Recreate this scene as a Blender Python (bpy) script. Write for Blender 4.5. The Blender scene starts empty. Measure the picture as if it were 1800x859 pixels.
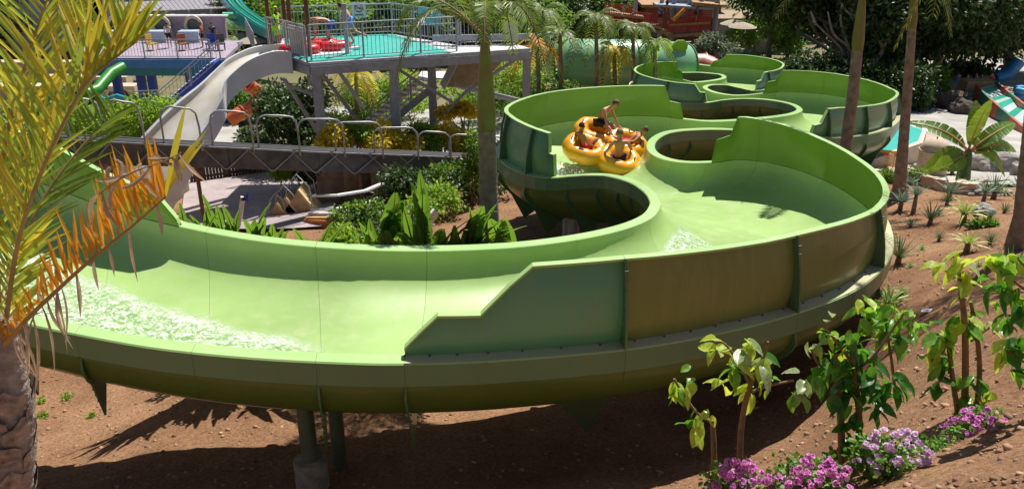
import bpy, bmesh, math, random
import numpy as np
from mathutils import Vector, Matrix, noise
random.seed(7); np.random.seed(7)
scene = bpy.context.scene
COL = scene.collection
R = math.radians
PI = math.pi

# ---------------- camera, world, sun, exposure ----------------
PITCH = R(22.8); FPX = 1500.0; CAMZ = 20.0
cam_d = bpy.data.cameras.new("camera"); cam = bpy.data.objects.new("camera", cam_d); COL.objects.link(cam)
cam.location = (0, 0, CAMZ); cam.rotation_euler = (PI/2 - PITCH, 0, 0)
cam_d.sensor_width = 36; cam_d.lens = 36*FPX/1800; cam_d.clip_end = 3000; cam_d.clip_start = 0.05
scene.camera = cam
SUN_EL = R(59); SUN_AZ = R(31)      # azimuth measured from +Y towards +X: the sun stands behind the slide, a little to the right
w = bpy.data.worlds.new("World"); scene.world = w; w.use_nodes = True
nt = w.node_tree; bg = nt.nodes['Background']
sky = nt.nodes.new('ShaderNodeTexSky'); sky.sky_type = 'NISHITA'; sky.sun_disc = False
sky.sun_elevation = SUN_EL; sky.sun_rotation = SUN_AZ
nt.links.new(sky.outputs[0], bg.inputs[0]); bg.inputs[1].default_value = 0.05
sd = bpy.data.lights.new("sun", 'SUN'); sun = bpy.data.objects.new("sun", sd); COL.objects.link(sun)
sd.energy = 5.0; sd.angle = R(0.53); sd.color = (1.0, 0.95, 0.86)
sdir = Vector((math.sin(SUN_AZ)*math.cos(SUN_EL), math.cos(SUN_AZ)*math.cos(SUN_EL), math.sin(SUN_EL)))
sun.rotation_euler = sdir.to_track_quat('Z', 'Y').to_euler(); sun.location = (0, 30, 60)
scene.view_settings.view_transform = 'Standard'; scene.view_settings.look = 'None'
scene.view_settings.exposure = 0.36; scene.view_settings.gamma = 1.0
scene.cycles.max_bounces = 6; scene.cycles.transparent_max_bounces = 8

# ---------------- placing: a photograph pixel and a height / distance give a point ----------------
cP, sP = math.cos(PITCH), math.sin(PITCH)
def ray(px, py):
    a = (px-900)/FPX; b = -(py-429.5)/FPX
    return Vector((a, cP + b*sP, -sP + b*cP))
def at_z(px, py, z):
    d = ray(px, py); t = (z-CAMZ)/d.z
    return Vector((0, 0, CAMZ)) + d*t
def at_H(px, py, H): return at_z(px, py, CAMZ-H)
def at_y(px, py, Y):
    d = ray(px, py); return Vector((0, 0, CAMZ)) + d*(Y/d.y)
def z_for(p, py):                       # height above plan position p that shows at picture row py
    b = -(py-429.5)/FPX; Y = p[1]
    return CAMZ + (b*Y*cP - Y*sP)/(cP + b*sP)
def proj(p):
    x, y, z = p[0], p[1], p[2]-CAMZ
    fw = y*cP - z*sP; up = y*sP + z*cP
    return 900 + FPX*x/fw, 429.5 - FPX*up/fw

# ---------------- object helpers ----------------
def tag(o, label=None, cat=None, group=None, kind=None):
    if label: o['label'] = label
    if cat: o['category'] = cat
    if group: o['group'] = group
    if kind: o['kind'] = kind
    return o
def thing(name, label, cat, loc=(0, 0, 0), rz=0, group=None):
    o = bpy.data.objects.new(name, None); COL.objects.link(o)
    o.location = loc; o.rotation_euler = (0, 0, rz); o.empty_display_size = 0.2
    return tag(o, label, cat, group)
def link(name, me, mats, parent=None, smooth=False, loc=None):
    o = bpy.data.objects.new(name, me); COL.objects.link(o)
    if mats is not None and not len(me.materials):
        for m in (mats if isinstance(mats, (list, tuple)) else [mats]): me.materials.append(m)
    if parent: o.parent = parent
    if loc is not None: o.location = loc
    if smooth:
        me.polygons.foreach_set('use_smooth', [True]*len(me.polygons)); me.update()
    return o
def copy_tree(o, parent=None):
    c = o.copy(); COL.objects.link(c); c.parent = parent
    for ch in o.children: copy_tree(ch, c)
    return c
class MB:
    """collects shapes; build() links them as one mesh object"""
    def __init__(s): s.v = []; s.f = []; s.mi = []; s.sm = []
    def add(s, vs, fs, mi=0, sm=False):
        n = len(s.v); s.v += [tuple(v) for v in vs]
        for f in fs: s.f.append(tuple(i+n for i in f)); s.mi.append(mi); s.sm.append(sm)
        return s
    def box(s, c, size, rz=0, mi=0, M=None):
        hx, hy, hz = size[0]/2, size[1]/2, size[2]/2
        m = M or Matrix.Rotation(rz, 3, 'Z'); c = Vector(c)
        vs = [c + m @ Vector((x*hx, y*hy, z*hz)) for z in (-1, 1) for x, y in ((-1, -1), (1, -1), (1, 1), (-1, 1))]
        return s.add(vs, [(3, 2, 1, 0), (4, 5, 6, 7), (0, 1, 5, 4), (1, 2, 6, 5), (2, 3, 7, 6), (3, 0, 4, 7)], mi)
    def beam(s, a, b, w, h, mi=0):
        a = Vector(a); b = Vector(b); d = (b-a); L = d.length; d.normalize()
        up = Vector((0, 0, 1)) if abs(d.z) < .98 else Vector((0, 1, 0))
        x = d.cross(up).normalized(); z = x.cross(d)
        m = Matrix((x, d, z)).transposed()
        return s.box((a+b)/2, (w, L, h), M=m, mi=mi)
    def tube(s, pts, r, n=8, mi=0, cap=True, sm=True, closed=False):
        pts = [Vector(p) for p in pts]; k = len(pts)
        rs = r if isinstance(r, (list, tuple)) else [r]*k
        vs = []; up = None
        for i, p in enumerate(pts):
            if closed: d = pts[(i+1) % k]-pts[i-1]
            else: d = pts[min(i+1, k-1)]-pts[max(i-1, 0)]
            if d.length < 1e-9: d = Vector((0, 0, 1))
            d.normalize()
            if up is None: up = Vector((0, 0, 1)) if abs(d.z) < .9 else Vector((1, 0, 0))
            x = d.cross(up)
            if x.length < 1e-6: x = d.cross(Vector((0, 1, 0)))
            x.normalize(); y = x.cross(d); up = y
            y = d.cross(x)*-1
            for j in range(n):
                a = 2*PI*j/n; vs.append(p + (x*math.cos(a) + y*math.sin(a))*rs[i])
        fs = []
        for i in range(k if closed else k-1):
            i2 = (i+1) % k
            for j in range(n): fs.append((i*n+j, i*n+(j+1) % n, i2*n+(j+1) % n, i2*n+j))
        s.add(vs, fs, mi, sm)
        if cap and not closed:
            s.add([vs[j] for j in range(n)], [tuple(range(n))[::-1]], mi); s.add([vs[(k-1)*n+j] for j in range(n)], [tuple(range(n))], mi)
        return s
    def lathe(s, c, prof, n=16, mi=0, sm=True):
        c = Vector(c); vs = []; fs = []
        for r, z in prof:
            for j in range(n):
                a = 2*PI*j/n; vs.append(c + Vector((r*math.cos(a), r*math.sin(a), z)))
        for i in range(len(prof)-1):
            for j in range(n): fs.append((i*n+j, i*n+(j+1) % n, (i+1)*n+(j+1) % n, (i+1)*n+j))
        return s.add(vs, fs, mi, sm)
    def prism(s, poly, z0, z1, mi=0):
        n = len(poly)
        vs = [(p[0], p[1], z0) for p in poly] + [(p[0], p[1], z1) for p in poly]
        fs = [tuple(range(n))[::-1], tuple(range(n, 2*n))] + [(i, (i+1) % n, n+(i+1) % n, n+i) for i in range(n)]
        return s.add(vs, fs, mi)
    def plate(s, poly, off, mi=0):       # planar polygon given thickness vector off (centred)
        off = Vector(off)/2; n = len(poly)
        vs = [Vector(p)-off for p in poly] + [Vector(p)+off for p in poly]
        fs = [tuple(range(n))[::-1], tuple(range(n, 2*n))] + [(i, (i+1) % n, n+(i+1) % n, n+i) for i in range(n)]
        return s.add(vs, fs, mi)
    def mesh(s, name):
        me = bpy.data.meshes.new(name); me.from_pydata(s.v, [], s.f)
        me.polygons.foreach_set('material_index', s.mi); me.polygons.foreach_set('use_smooth', s.sm); me.update()
        return me
    def build(s, name, mats, parent=None, loc=None):
        return link(name, s.mesh(name), mats, parent, loc=loc)
def fix(me):
    b = bmesh.new(); b.from_mesh(me); bmesh.ops.remove_doubles(b, verts=b.verts, dist=1e-5); bmesh.ops.recalc_face_normals(b, faces=b.faces); b.to_mesh(me); b.free()
def np_mesh(name, V, F):                 # V (n,3), F (m,k) same k
    V = np.asarray(V, np.float32); F = np.asarray(F, np.int32); k = F.shape[1]
    me = bpy.data.meshes.new(name); me.vertices.add(len(V)); me.vertices.foreach_set('co', V.ravel())
    me.loops.add(F.size); me.loops.foreach_set('vertex_index', F.ravel())
    me.polygons.add(len(F)); me.polygons.foreach_set('loop_start', np.arange(0, F.size, k, dtype=np.int32))
    me.update(calc_edges=True); me.validate(); return me
def catmull(pts, ts):
    n = len(pts); out = []
    for t in ts:
        i = min(int(t), n-2); u = t-i
        p0 = pts[max(i-1, 0)]; p1 = pts[i]; p2 = pts[i+1]; p3 = pts[min(i+2, n-1)]
        out.append(0.5*((2*p1) + (p2-p0)*u + (2*p0-5*p1+4*p2-p3)*u*u + (3*p1-p0-3*p2+p3)*u**3))
    return out

# ---------------- materials ----------------
MATS = {}
def mat(name, col, rough=0.6, var=0.15, scale=4.0, bump=0.0, bscale=30.0, col2=None, c2amt=0.5, spec=0.5, metal=0.0, trans=0.0, tcol=None, island=0.0, coat=0.0, detail=6):
    if name in MATS: return MATS[name]
    m = bpy.data.materials.new(name); m.use_nodes = True; nt = m.node_tree; N = nt.nodes; L = nt.links
    b = N['Principled BSDF']; out = N['Material Output']
    b.inputs['Roughness'].default_value = rough; b.inputs['Metallic'].default_value = metal
    b.inputs['Specular IOR Level'].default_value = spec; b.inputs['Coat Weight'].default_value = coat; b.inputs['Coat Roughness'].default_value = 0.08
    tc = N.new('ShaderNodeTexCoord'); nz = N.new('ShaderNodeTexNoise'); nz.inputs['Scale'].default_value = scale; nz.inputs['Detail'].default_value = detail
    L.new(tc.outputs['Object'], nz.inputs['Vector'])
    c1 = col; cb = col2 if col2 else tuple(max(0, c*(1-var*1.6)) for c in col)
    ca = col if col2 else tuple(min(1, c*(1+var*1.2)) for c in col)
    rp = N.new('ShaderNodeValToRGB'); rp.color_ramp.elements[0].position = 0.5-0.25*(1 if not col2 else c2amt); rp.color_ramp.elements[1].position = 0.5+0.25
    rp.color_ramp.elements[0].color = (*cb, 1); rp.color_ramp.elements[1].color = (*ca, 1)
    L.new(nz.outputs['Fac'], rp.inputs['Fac']); cout = rp.outputs['Color']
    if island > 0:
        g = N.new('ShaderNodeNewGeometry'); hs = N.new('ShaderNodeHueSaturation'); mr = N.new('ShaderNodeMapRange')
        mr.inputs['To Min'].default_value = 1-island; mr.inputs['To Max'].default_value = 1+island
        L.new(g.outputs['Random Per Island'], mr.inputs['Value']); L.new(mr.outputs[0], hs.inputs['Value']); L.new(cout, hs.inputs['Color'])
        mr2 = N.new('ShaderNodeMapRange'); mr2.inputs['To Min'].default_value = 0.5-0.03*island*2; mr2.inputs['To Max'].default_value = 0.5+0.03*island*2
        wn = N.new('ShaderNodeTexWhiteNoise'); wn.noise_dimensions = '1D'; L.new(g.outputs['Random Per Island'], wn.inputs['W'])
        L.new(wn.outputs['Value'], mr2.inputs['Value']); L.new(mr2.outputs[0], hs.inputs['Hue']); cout = hs.outputs['Color']
    L.new(cout, b.inputs['Base Color'])
    if bump > 0:
        n2 = N.new('ShaderNodeTexNoise'); n2.inputs['Scale'].default_value = bscale; n2.inputs['Detail'].default_value = 5
        L.new(tc.outputs['Object'], n2.inputs['Vector'])
        bp = N.new('ShaderNodeBump'); bp.inputs['Strength'].default_value = min(1, bump); bp.inputs['Distance'].default_value = 0.02*max(1, bump)
        L.new(n2.outputs['Fac'], bp.inputs['Height']); L.new(bp.outputs[0], b.inputs['Normal'])
    if trans > 0:
        t = N.new('ShaderNodeBsdfTranslucent'); mx = N.new('ShaderNodeMixShader'); mx.inputs[0].default_value = trans
        if tcol: t.inputs[0].default_value = (*tcol, 1)
        else: L.new(cout, t.inputs[0])
        L.new(b.outputs[0], mx.inputs[1]); L.new(t.outputs[0], mx.inputs[2]); L.new(mx.outputs[0], out.inputs['Surface'])
    MATS[name] = m; return m
steel = mat('galvanised_steel', (.36, .38, .41), .45, .18, 6, metal=.35)
greysteel = mat('grey_painted_steel', (.40, .41, .46), .5, .15, 5)
darksteel = mat('dark_steel', (.12, .12, .13), .5, .2, 6)
white = mat('white_paint', (.78, .79, .80), .4, .06, 3)
concrete = mat('concrete', (.42, .40, .36), .85, .2, 7, bump=.4, bscale=40)
sandstone = mat('sand_render', (.60, .47, .36), .85, .15, 5, bump=.5, bscale=30)
# ---------------- the long green raft slide ----------------
def slide_mat(name, col, dust, damt, rough, trans=0.0, tcol=None, streak=False, coat=.35):
    m = bpy.data.materials.new(name); m.use_nodes = True; nt = m.node_tree; N = nt.nodes; L = nt.links
    b = N['Principled BSDF']; out = N['Material Output']
    b.inputs['Roughness'].default_value = rough; b.inputs['Coat Weight'].default_value = coat; b.inputs['Coat Roughness'].default_value = 0.12
    tc = N.new('ShaderNodeTexCoord'); n1 = N.new('ShaderNodeTexNoise'); n1.inputs['Scale'].default_value = .45; n1.inputs['Detail'].default_value = 3
    n2 = N.new('ShaderNodeTexNoise'); n2.inputs['Scale'].default_value = 3.0; n2.inputs['Detail'].default_value = 9; n2.inputs['Roughness'].default_value = .7
    mp = N.new('ShaderNodeMapping'); mp.inputs['Scale'].default_value = (2.2, 2.2, .35) if streak else (1, 1, 2.6)
    L.new(tc.outputs['Object'], n1.inputs['Vector']); L.new(tc.outputs['Object'], mp.inputs['Vector']); L.new(mp.outputs[0], n2.inputs['Vector'])
    r1 = N.new('ShaderNodeMapRange'); r1.inputs['From Min'].default_value = .3; r1.inputs['From Max'].default_value = .7; r1.inputs['To Min'].default_value = .86; r1.inputs['To Max'].default_value = 1.12
    L.new(n1.outputs['Fac'], r1.inputs['Value'])
    hs = N.new('ShaderNodeHueSaturation'); hs.inputs['Color'].default_value = (*col, 1); L.new(r1.outputs[0], hs.inputs['Value'])
    r2 = N.new('ShaderNodeMapRange'); r2.inputs['From Min'].default_value = .48; r2.inputs['From Max'].default_value = .78; r2.inputs['To Max'].default_value = damt
    L.new(n2.outputs['Fac'], r2.inputs['Value'])
    mx = N.new('ShaderNodeMix'); mx.data_type = 'RGBA'; L.new(r2.outputs[0], mx.inputs['Factor']); L.new(hs.outputs[0], mx.inputs['A']); mx.inputs['B'].default_value = (*dust, 1)
    L.new(mx.outputs['Result'], b.inputs['Base Color'])
    rr = N.new('ShaderNodeMapRange'); rr.inputs['To Min'].default_value = rough-.06; rr.inputs['To Max'].default_value = rough+.22; L.new(n2.outputs['Fac'], rr.inputs['Value']); L.new(rr.outputs[0], b.inputs['Roughness'])
    bp = N.new('ShaderNodeBump'); bp.inputs['Strength'].default_value = .12; bp.inputs['Distance'].default_value = .03
    n3 = N.new('ShaderNodeTexNoise'); n3.inputs['Scale'].default_value = 1.6; n3.inputs['Detail'].default_value = 2; L.new(tc.outputs['Object'], n3.inputs['Vector'])
    L.new(n3.outputs['Fac'], bp.inputs['Height']); L.new(bp.outputs[0], b.inputs['Normal'])
    if trans > 0:
        t = N.new('ShaderNodeBsdfTranslucent'); t.inputs[0].default_value = (*tcol, 1); ms = N.new('ShaderNodeMixShader'); ms.inputs[0].default_value = trans
        L.new(b.outputs[0], ms.inputs[1]); L.new(t.outputs[0], ms.inputs[2]); L.new(ms.outputs[0], out.inputs['Surface'])
    return m
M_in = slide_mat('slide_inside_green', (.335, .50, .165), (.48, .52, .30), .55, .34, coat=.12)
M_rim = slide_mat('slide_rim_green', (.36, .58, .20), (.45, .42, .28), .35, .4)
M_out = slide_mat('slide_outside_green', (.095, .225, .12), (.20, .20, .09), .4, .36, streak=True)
M_hull = slide_mat('slide_hull_shaded', (.075, .14, .022), (.14, .13, .03), .5, .4, streak=True)  # outside green turned dark olive: underside shade and ground bounce in the colour
M_wold = slide_mat('slide_wall_weathered', (.21, .235, .065), (.38, .33, .17), .5, .42, .06, (.4, .4, .08), streak=True)
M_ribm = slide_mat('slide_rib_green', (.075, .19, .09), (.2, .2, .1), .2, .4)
M_wall = slide_mat('slide_wall_green', (.25, .45, .055), (.36, .36, .06), .3, .24, .32, (.42, .62, .06))
M_wout = slide_mat('slide_wall_outside', (.115, .33, .235), (.28, .25, .12), .4, .28, .10, (.3, .5, .06), streak=True)  # outside green pushed to teal, with sky reflection put into the colour
M_ledge = slide_mat('slide_ledge_dusty_sunlit', (.50, .50, .30), (.62, .44, .30), .95, .7)  # real dust, raised paler to put sunlight on the ledge into its colour
# rows: left rim of the flow, right rim of the flow, metres below the camera
PAIRS = [((-260, 232), (-260, 480), 5.4), ((-90, 272), (-110, 515), 5.5), ((60, 318), (20, 546), 5.6), ((190, 366), (150, 573), 5.7), ((315, 399), (290, 597), 5.8),
 ((450, 424), (450, 613), 5.85), ((600, 438), (600, 621), 5.9), ((750, 442), (712, 623), 6.0), ((900, 436), (880, 617), 6.05), ((1020, 421), (1100, 598), 6.1),
 ((1100, 403), (1260, 570), 6.2), ((1145, 384), (1390, 536), 6.3), ((1161, 364), (1492, 494), 6.4), ((1160, 351), (1543, 440), 6.5), ((1152, 339), (1538, 385), 6.6),
 ((1140, 329), (1500, 346), 6.65), ((1127, 321), (1440, 313), 6.75), ((1112, 315), (1370, 290), 6.8), ((1095, 310), (1305, 281), 6.85), ((1072, 306), (1255, 286), 6.95),
 ((1045, 305), (1215, 287), 7.0), ((1010, 307), (1180, 284), 7.1), ((968, 309), (1155, 277), 7.2), ((925, 300), (1141, 268), 7.25), ((894, 280), (1136, 258), 7.3),
 ((889, 257), (1139, 248), 7.35), ((913, 236), (1149, 239), 7.4), ((960, 220), (1165, 232), 7.45), ((1025, 210), (1188, 228), 7.5), ((1100, 204), (1215, 226), 7.6),
 ((1160, 205), (1245, 225), 7.7), ((1203, 210), (1280, 226), 7.8), ((1246, 214), (1322, 230), 7.95), ((1288, 213), (1370, 235), 8.15), ((1330, 210), (1422, 238), 8.4),
 ((1368, 206), (1468, 239), 8.65), ((1397, 201), (1515, 234), 8.9), ((1410, 195), (1553, 223), 9.1), ((1409, 190), (1572, 206), 9.25), ((1399, 184), (1560, 191), 9.35),
 ((1380, 179), (1520, 178), 9.5), ((1355, 175), (1465, 168), 9.6), ((1328, 173), (1415, 163), 9.7), ((1300, 173), (1372, 162), 9.85), ((1272, 175), (1338, 165), 9.95),
 ((1246, 179), (1310, 168), 10.05), ((1205, 180), (1284, 168), 10.1), ((1160, 172), (1258, 164), 10.15), ((1124, 160), (1240, 158), 10.2), ((1114, 148), (1235, 153), 10.25),
 ((1130, 138), (1243, 149), 10.3), ((1162, 134), (1259, 148), 10.35), ((1192, 138), (1276, 149), 10.4), ((1220, 145), (1298, 154), 10.45), ((1250, 143), (1322, 158), 10.5),
 ((1272, 139), (1348, 154), 10.55), ((1277, 135), (1369, 143), 10.6), ((1270, 131), (1374, 132), 10.65), ((1255, 129), (1350, 125), 10.7), ((1232, 127), (1308, 120), 10.75),
 ((1208, 127), (1268, 118), 10.8), ((1185, 127), (1236, 115), 10.85), ((1160, 127), (1204, 110), 10.9)]
PL = [at_H(*p[0], p[2]) for p in PAIRS]; PR = [at_H(*p[1], p[2]) for p in PAIRS]
NP = len(PAIRS)
FL, FH, DEP = 0.27, 0.37, 0.84
def frame_at(t):
    l = catmull(PL, [t])[0]; r = catmull(PR, [t])[0]
    e = 0.02; t0 = max(0, t-e); t1 = min(NP-1.0001, t+e)
    def tang(P):
        d = catmull(P, [t1])[0]-catmull(P, [t0])[0]; d.z = 0
        return d.normalized() if d.length > 1e-6 else Vector((1, 0, 0))
    tl, tr = tang(PL), tang(PR)
    nl = Vector((-tl.y, tl.x, 0)); nr = Vector((tr.y, -tr.x, 0))    # outward, away from the channel
    ac = (l-r).normalized(); ac.z = 0
    nl = (nl + ac*1.2).normalized(); nr = (nr - ac*1.2).normalized()
    return l, r, nl, nr
NU = 22
def row_inner(t, dep=DEP):
    l, r, nl, nr = frame_at(t); mid = (l+r)/2; hw = (r-l)/2; pts = []
    for j in range(NU+1):
        a = PI*j/NU; c = math.cos(a); s = math.sin(a)
        x = -math.copysign(abs(c)**(2/2.35), c); z = -abs(s)**(2/2.35)*dep
        pts.append(mid + hw*x + Vector((0, 0, z)))
    return pts
def row_hull(t, dep=1.58):
    l, r, nl, nr = frame_at(t)
    lo = l + nl*(FL-.02) - Vector((0, 0, FH)); ro = r + nr*(FL-.02) - Vector((0, 0, FH))
    mid = (lo+ro)/2; hw = (ro-lo)/2; pts = []
    for j in range(NU+1):
        a = PI*j/NU; c = math.cos(a); s = math.sin(a)
        x = -math.copysign(abs(c)**(2/1.9), c); z = -abs(s)**(2/1.9)*(dep-FH)
        pts.append(mid + hw*x + Vector((0, 0, z)))
    return pts
slide = thing('raft_slide', 'long light green raft slide snaking in wide bends over brown soil', 'water slide')
# segment boundaries at equal steps along the centre line
TS = [i/10 for i in range((NP-1)*10+1)]; TS[-1] -= 1e-4
cen = [(a+b)/2 for a, b in zip(catmull(PL, TS), catmull(PR, TS))]
acc = [0]
for i in range(1, len(cen)): acc.append(acc[-1]+(cen[i]-cen[i-1]).length)
LEN = acc[-1]
def t_at(s): return float(np.interp(s, acc, TS))
def s_at(t): return float(np.interp(t, TS, acc))
JT = [0.8, 2.0, 2.95, 4.35, 5.7, 7.0, 8.95, 10.93, 12.55, 14.2, 15.9, 17.6, 19.3, 21.0, 22.7, 24.0, 25.3, 27, 28.6, 30.4, 32.4, 34.6, 36.0, 37.1, 38.3, 39.8, 41.4, 43.2, 45.2, 46.7, 48.2, 49.6, 51, 53, 55, 56.6, 58.2, 60, 61.3]
joints = [s_at(t) for t in JT]
cuts = [0]+joints+[LEN]
def strip(rows, mb, mi, flip=False, sm=True):
    n = len(rows[0]); vs = [p for r_ in rows for p in r_]; fs = []
    for i in range(len(rows)-1):
        for j in range(n-1):
            q = (i*n+j, i*n+j+1, (i+1)*n+j+1, (i+1)*n+j); fs.append(q[::-1] if flip else q)
    mb.add(vs, fs, mi, sm)
def trough(ts, name='trough_segment'):
    inn = [row_inner(t) for t in ts]; hul = [row_hull(t) for t in ts]; fr = [frame_at(t) for t in ts]
    mb = MB(); strip(inn, mb, 0, True); strip(hul, mb, 3)
    for side in (0, 1):
        rim, f0, f1 = [], [], []
        for (l, r, nl, nr) in fr:
            p, n = (l, nl) if side == 0 else (r, nr)
            rim.append([p, p+n*.015+Vector((0, 0, .012)), p+n*(FL-.02)+Vector((0, 0, .012)), p+n*FL-Vector((0, 0, .01))])
            f0.append([p+n*FL-Vector((0, 0, .01)), p+n*FL-Vector((0, 0, FH-.02)), p+n*(FL-.02)-Vector((0, 0, FH))])
        strip(rim, mb, 1, side == 1, False); strip(f0, mb, 2, side == 1, False)
    # end faces close the shell
    for k, fl in ((0, False), (-1, True)):
        a = inn[k]; b = hul[k]
        for j in range(NU):
            q = [a[j], a[j+1], b[j+1], b[j]]; mb.add(q if not fl else q[::-1], [(0, 1, 2, 3)], 2)
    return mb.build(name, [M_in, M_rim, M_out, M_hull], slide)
for i in range(len(cuts)-1):
    s0, s1 = cuts[i]+.002, cuts[i+1]-.002
    n = max(4, int((s1-s0)/.3))
    trough([t_at(s0+(s1-s0)*k/n) for k in range(n+1)])
# raised side walls: side, key points (station, picture row of the top edge)
WALLS = [(0, [(0.0, 150), (1.0, 188), (2.3, 246), (3.0, 300), (3.75, 340), (3.98, 385), (4.0, 396)]),
 (1, [(7.0, 607), (7.4, 553), (7.82, 552), (8.26, 468), (8.95, 455), (9.5, 446), (10.0, 437), (10.5, 426), (11.0, 412), (11.5, 398), (12.0, 384), (12.5, 370), (13.0, 350), (13.5, 332), (14.0, 314), (14.5, 297), (15.0, 280), (16.0, 246), (17.0, 219), (18.0, 206), (18.25, 206), (18.45, 238), (18.95, 246), (19.1, 283)]),
 (0, [(21.75, 306), (21.85, 272), (22.05, 269), (22.1, 235), (22.5, 229), (23.0, 221), (23.5, 212), (24.0, 203), (25.0, 190), (26.0, 176), (27.0, 163), (28.0, 155), (29.0, 151), (30.05, 151), (30.3, 178), (30.75, 182), (30.95, 208)]),
 (1, [(34.0, 234), (34.1, 220), (34.35, 217), (34.6, 192), (35.0, 190), (36.0, 187), (37.0, 180), (38.0, 166), (39.0, 156), (40.0, 141), (41.0, 130), (42.0, 125), (43.0, 124), (43.3, 142), (43.7, 144), (43.9, 163)]),
 (0, [(45.1, 176), (45.2, 163), (45.45, 162), (45.7, 148), (46.0, 147), (47.0, 141), (48.0, 131), (49.0, 122), (50.0, 113), (51.0, 109), (51.8, 109), (51.9, 122), (52.2, 126), (52.3, 141)]),
 (1, [(54.2, 156), (54.25, 143), (54.5, 141), (54.7, 128), (55.0, 126), (56.0, 121), (57.0, 112), (58.0, 103), (59.0, 97), (59.8, 96), (60.0, 105), (60.4, 107), (60.6, 116)])]
def wall_piece(side, ts, hs):
    lowi, lowo = [], []
    mb = MB(); NV = 7; I, O, T = [], [], []
    for t, h in zip(ts, hs):
        l, r, nl, nr = frame_at(t); p, n = (l, nl) if side == 0 else (r, nr)
        ri, ro = [], []
        for k in range(NV+1):
            q = k/NV; z = q*h; bul = .09*math.sin(PI*min(1, q))*min(1, h)-.10*q*min(1, h)
            ri.append(p + n*bul + Vector((0, 0, z))); ro.append(p + n*(bul+.028) + Vector((0, 0, z+(.0 if k else .0125))))
        I.append(ri); O.append(ro)
        T.append([ri[-1], ri[-1]+Vector((0, 0, .014)), ro[-1]+n*.095+Vector((0, 0, .014)), ro[-1]+n*.095-Vector((0, 0, .022)), ro[-1]-Vector((0, 0, .016))])
    strip(I, mb, 0, side == 0); strip(O, mb, 1, side == 1); strip(T, mb, 2, side == 0, False)
    for k, fl in ((0, side == 0), (-1, side == 1)):
        a, b = I[k], O[k]
        for j in range(NV):
            q = [a[j], a[j+1], b[j+1], b[j]]; mb.add(q[::-1] if fl else q, [(0, 1, 2, 3)], 2)
    return mb
rib_ts = {}; LB = []
for side, keys in WALLS:
    hk = []
    for t, yt in keys:
        l, r, nl, nr = frame_at(t); p = l if side == 0 else r
        hk.append(max(.03, z_for(p, yt)-p.z))
    kt = [k[0] for k in keys]
    a, b = kt[0], kt[-1]
    cs = [a]+[t_at(s) for s in joints if a+.05 < t_at(s) < b-.05]+[b]
    for i in range(len(cs)-1):
        t0, t1 = cs[i]+(.002 if i else 0), cs[i+1]-.002
        n = max(3, int((s_at(t1)-s_at(t0))/.3)); ts = sorted(set([t0+(t1-t0)*k/n for k in range(n+1)]+[k for k in kt if t0 < k < t1]))
        hs = [float(np.interp(t, kt, hk)) for t in ts]
        wall_piece(side, ts, hs).build('side_wall', [M_wall, M_wold if 8.9 < ts[1] < 14.5 else M_wout, M_rim], slide)
        rib_ts[(side, round(cs[i], 4))] = float(np.interp(cs[i], kt, hk))
    mb = MB(); ns_ = max(4, int((s_at(b)-s_at(a))/.35)); sp_ = []
    for k in range(ns_+1):
        l, r, nl, nr = frame_at(a+(b-a)*k/ns_); p, n = (l, nl) if side == 0 else (r, nr); sp_.append(p-n*.002)
    mb.tube(sp_, .009, 5); mb.build('joint_seam', M_ribm, slide)
    # dusty ledge outside the wall, coloured paler as if sunlit
    n = int((s_at(b)-s_at(a))/.35); rows = []
    for k in range(n+1):
        t = a+(b-a)*k/n; l, r, nl, nr = frame_at(t); p, nn = (l, nl) if side == 0 else (r, nr)
        rows.append([p+nn*.03+Vector((0, 0, .017)), p+nn*(FL-.012)+Vector((0, 0, .017))])
    mb = MB(); strip(rows, mb, 0, side == 1, False); mb.build('ledge', M_ledge, slide)
    LB += [rr_[0].lerp(rr_[1], .2)+Vector((0, 0, .01)) for rr_ in rows]
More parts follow.
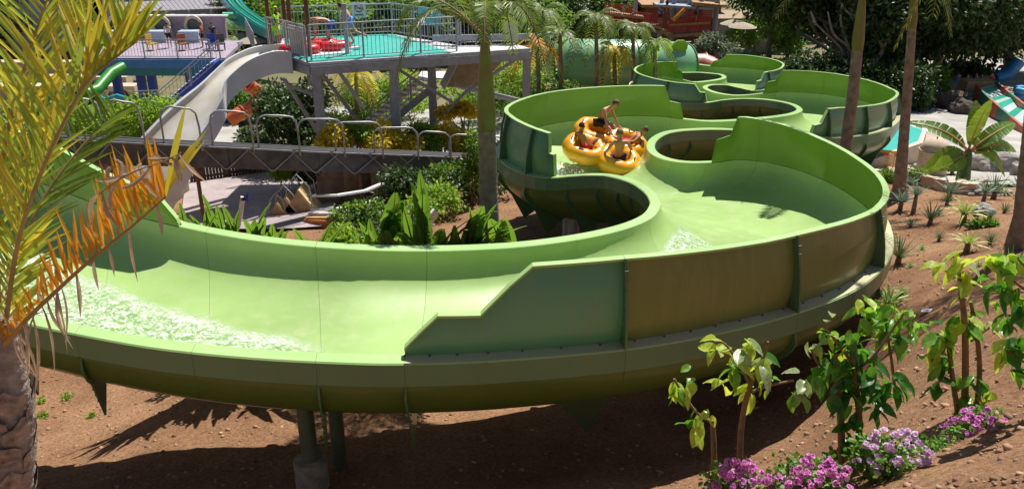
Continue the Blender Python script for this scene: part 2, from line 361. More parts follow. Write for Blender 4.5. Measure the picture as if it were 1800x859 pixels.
# ribs: gussets outside the walls, fins under the hull
bolt = MB()
for q_ in LB: bolt.box(q_, (.028, .028, .02))
for s in joints:
    if abs(t_at(s)-4.35) < .05: continue
    t = t_at(s); l, r, nl, nr = frame_at(t); hul = row_hull(t); ax = (r-l).normalized(); d = Vector((-ax.y, ax.x, 0))
    for side in (0, 1):
        p, n = (l, nl) if side == 0 else (r, nr)
        h = rib_ts.get((side, round(t, 4)))
        if h and h > .25:
            tn = Vector((-n.y, n.x, 0)); poly = []
            for k in range(9):
                q = k/8; bul = .09*math.sin(PI*q)*min(1, h)-.10*q*min(1, h); poly.append(p+n*(bul+.02)+Vector((0, 0, q*h)))
            for k in range(8, -1, -1):
                q = k/8; wd = .09+.17*(1-q)**1.3; bul = .09*math.sin(PI*q)*min(1, h)-.10*q*min(1, h); poly.append(p+n*(bul*.6+.02+wd)+Vector((0, 0, .012+q*(h-.012)+.02*q)))
            g = MB(); g.plate(poly, tn*.035); g.build('gusset', M_ribm, slide)
            for k in range(1, 9):
                q = k/9; c = p+n*(.1+.1*(1-q))+Vector((0, 0, q*h))
                bolt.beam(c-tn*.03, c+tn*.03, .02, .02)
        # fin under the hull
        hp = hul if side == 0 else hul[::-1]
        J = 8; mbp = hp[J]
        if side == 1 and abs(t-8.95) < .1:
            A_ = hp[0]+Vector((0, 0, .05)); Bt = at_y(1031, 758, 12.0); Cc = at_y(984, 706, 12.9); g = MB(); g.plate([A_, Bt, Cc, Vector((Cc.x, Cc.y, Cc.z+.25)), Vector(((A_.x+Bt.x)/2, (A_.y+Bt.y)/2, hp[4].z+.1))], Vector((.03, .01, 0))); g.build('rib', M_ribm, slide); continue
        tip = hp[5]*.55+hp[6]*.45 + Vector((0, 0, -.66)) if abs(t-8.95) > .1 else hp[7]+Vector((0, 0, -.88))
        oc = (hul[0]+hul[-1])/2; poly = [hp[0]+Vector((0, 0, .05))+n*-.02]+[hp[k]+(hp[k]-oc).normalized()*.10 for k in range(1, 5)]+[tip]+([hp[8]*.4+hp[9]*.6+Vector((0, 0, -.12))] if abs(t-8.95) < .1 else [])+[hp[k]+Vector((0, 0, .03)) for k in range(J if abs(t-8.95) > .1 else 9, -1, -1)]
        g = MB(); g.plate(poly, d*.03); g.build('rib', M_ribm, slide)
        for k in range(7):
            q = .08+.8*k/7; c = (hp[0]*(1-q)+tip*q); c = c + (hp[4]-c)*.08
            bolt.beam(c-d*.028, c+d*.028, .022, .022)
tag(bolt.build('bolts', darksteel, slide), kind='stuff')
# ---------------- ground ----------------
CP = [(0, 0, 1.9), (4, 1.5, 2.4), (-6, 3, 4.8), (-6, 8, 8.2), (0, 4, 4.2), (0, 7, 6.3)]       # plan x, y, metres below the camera
def cpx(px, py, Y):
    p = at_y(px, py, Y); CP.append((p.x, p.y, CAMZ-p.z))
for a in [(40, 825, 13.5), (300, 780, 13.1), (100, 720, 17.5), (600, 859, 10.8), (600, 780, 12.6), (700, 742, 13.2), (1000, 859, 10.2), (1000, 800, 11.7), (1000, 740, 13.1),
          (1250, 850, 9.7), (1250, 800, 11.3), (1250, 720, 13.5), (1440, 770, 11.0), (1450, 850, 7.6), (1450, 700, 12.5), (1450, 620, 15), (1300, 875, 6.2), (1480, 880, 5.6),
          (1600, 850, 5.5), (1600, 750, 7.4), (1600, 650, 10), (1600, 550, 13.5), (1600, 450, 19), (1600, 350, 27), (1500, 900, 5.4), (1750, 850, 4.7), (1750, 750, 6.3), (1750, 650, 8.3), (1750, 550, 11), (1750, 450, 15.5), (1750, 375, 22),
          (1900, 700, 7), (1900, 450, 15), (1620, 326, 29.5), (1760, 345, 27),
          (450, 330, 36), (300, 380, 31), (900, 405, 25.5), (700, 400, 26), (1200, 350, 28), (600, 300, 40), (1610, 315, 35), (1750, 300, 37), (1500, 250, 43), (1680, 180, 62), (1750, 161, 68), (300, 200, 55), (640, 200, 52), (1000, 200, 52),
          (1300, 150, 62), (100, 100, 90), (900, 100, 90), (1500, 100, 90), (1800, 110, 88), (100, 50, 115), (900, 50, 115), (1500, 50, 115), (1800, 50, 115), (0, 0, 145), (900, 0, 145), (1800, 0, 145), (-300, 200, 55), (-300, 400, 28), (-200, 800, 13)]:
    cpx(*a)
_A = np.array(CP); _P = _A[:, :2]; _S = np.array([1.0, 0.8])
def _phi(d2): return np.where(d2 > 1e-12, d2*np.log(np.maximum(d2, 1e-12))*.5, 0)
def _warp(P):                     # compress far distances so that the fit stays gentle there
    P = np.asarray(P, float); y = P[..., 1]; k = np.log1p(np.maximum(y, 0)/10)*10
    return np.stack([P[..., 0]/(1+np.maximum(y, 0)/25), k], -1)
_W = _warp(_P); _n = len(_W)
_K = _phi(((_W[:, None]-_W[None])**2).sum(-1)) + np.eye(_n)*.6
_Q = np.hstack([np.ones((_n, 1)), _W]); _M = np.block([[_K, _Q], [_Q.T, np.zeros((3, 3))]])
_c = np.linalg.solve(_M, np.concatenate([_A[:, 2], np.zeros(3)]))
def ground_H(P):
    P = np.asarray(P, float).reshape(-1, 2).copy(); y0 = P[:, 1].copy()
    P[:, 1] = np.clip(P[:, 1], -2, 150); lim = 14+P[:, 1]*.75; P[:, 0] = np.clip(P[:, 0], -lim, lim)
    Wp = _warp(P); h = _phi(((Wp[:, None]-_W[None])**2).sum(-1)) @ _c[:_n] + _c[_n] + Wp @ _c[_n+1:]
    return h - np.maximum(y0-140, 0)*.13
def gz(x, y): return CAMZ-float(ground_H([[x, y]])[0])
def gpt(px, py):                  # where the line of sight through a pixel meets the ground
    d = ray(px, py); ys = np.concatenate([np.linspace(3, 40, 300), np.linspace(40, 160, 300)])
    xs = d.x/d.y*ys; zz = CAMZ+d.z/d.y*ys; g = CAMZ-ground_H(np.stack([xs, ys], 1))
    i = np.argmax(g > zz)
    if not (g > zz).any(): i = len(ys)-1
    return Vector((xs[i], ys[i], g[i]))
def gat(x, y, dz=0): return Vector((x, y, gz(x, y)+dz))
# sheet: fine near the camera, coarse far away
ygr = np.concatenate([np.arange(-12, 4, .5), np.arange(4, 18, .1), np.arange(18, 32, .2), np.arange(32, 80, .6), np.arange(80, 160, 3), [170, 200, 260, 350, 500, 800, 1400]])
ugr = np.concatenate([[-900, -400, -200, -120, -80, -55, -40, -32, -26, -22], np.arange(-19, 19, .2), [19, 22, 26, 32, 40, 55, 80, 120, 200, 400, 900]])
X = ugr[None, :]*(1+np.clip(ygr[:, None], 0, 140)/16*.45); Y = np.repeat(ygr[:, None], len(ugr), 1)
Hh = ground_H(np.stack([X.ravel(), Y.ravel()], 1)).reshape(X.shape)
V = np.stack([X, Y, CAMZ-Hh], -1).reshape(-1, 3)
near = (V[:, 1] > 3) & (V[:, 1] < 34) & (np.abs(V[:, 0]) < 30)
for i in np.nonzero(near)[0]:
    v = V[i]; a = 1
    V[i, 2] += .05*noise.noise((v[0]*1.3, v[1]*1.3, 0)) + .025*noise.noise((v[0]*4.5, v[1]*4.5, 3)) + .012*noise.noise((v[0]*11, v[1]*11, 5))
nr, nc = X.shape; ii = np.arange(nr-1)[:, None]*nc + np.arange(nc-1)[None, :]; ii = ii.ravel()
F = np.stack([ii, ii+1, ii+nc+1, ii+nc], 1)
def soil_mat():
    m = bpy.data.materials.new('soil'); m.use_nodes = True; nt = m.node_tree; N = nt.nodes; L = nt.links; b = N['Principled BSDF']
    b.inputs['Roughness'].default_value = .95; b.inputs['Specular IOR Level'].default_value = .2
    tc = N.new('ShaderNodeTexCoord')
    def nz(sc, de, ro=.55):
        n = N.new('ShaderNodeTexNoise'); n.inputs['Scale'].default_value = sc; n.inputs['Detail'].default_value = de; n.inputs['Roughness'].default_value = ro; L.new(tc.outputs['Object'], n.inputs['Vector']); return n
    n1 = nz(.5, 6, .6); n2 = nz(14, 8, .75); n3 = nz(60, 4)
    r = N.new('ShaderNodeValToRGB'); e = r.color_ramp.elements; e[0].position = .3; e[0].color = (.235, .125, .072, 1); e[1].position = .7; e[1].color = (.42, .25, .145, 1)
    L.new(n1.outputs['Fac'], r.inputs['Fac'])
    r2 = N.new('ShaderNodeValToRGB'); e = r2.color_ramp.elements; e[0].position = .36; e[0].color = (.45, .4, .36, 1); e[1].position = .66; e[1].color = (1.5, 1.45, 1.35, 1)
    L.new(n2.outputs['Fac'], r2.inputs['Fac'])
    mx = N.new('ShaderNodeMix'); mx.data_type = 'RGBA'; mx.blend_type = 'MULTIPLY'; mx.inputs['Factor'].default_value = .8
    L.new(r.outputs[0], mx.inputs['A']); L.new(r2.outputs[0], mx.inputs['B']); L.new(mx.outputs['Result'], b.inputs['Base Color'])
    ad = N.new('ShaderNodeMath'); ad.operation = 'ADD'; L.new(n2.outputs['Fac'], ad.inputs[0]); ml = N.new('ShaderNodeMath'); ml.operation = 'MULTIPLY'; ml.inputs[1].default_value = .4; L.new(n3.outputs['Fac'], ml.inputs[0]); L.new(ml.outputs[0], ad.inputs[1])
    bp = N.new('ShaderNodeBump'); bp.inputs['Strength'].default_value = .9; bp.inputs['Distance'].default_value = .06; L.new(ad.outputs[0], bp.inputs['Height']); L.new(bp.outputs[0], b.inputs['Normal'])
    return m
M_soil = soil_mat()
me = np_mesh('ground', V, F); tag(link('ground', me, M_soil, smooth=True), kind='structure')
# loose stones and clods: nobody could count them
def stones(n, area, smin, smax, m, name):
    t = (1+5**.5)/2
    ico = np.array([(-1, t, 0), (1, t, 0), (-1, -t, 0), (1, -t, 0), (0, -1, t), (0, 1, t), (0, -1, -t), (0, 1, -t), (t, 0, -1), (t, 0, 1), (-t, 0, -1), (-t, 0, 1)])/1.9
    fi = np.array([(0, 11, 5), (0, 5, 1), (0, 1, 7), (0, 7, 10), (0, 10, 11), (1, 5, 9), (5, 11, 4), (11, 10, 2), (10, 7, 6), (7, 1, 8), (3, 9, 4), (3, 4, 2), (3, 2, 6), (3, 6, 8), (3, 8, 9), (4, 9, 5), (2, 4, 11), (6, 2, 10), (8, 6, 7), (9, 8, 1)])
    P = area(n); n = len(P); z = CAMZ-ground_H(P)
    s = smin+(smax-smin)*np.random.rand(n)**4
    jit = 1+.5*(np.random.rand(n, 12, 3)-.5); sc = s[:, None, None]*np.array([1, 1, .6])[None, None]*(.7+.6*np.random.rand(n, 1, 3))
    VV = ico[None]*jit*sc; VV[..., 0] += P[:, 0:1]; VV[..., 1] += P[:, 1:2]; VV[..., 2] += z[:, None]+.1*s[:, None]
    FF = (fi[None]+12*np.arange(n)[:, None, None]).reshape(-1, 3)
    tag(link(name, np_mesh(name, VV.reshape(-1, 3), FF), m), 'loose stones and clods of earth scattered over the brown soil', 'stones', kind='stuff')
M_clod = mat('clod', (.36, .22, .14), .95, .35, 9, island=.4)
def area(n):
    a = []
    while len(a) < n:
        y = 4+24*random.random()**1.5; px = random.uniform(-50, 1850); x = (px-900)/1500*(y*.92+2.5)*1.08
        if noise.noise((x*.5, y*.5, 2))+random.random() > .3: a.append((x, y))
    return np.array(a)
stones(15000, area, .008, .05, M_clod, 'loose_stones')
# draped sheets: paving and roads
def drape(name, c4, nx, ny, m, off=.03, H=None, kind='structure', mb=None):
    c = [gpt(*q) if H is None else at_H(q[0], q[1], H) for q in c4]; V = []
    for j in range(ny+1):
        for i in range(nx+1):
            u, v = i/nx, j/ny; p = (c[0]*(1-u)+c[1]*u)*(1-v)+(c[3]*(1-u)+c[2]*u)*v
            V.append((p.x, p.y, (gz(p.x, p.y) if H is None else p.z)+off))
    F = [(j*(nx+1)+i, j*(nx+1)+i+1, (j+1)*(nx+1)+i+1, (j+1)*(nx+1)+i) for j in range(ny) for i in range(nx)]
    o = MB().add(V, F).build(name, m); return tag(o, kind=kind)
def paver_mat(name, c1, c2, mortar, sc):
    m = bpy.data.materials.new(name); m.use_nodes = True; nt = m.node_tree; N = nt.nodes; L = nt.links; b = N['Principled BSDF']; b.inputs['Roughness'].default_value = .85
    tc = N.new('ShaderNodeTexCoord'); br = N.new('ShaderNodeTexBrick'); br.inputs['Scale'].default_value = sc; br.inputs['Color1'].default_value = (*c1, 1); br.inputs['Color2'].default_value = (*c2, 1); br.inputs['Mortar'].default_value = (*mortar, 1)
    br.inputs['Mortar Size'].default_value = .02; L.new(tc.outputs['Object'], br.inputs['Vector'])
    nz = N.new('ShaderNodeTexNoise'); nz.inputs['Scale'].default_value = .8; nz.inputs['Detail'].default_value = 6; L.new(tc.outputs['Object'], nz.inputs['Vector'])
    mx = N.new('ShaderNodeMix'); mx.data_type = 'RGBA'; mx.blend_type = 'OVERLAY'; mx.inputs['Factor'].default_value = .5; L.new(br.outputs['Color'], mx.inputs['A']); L.new(nz.outputs['Fac'], mx.inputs['B']); L.new(mx.outputs['Result'], b.inputs['Base Color'])
    return m
M_pav = paver_mat('pink_paving', (.44, .36, .36), (.36, .30, .31), (.26, .22, .22), 3.2)
M_pav2 = paver_mat('beige_paving', (.48, .38, .31), (.40, .32, .27), (.3, .25, .2), 1.6)
M_conc = mat('pale_concrete', (.40, .385, .36), .9, .2, .6, bump=.2, bscale=20)
# ---------------- plants ----------------
M_bark = mat('bark_grey', (.24, .20, .165), .9, .3, 8, bump=.8, bscale=25)
M_dbark = mat('bark_dark', (.10, .08, .065), .9, .3, 8, bump=.6, bscale=25)
M_stem = mat('stem_brown', (.26, .15, .08), .8, .25, 14, bump=.5, bscale=60)
M_pleaf = mat('palm_leaf_green', (.12, .21, .03), .45, .2, 2, trans=.3, tcol=(.30, .42, .05), island=.3)
M_gleaf = mat('palm_leaf_yellow_green', (.26, .33, .06), .42, .2, 2, trans=.48, tcol=(.6, .75, .08), island=.4)
M_yleaf = mat('palm_leaf_yellow', (.47, .42, .05), .42, .2, 2, trans=.48, tcol=(.95, .82, .07), island=.35)
M_oleaf = mat('palm_leaf_orange', (.72, .34, .02), .5, .25, 6, trans=.4, tcol=(1., .52, .02), island=.35)
M_dry = mat('palm_leaf_dry', (.62, .47, .29), .8, .3, 7, trans=.35, island=.35)
M_shaft = mat('crownshaft_green', (.13, .22, .025), .4, .35, 5, col2=(.17, .13, .04), c2amt=.6)
M_agave = mat('agave_leaf', (.16, .25, .17), .5, .2, 3, trans=.15, island=.25)
M_yucca = mat('yucca_leaf', (.22, .36, .08), .45, .2, 3, trans=.25, island=.3)
M_dark = mat('leaf_dark', (.040, .085, .022), .45, .3, 1.0, trans=.2, tcol=(.10, .20, .02), island=.5)
M_mid = mat('leaf_mid', (.085, .18, .025), .5, .3, 1.0, trans=.36, tcol=(.28, .48, .03), island=.45)
M_light = mat('leaf_light', (.18, .32, .03), .5, .3, 1.0, trans=.42, tcol=(.48, .70, .05), island=.4)
M_croton = mat('leaf_croton', (.62, .50, .04), .5, .35, 1.5, trans=.5, tcol=(.95, .80, .06), island=.45)
M_grey = mat('leaf_grey_green', (.20, .26, .15), .6, .3, 1.0, trans=.2, island=.4)
M_big = mat('leaf_big', (.055, .15, .032), .3, .35, 2.0, trans=.36, tcol=(.3, .55, .05), island=.2, spec=.6)
def leafcloud(n, clumps, size, name, seed=0, asp=.5, up=.35):
    """n folded leaf faces spread through ellipsoid clumps [(centre, radii)]"""
    rg = np.random.RandomState(seed); K = len(clumps)
    vol = np.array([r[0]*r[1]*r[2] for c, r in clumps])**.67; idx = rg.choice(K, n, p=vol/vol.sum())
    C = np.array([tuple(c) for c, r in clumps])[idx]; Rr = np.array([tuple(r) for c, r in clumps])[idx]
    d = rg.normal(size=(n, 3)); d /= np.linalg.norm(d, axis=1)[:, None]
    rad = (.35+.7*rg.rand(n, 1)**.6)*(1+.25*np.sin(d[:, :1]*5+idx[:, None])*np.cos(d[:, 1:2]*6))
    P = C+d*Rr*rad
    a = rg.normal(size=(n, 3))*.8+d+np.array([0, 0, -.15]); a /= np.linalg.norm(a, axis=1)[:, None]     # leaf direction
    nrm = rg.normal(size=(n, 3))*.7+d*.6+np.array([0, 0, up*2]); b = np.cross(a, nrm); b /= np.linalg.norm(b, axis=1)[:, None]+1e-9
    nn = np.cross(b, a); s = (size*(.55+.9*rg.rand(n)))[:, None]
    p0 = P; p1 = P+a*s*.5+b*s*asp*.5-nn*s*.06; p2 = P+a*s-nn*s*.14; p3 = P+a*s*.5-b*s*asp*.5-nn*s*.06; pm = P+a*s*.5+nn*s*.05
    V = np.stack([p0, p1, p2, p3, pm], 1).reshape(-1, 3); o = np.arange(n)[:, None]*5
    F = np.concatenate([o+np.array([[0, 1, 4]]), o+np.array([[1, 2, 4]]), o+np.array([[2, 3, 4]]), o+np.array([[3, 0, 4]])])
    return np_mesh(name, V, F)
def blob_clumps(rx, ry, rz, zc, k, seed, cr=.42):
    rg = random.Random(seed); out = []
    for i in range(k):
        a = rg.uniform(0, 2*PI); e = math.asin(rg.uniform(-.75, 1)); q = rg.uniform(.45, .85)
        c = (rx*q*math.cos(a)*math.cos(e), ry*q*math.sin(a)*math.cos(e), zc+rz*q*math.sin(e)); s = cr*rg.uniform(.6, 1.15)
        out.append((c, (rx*s, ry*s, rz*s*.8)))
    return out
def limbs(h, r, clumps, mbark, parent, lean=0):
    mb = MB(); top = Vector((lean*.3, 0, h)); k = 7
    tr = [Vector((lean*.3*(i/k)**2+.06*math.sin(i*1.7), .05*math.cos(i*2.1), h*i/k)) for i in range(k+1)]
    mb.tube(tr, [r*(1.35 if i == 0 else 1-.45*i/k) for i in range(k+1)], 9)
    for c, rr in clumps[:10]:
        c = Vector(c); st = tr[random.randint(k-3, k)]; m1 = st.lerp(c, .5)+Vector((0, 0, -.12*(c-st).length))
        mb.tube([st, m1, c], [r*.42, r*.26, r*.08], 6)
    return mb.build('trunk', mbark, parent)
def leaf_tree(loc, h, rx, ry, rz, n, size, m, label, group=None, seed=1, name='leafy_tree', bark=None, k=16, cat='tree', zc=None, trunk=True):
    t = thing(name, label, cat, loc, 0, group); cl = blob_clumps(rx, ry, rz, (zc if zc is not None else h+rz*.5), k, seed)
    link('crown', leafcloud(n, cl, size, 'crown', seed), m, t)
    if trunk: limbs(h+rz*.3, max(.06, .05*(h+rz)), cl, bark or M_bark, t)
    return t
def bush(loc, r, h, n, size, m, label, group=None, seed=1, name='bush', cat='bush', k=7, asp=.5):
    t = thing(name, label, cat, loc, 0, group); cl = blob_clumps(r, r, h*.5, h*.5, k, seed, .55)
    link('foliage', leafcloud(n, cl, size, 'foliage', seed, asp), m, t)
    mb = MB()
    for i in range(5):
        c = Vector(cl[i % len(cl)][0]); mb.tube([Vector((.05*i-.1, 0, -.05)), c*.5, c], [.03, .02, .01], 5)
    mb.build('stem', M_stem, t); return t
def hedge_row(p0, p1, r, h, n, size, m, label, name='hedge', cat='hedge', seed=1, group=None):
    t = thing(name, label, cat, p0, 0, group); d = Vector(p1)-Vector(p0); k = max(2, int(d.length/(r*.9))); cl = []; rg = random.Random(seed)
    for i in range(k+1):
        c = d*(i/k); cl.append(((c.x+rg.uniform(-.2, .2), c.y+rg.uniform(-.3, .3), c.z+h*.5+rg.uniform(-.15, .15)*h), (r*rg.uniform(.7, 1.1), r*rg.uniform(.7, 1.1), h*rg.uniform(.4, .62))))
    link('foliage', leafcloud(n, cl, size, 'foliage', seed), m, t); return t
def frond_mesh(L, droop, wl, nl, seed, lift=.5, name='frond', w=.028, sag=.35, hang=.0):
    """feather frond along +X: rachis plus leaflets, rising then drooping"""
    rg = random.Random(seed); mb = MB(); pts = []
    for i in range(11):
        q = i/10; pts.append(Vector((L*q*(1-.12*q), 0, lift*L*q-droop*L*q*q)))
    mb.tube(pts, [.028*L/2.5*(1-.8*i/10)+.004 for i in range(11)], 5, 1)
    for i in range(nl):
        q = .12+.88*i/nl; x = q*10; k = min(9, int(x)); p = pts[k].lerp(pts[k+1], x-k); d = (pts[k+1]-pts[k]).normalized()
        ll = wl*(math.sin(PI*(.12+.83*q))**.7)*rg.uniform(.85, 1.1)
        for sd in (-1, 1):
            out = (Vector((0, sd, .25*rg.uniform(.2, 1.4)-hang))+d*(.45+.5*q)).normalized()
            m1 = p+out*ll*.5; e = p+out*ll*(.97)-Vector((0, 0, ll*sag*rg.uniform(.6, 1.3)))
            m1.z -= ll*sag*.22; wv = d*w*rg.uniform(.8, 1.2)
            mb.add([p-wv*.4, m1-wv, e, m1+wv, p+wv*.4, m1+Vector((0, 0, .012))], [(0, 1, 5), (1, 2, 5), (2, 3, 5), (3, 4, 5), (4, 0, 5)], 0)
    return mb.mesh(name)
def trunk_rings(mb, pts, rs, n=14, mi=0, step=.16, amp=.03):
    """ringed palm trunk: leaf scars stand proud"""
    pts = [Vector(p) for p in pts]; L = sum((pts[i+1]-pts[i]).length for i in range(len(pts)-1)); k = int(L/step)*3; P = []; Rr = []
    for i in range(k+1):
        q = i/k*(len(pts)-1); a = min(int(q), len(pts)-2); u = q-a
        P.append(pts[a].lerp(pts[a+1], u)); r = rs[a]*(1-u)+rs[a+1]*u; Rr.append(r*(1+(amp if i % 3 == 0 else (-amp*.4 if i % 3 == 1 else 0))+random.uniform(-.006, .006)))
    mb.tube(P, Rr, n, mi)
def royal_palm(pts, rs, label, shaft=1.3, nf=11, fl=2.6, wl=.75, mleaf=None, group=None, seed=1, nl=34, w=.03, lift=.75, droop=1.0, name='palm_tree', shaft_r=None, lv=.3):
    base = Vector(pts[0]); t = thing(name, label, 'palm tree', base, 0, group); P = [Vector(p)-base for p in pts]
    mb = MB(); trunk_rings(mb, P, rs); mb.build('trunk', mat('palm_trunk', (.27, .215, .175), .85, .3, 5, bump=.6, bscale=30), t)
    top = P[-1]; d = (P[-1]-P[-2]).normalized(); r = shaft_r or rs[-1]
    if shaft > 0:
        mb = MB(); mb.tube([top, top+d*shaft*.15, top+d*shaft*.6, top+d*shaft], [r*1.0, r*1.12, r*.85, r*.45], 12); mb.build('crownshaft', M_shaft, t)
    tp = top+d*shaft; rg = random.Random(seed)
    ms = [frond_mesh(fl*(.85+.1*i), droop*(.8+.25*i), wl, nl, seed*10+i, lift*(1.15-lv*i), w=w) for i in range(4)]
    for i in range(nf):
        o = link('frond', ms[i % 4], [mleaf or M_pleaf, M_stem], t); o.location = tp-d*.1*rg.random(); o.rotation_euler = (rg.uniform(-.2, .2), rg.uniform(-.25, .2), 2*PI*i/nf+rg.uniform(-.25, .25))
    return t
def rosette_mesh(n, L, w, name, up=.7, seed=1, curve=.25, seg=3):
    rg = random.Random(seed); mb = MB()
    for i in range(n):
        a = i*2.39996+rg.uniform(-.2, .2); q = i/n; el = math.asin(min(.99, max(.02, 1-(1-.15)*q*up-rg.uniform(0, .12)))); l = L*rg.uniform(.75, 1.1)
        d = Vector((math.cos(a)*math.cos(el), math.sin(a)*math.cos(el), math.sin(el))); s = Vector((-math.sin(a), math.cos(a), 0)); nv = s.cross(d)*-1
        vs = []; 
        for k in range(seg+1):
            u = k/seg; ww = w*(.6+.8*u if u < .4 else .92*(1-(u-.4)/.6)**.8+.02); c = d*l*u-Vector((0, 0, curve*l*u*u))
            vs += [c-s*ww/2+nv*-ww*.0, c-Vector((0, 0, ww*.18)), c+s*ww/2]
        fs = []
        for k in range(seg):
            o = k*3; fs += [(o, o+1, o+4, o+3), (o+1, o+2, o+5, o+4)]
        mb.add(vs, fs, 0)
    return mb.mesh(name)
def big_leaf_mesh(L, W, name, tears=6, droop=.3, seed=1, stalk=.5):
    """banana-like blade on a stalk along +Z bending to +X"""
    rg = random.Random(seed); mb = MB(); n = 14; mid = []
    for i in range(n+1):
        u = i/n; mid.append(Vector((droop*L*u**2.2, 0, stalk+L*u*(1-.25*droop*u))))
    mb.tube([Vector((0, 0, 0)), Vector((0, 0, stalk))]+mid[1:], [.03*L]+[.022*L]+[.018*L*(1-u/n)+.003 for u in range(1, n+1)], 5, 1)
    for sd in (-1, 1):
        rowp = None
        tear = set(rg.sample(range(2, n-1), min(tears, n-4)))
        for i in range(n):
            def edge(k, gap=0):
                u = k/n; wd = W*.5*math.sin(PI*min(1, max(0.02, u*.93+.05)))**.65; return mid[k]+Vector((-.18*wd+.05*wd*math.sin(k*2.3), sd*wd, -.10*wd+.05*wd*math.sin(k*3+sd)))
            a0, a1, e0, e1 = mid[i], mid[i+1], edge(i), edge(i+1)
            if i in tear: e0 = e0.lerp(e1, .28)-Vector((0, 0, .015)); 
            h0, h1 = a0.lerp(e0, .5)+Vector((.04*W, 0, 0)), a1.lerp(e1, .5)+Vector((.04*W, 0, 0))
            mb.add([a0, h0, e0, e1, h1, a1], [(0, 1, 4, 5), (1, 2, 3, 4)] if sd > 0 else [(5, 4, 1, 0), (4, 3, 2, 1)], 0, True)
    return mb.mesh(name)
# ---------------- slide supports ----------------
def post_under(t, side, off, m, r=.11, ped=True):
    l, r_, nl, nr = frame_at(t); c = (l+r_)/2; p = c.lerp(l if side == 0 else r_, off); hz = min((q-p).xy.length*1 for q in row_hull(t)); hq = min(row_hull(t), key=lambda q: (q-p).xy.length)
    g = gz(p.x, p.y); mb = MB(); mb.tube([(p.x, p.y, g-.1), (p.x, p.y, hq.z+.04)], r, 16); mb.build('support_post', m, slide)
    if ped: mb = MB(); mb.lathe((p.x, p.y, g-.3), [(0, .85), (.24, .85), (.26, .83), (.26, 0)], 20); mb.build('concrete_footing', M_foot, slide)
    return p
M_post = mat('support_green', (.10, .16, .13), .45, .15, 5); M_foot = mat('footing_concrete', (.25, .27, .25), .85, .25, 6, bump=.3)
for t, sd_, of, m_ in [(5.45, 1, .60, M_post), (11.3, 1, .45, M_post), (11.3, 0, .1, M_post), (15.5, 1, .2, M_post), (22.3, 0, .45, greysteel), (22.9, 0, .35, greysteel), (23.6, 0, .1, greysteel), (19.5, 1, 0, M_post), (26.5, 1, 0, greysteel),
                     (30, 0, 0, greysteel), (35.5, 1, .2, M_post), (38.3, 1, .4, M_post), (42, 1, 0, M_post), (47.5, 0, .2, M_post), (56, 1, .2, M_post)]:
    post_under(t, sd_, of, m_, .16 if m_ is greysteel else .13, m_ is M_post and t < 9)
p_ = post_under(5.8, 1, .2, M_post, .12, False)
# ---------------- covered tunnel at the far end ----------------
def tube_slide(name, label, pts, rr, m, mrib, step, cat='water slide', ribr=.07, inner=None):
    t = thing(name, label, cat); n = len(pts); ts = np.linspace(0, n-1.001, n*8); P = catmull([Vector(p) for p in pts], ts); Rr = np.interp(ts, range(n), rr)
    acc2 = [0]
    for i in range(1, len(P)): acc2.append(acc2[-1]+(P[i]-P[i-1]).length)
    k = max(1, int(acc2[-1]/step)); cu = [acc2[-1]*i/k for i in range(k+1)]
    def pt(s): return Vector([float(np.interp(s, acc2, [q[c] for q in P])) for c in range(3)])
    for i in range(k):
        q = [cu[i]+(cu[i+1]-cu[i])*j/6 for j in range(7)]; pp = [pt(s) for s in q]; r_ = [float(np.interp(s, acc2, Rr)) for s in q]
        mb = MB(); mb.tube(pp, r_, 28, 0, cap=False); mb.tube(pp[::-1], [x-.05 for x in r_[::-1]], 28, 0, cap=False); mb.build('tube_section', m, t)
        d = (pp[1]-pp[0]).normalized()
        mb = MB(); mb.tube([pp[0]-d*.05, pp[0]-d*.045, pp[0]+d*.045, pp[0]+d*.05], [r_[0]-.06, r_[0]+ribr, r_[0]+ribr, r_[0]-.06], 28, 0, cap=False, sm=False); mb.build('flange', mrib, t)
    return t
M_tun = slide_mat('tunnel_green', (.24, .50, .30), (.3, .4, .3), .25, .35)
tp = [at_y(1196, 116, 56.0), at_y(1160, 114, 55.0), at_y(1110, 112, 54.2), at_y(1050, 112, 54), at_y(1005, 110, 54.6), at_y(975, 104, 57), at_y(960, 96, 60), at_y(975, 88, 64)]
tt = tube_slide('slide_tunnel', 'pale green ribbed tube tunnel behind the small palms at the far end', tp, [1.5]*8, M_tun, M_out, 1.9)
# hooked end shell where the tunnel opens
mb = MB(); mb.plate([at_y(x, y, 54.0+.8*max(0, (x-1175)/30)) for x, y in [(1150, 128), (1158, 104), (1170, 89), (1182, 77), (1192, 71), (1203, 71), (1209, 77), (1207, 86), (1199, 92), (1200, 102), (1208, 113), (1210, 124)]], (0, .3, 0)); mb.build('entry_shell', M_wall, tt)
mb = MB(); p = at_y(1235, 107, 61); mb.tube([p+Vector((-1.6, 0, -.5)), p+Vector((0, -.2, -.4)), p+Vector((1.7, -.8, -.9))], [1.0, .95, .85], 20); 
rt = thing('red_tube_slide', 'short faded red tube slide glimpsed behind the tunnel mouth', 'water slide', (0, 0, 0)); mb.build('tube_section', mat('faded_red', (.62, .20, .13), .4, .2, 2), rt)
mb = MB(); 
for q in (-.9, .2, 1.1): mb.tube([p+Vector((q-.05, 0, -.45)), p+Vector((q+.05, 0, -.45))], 1.06, 20)
mb.build('flange', darksteel, rt)
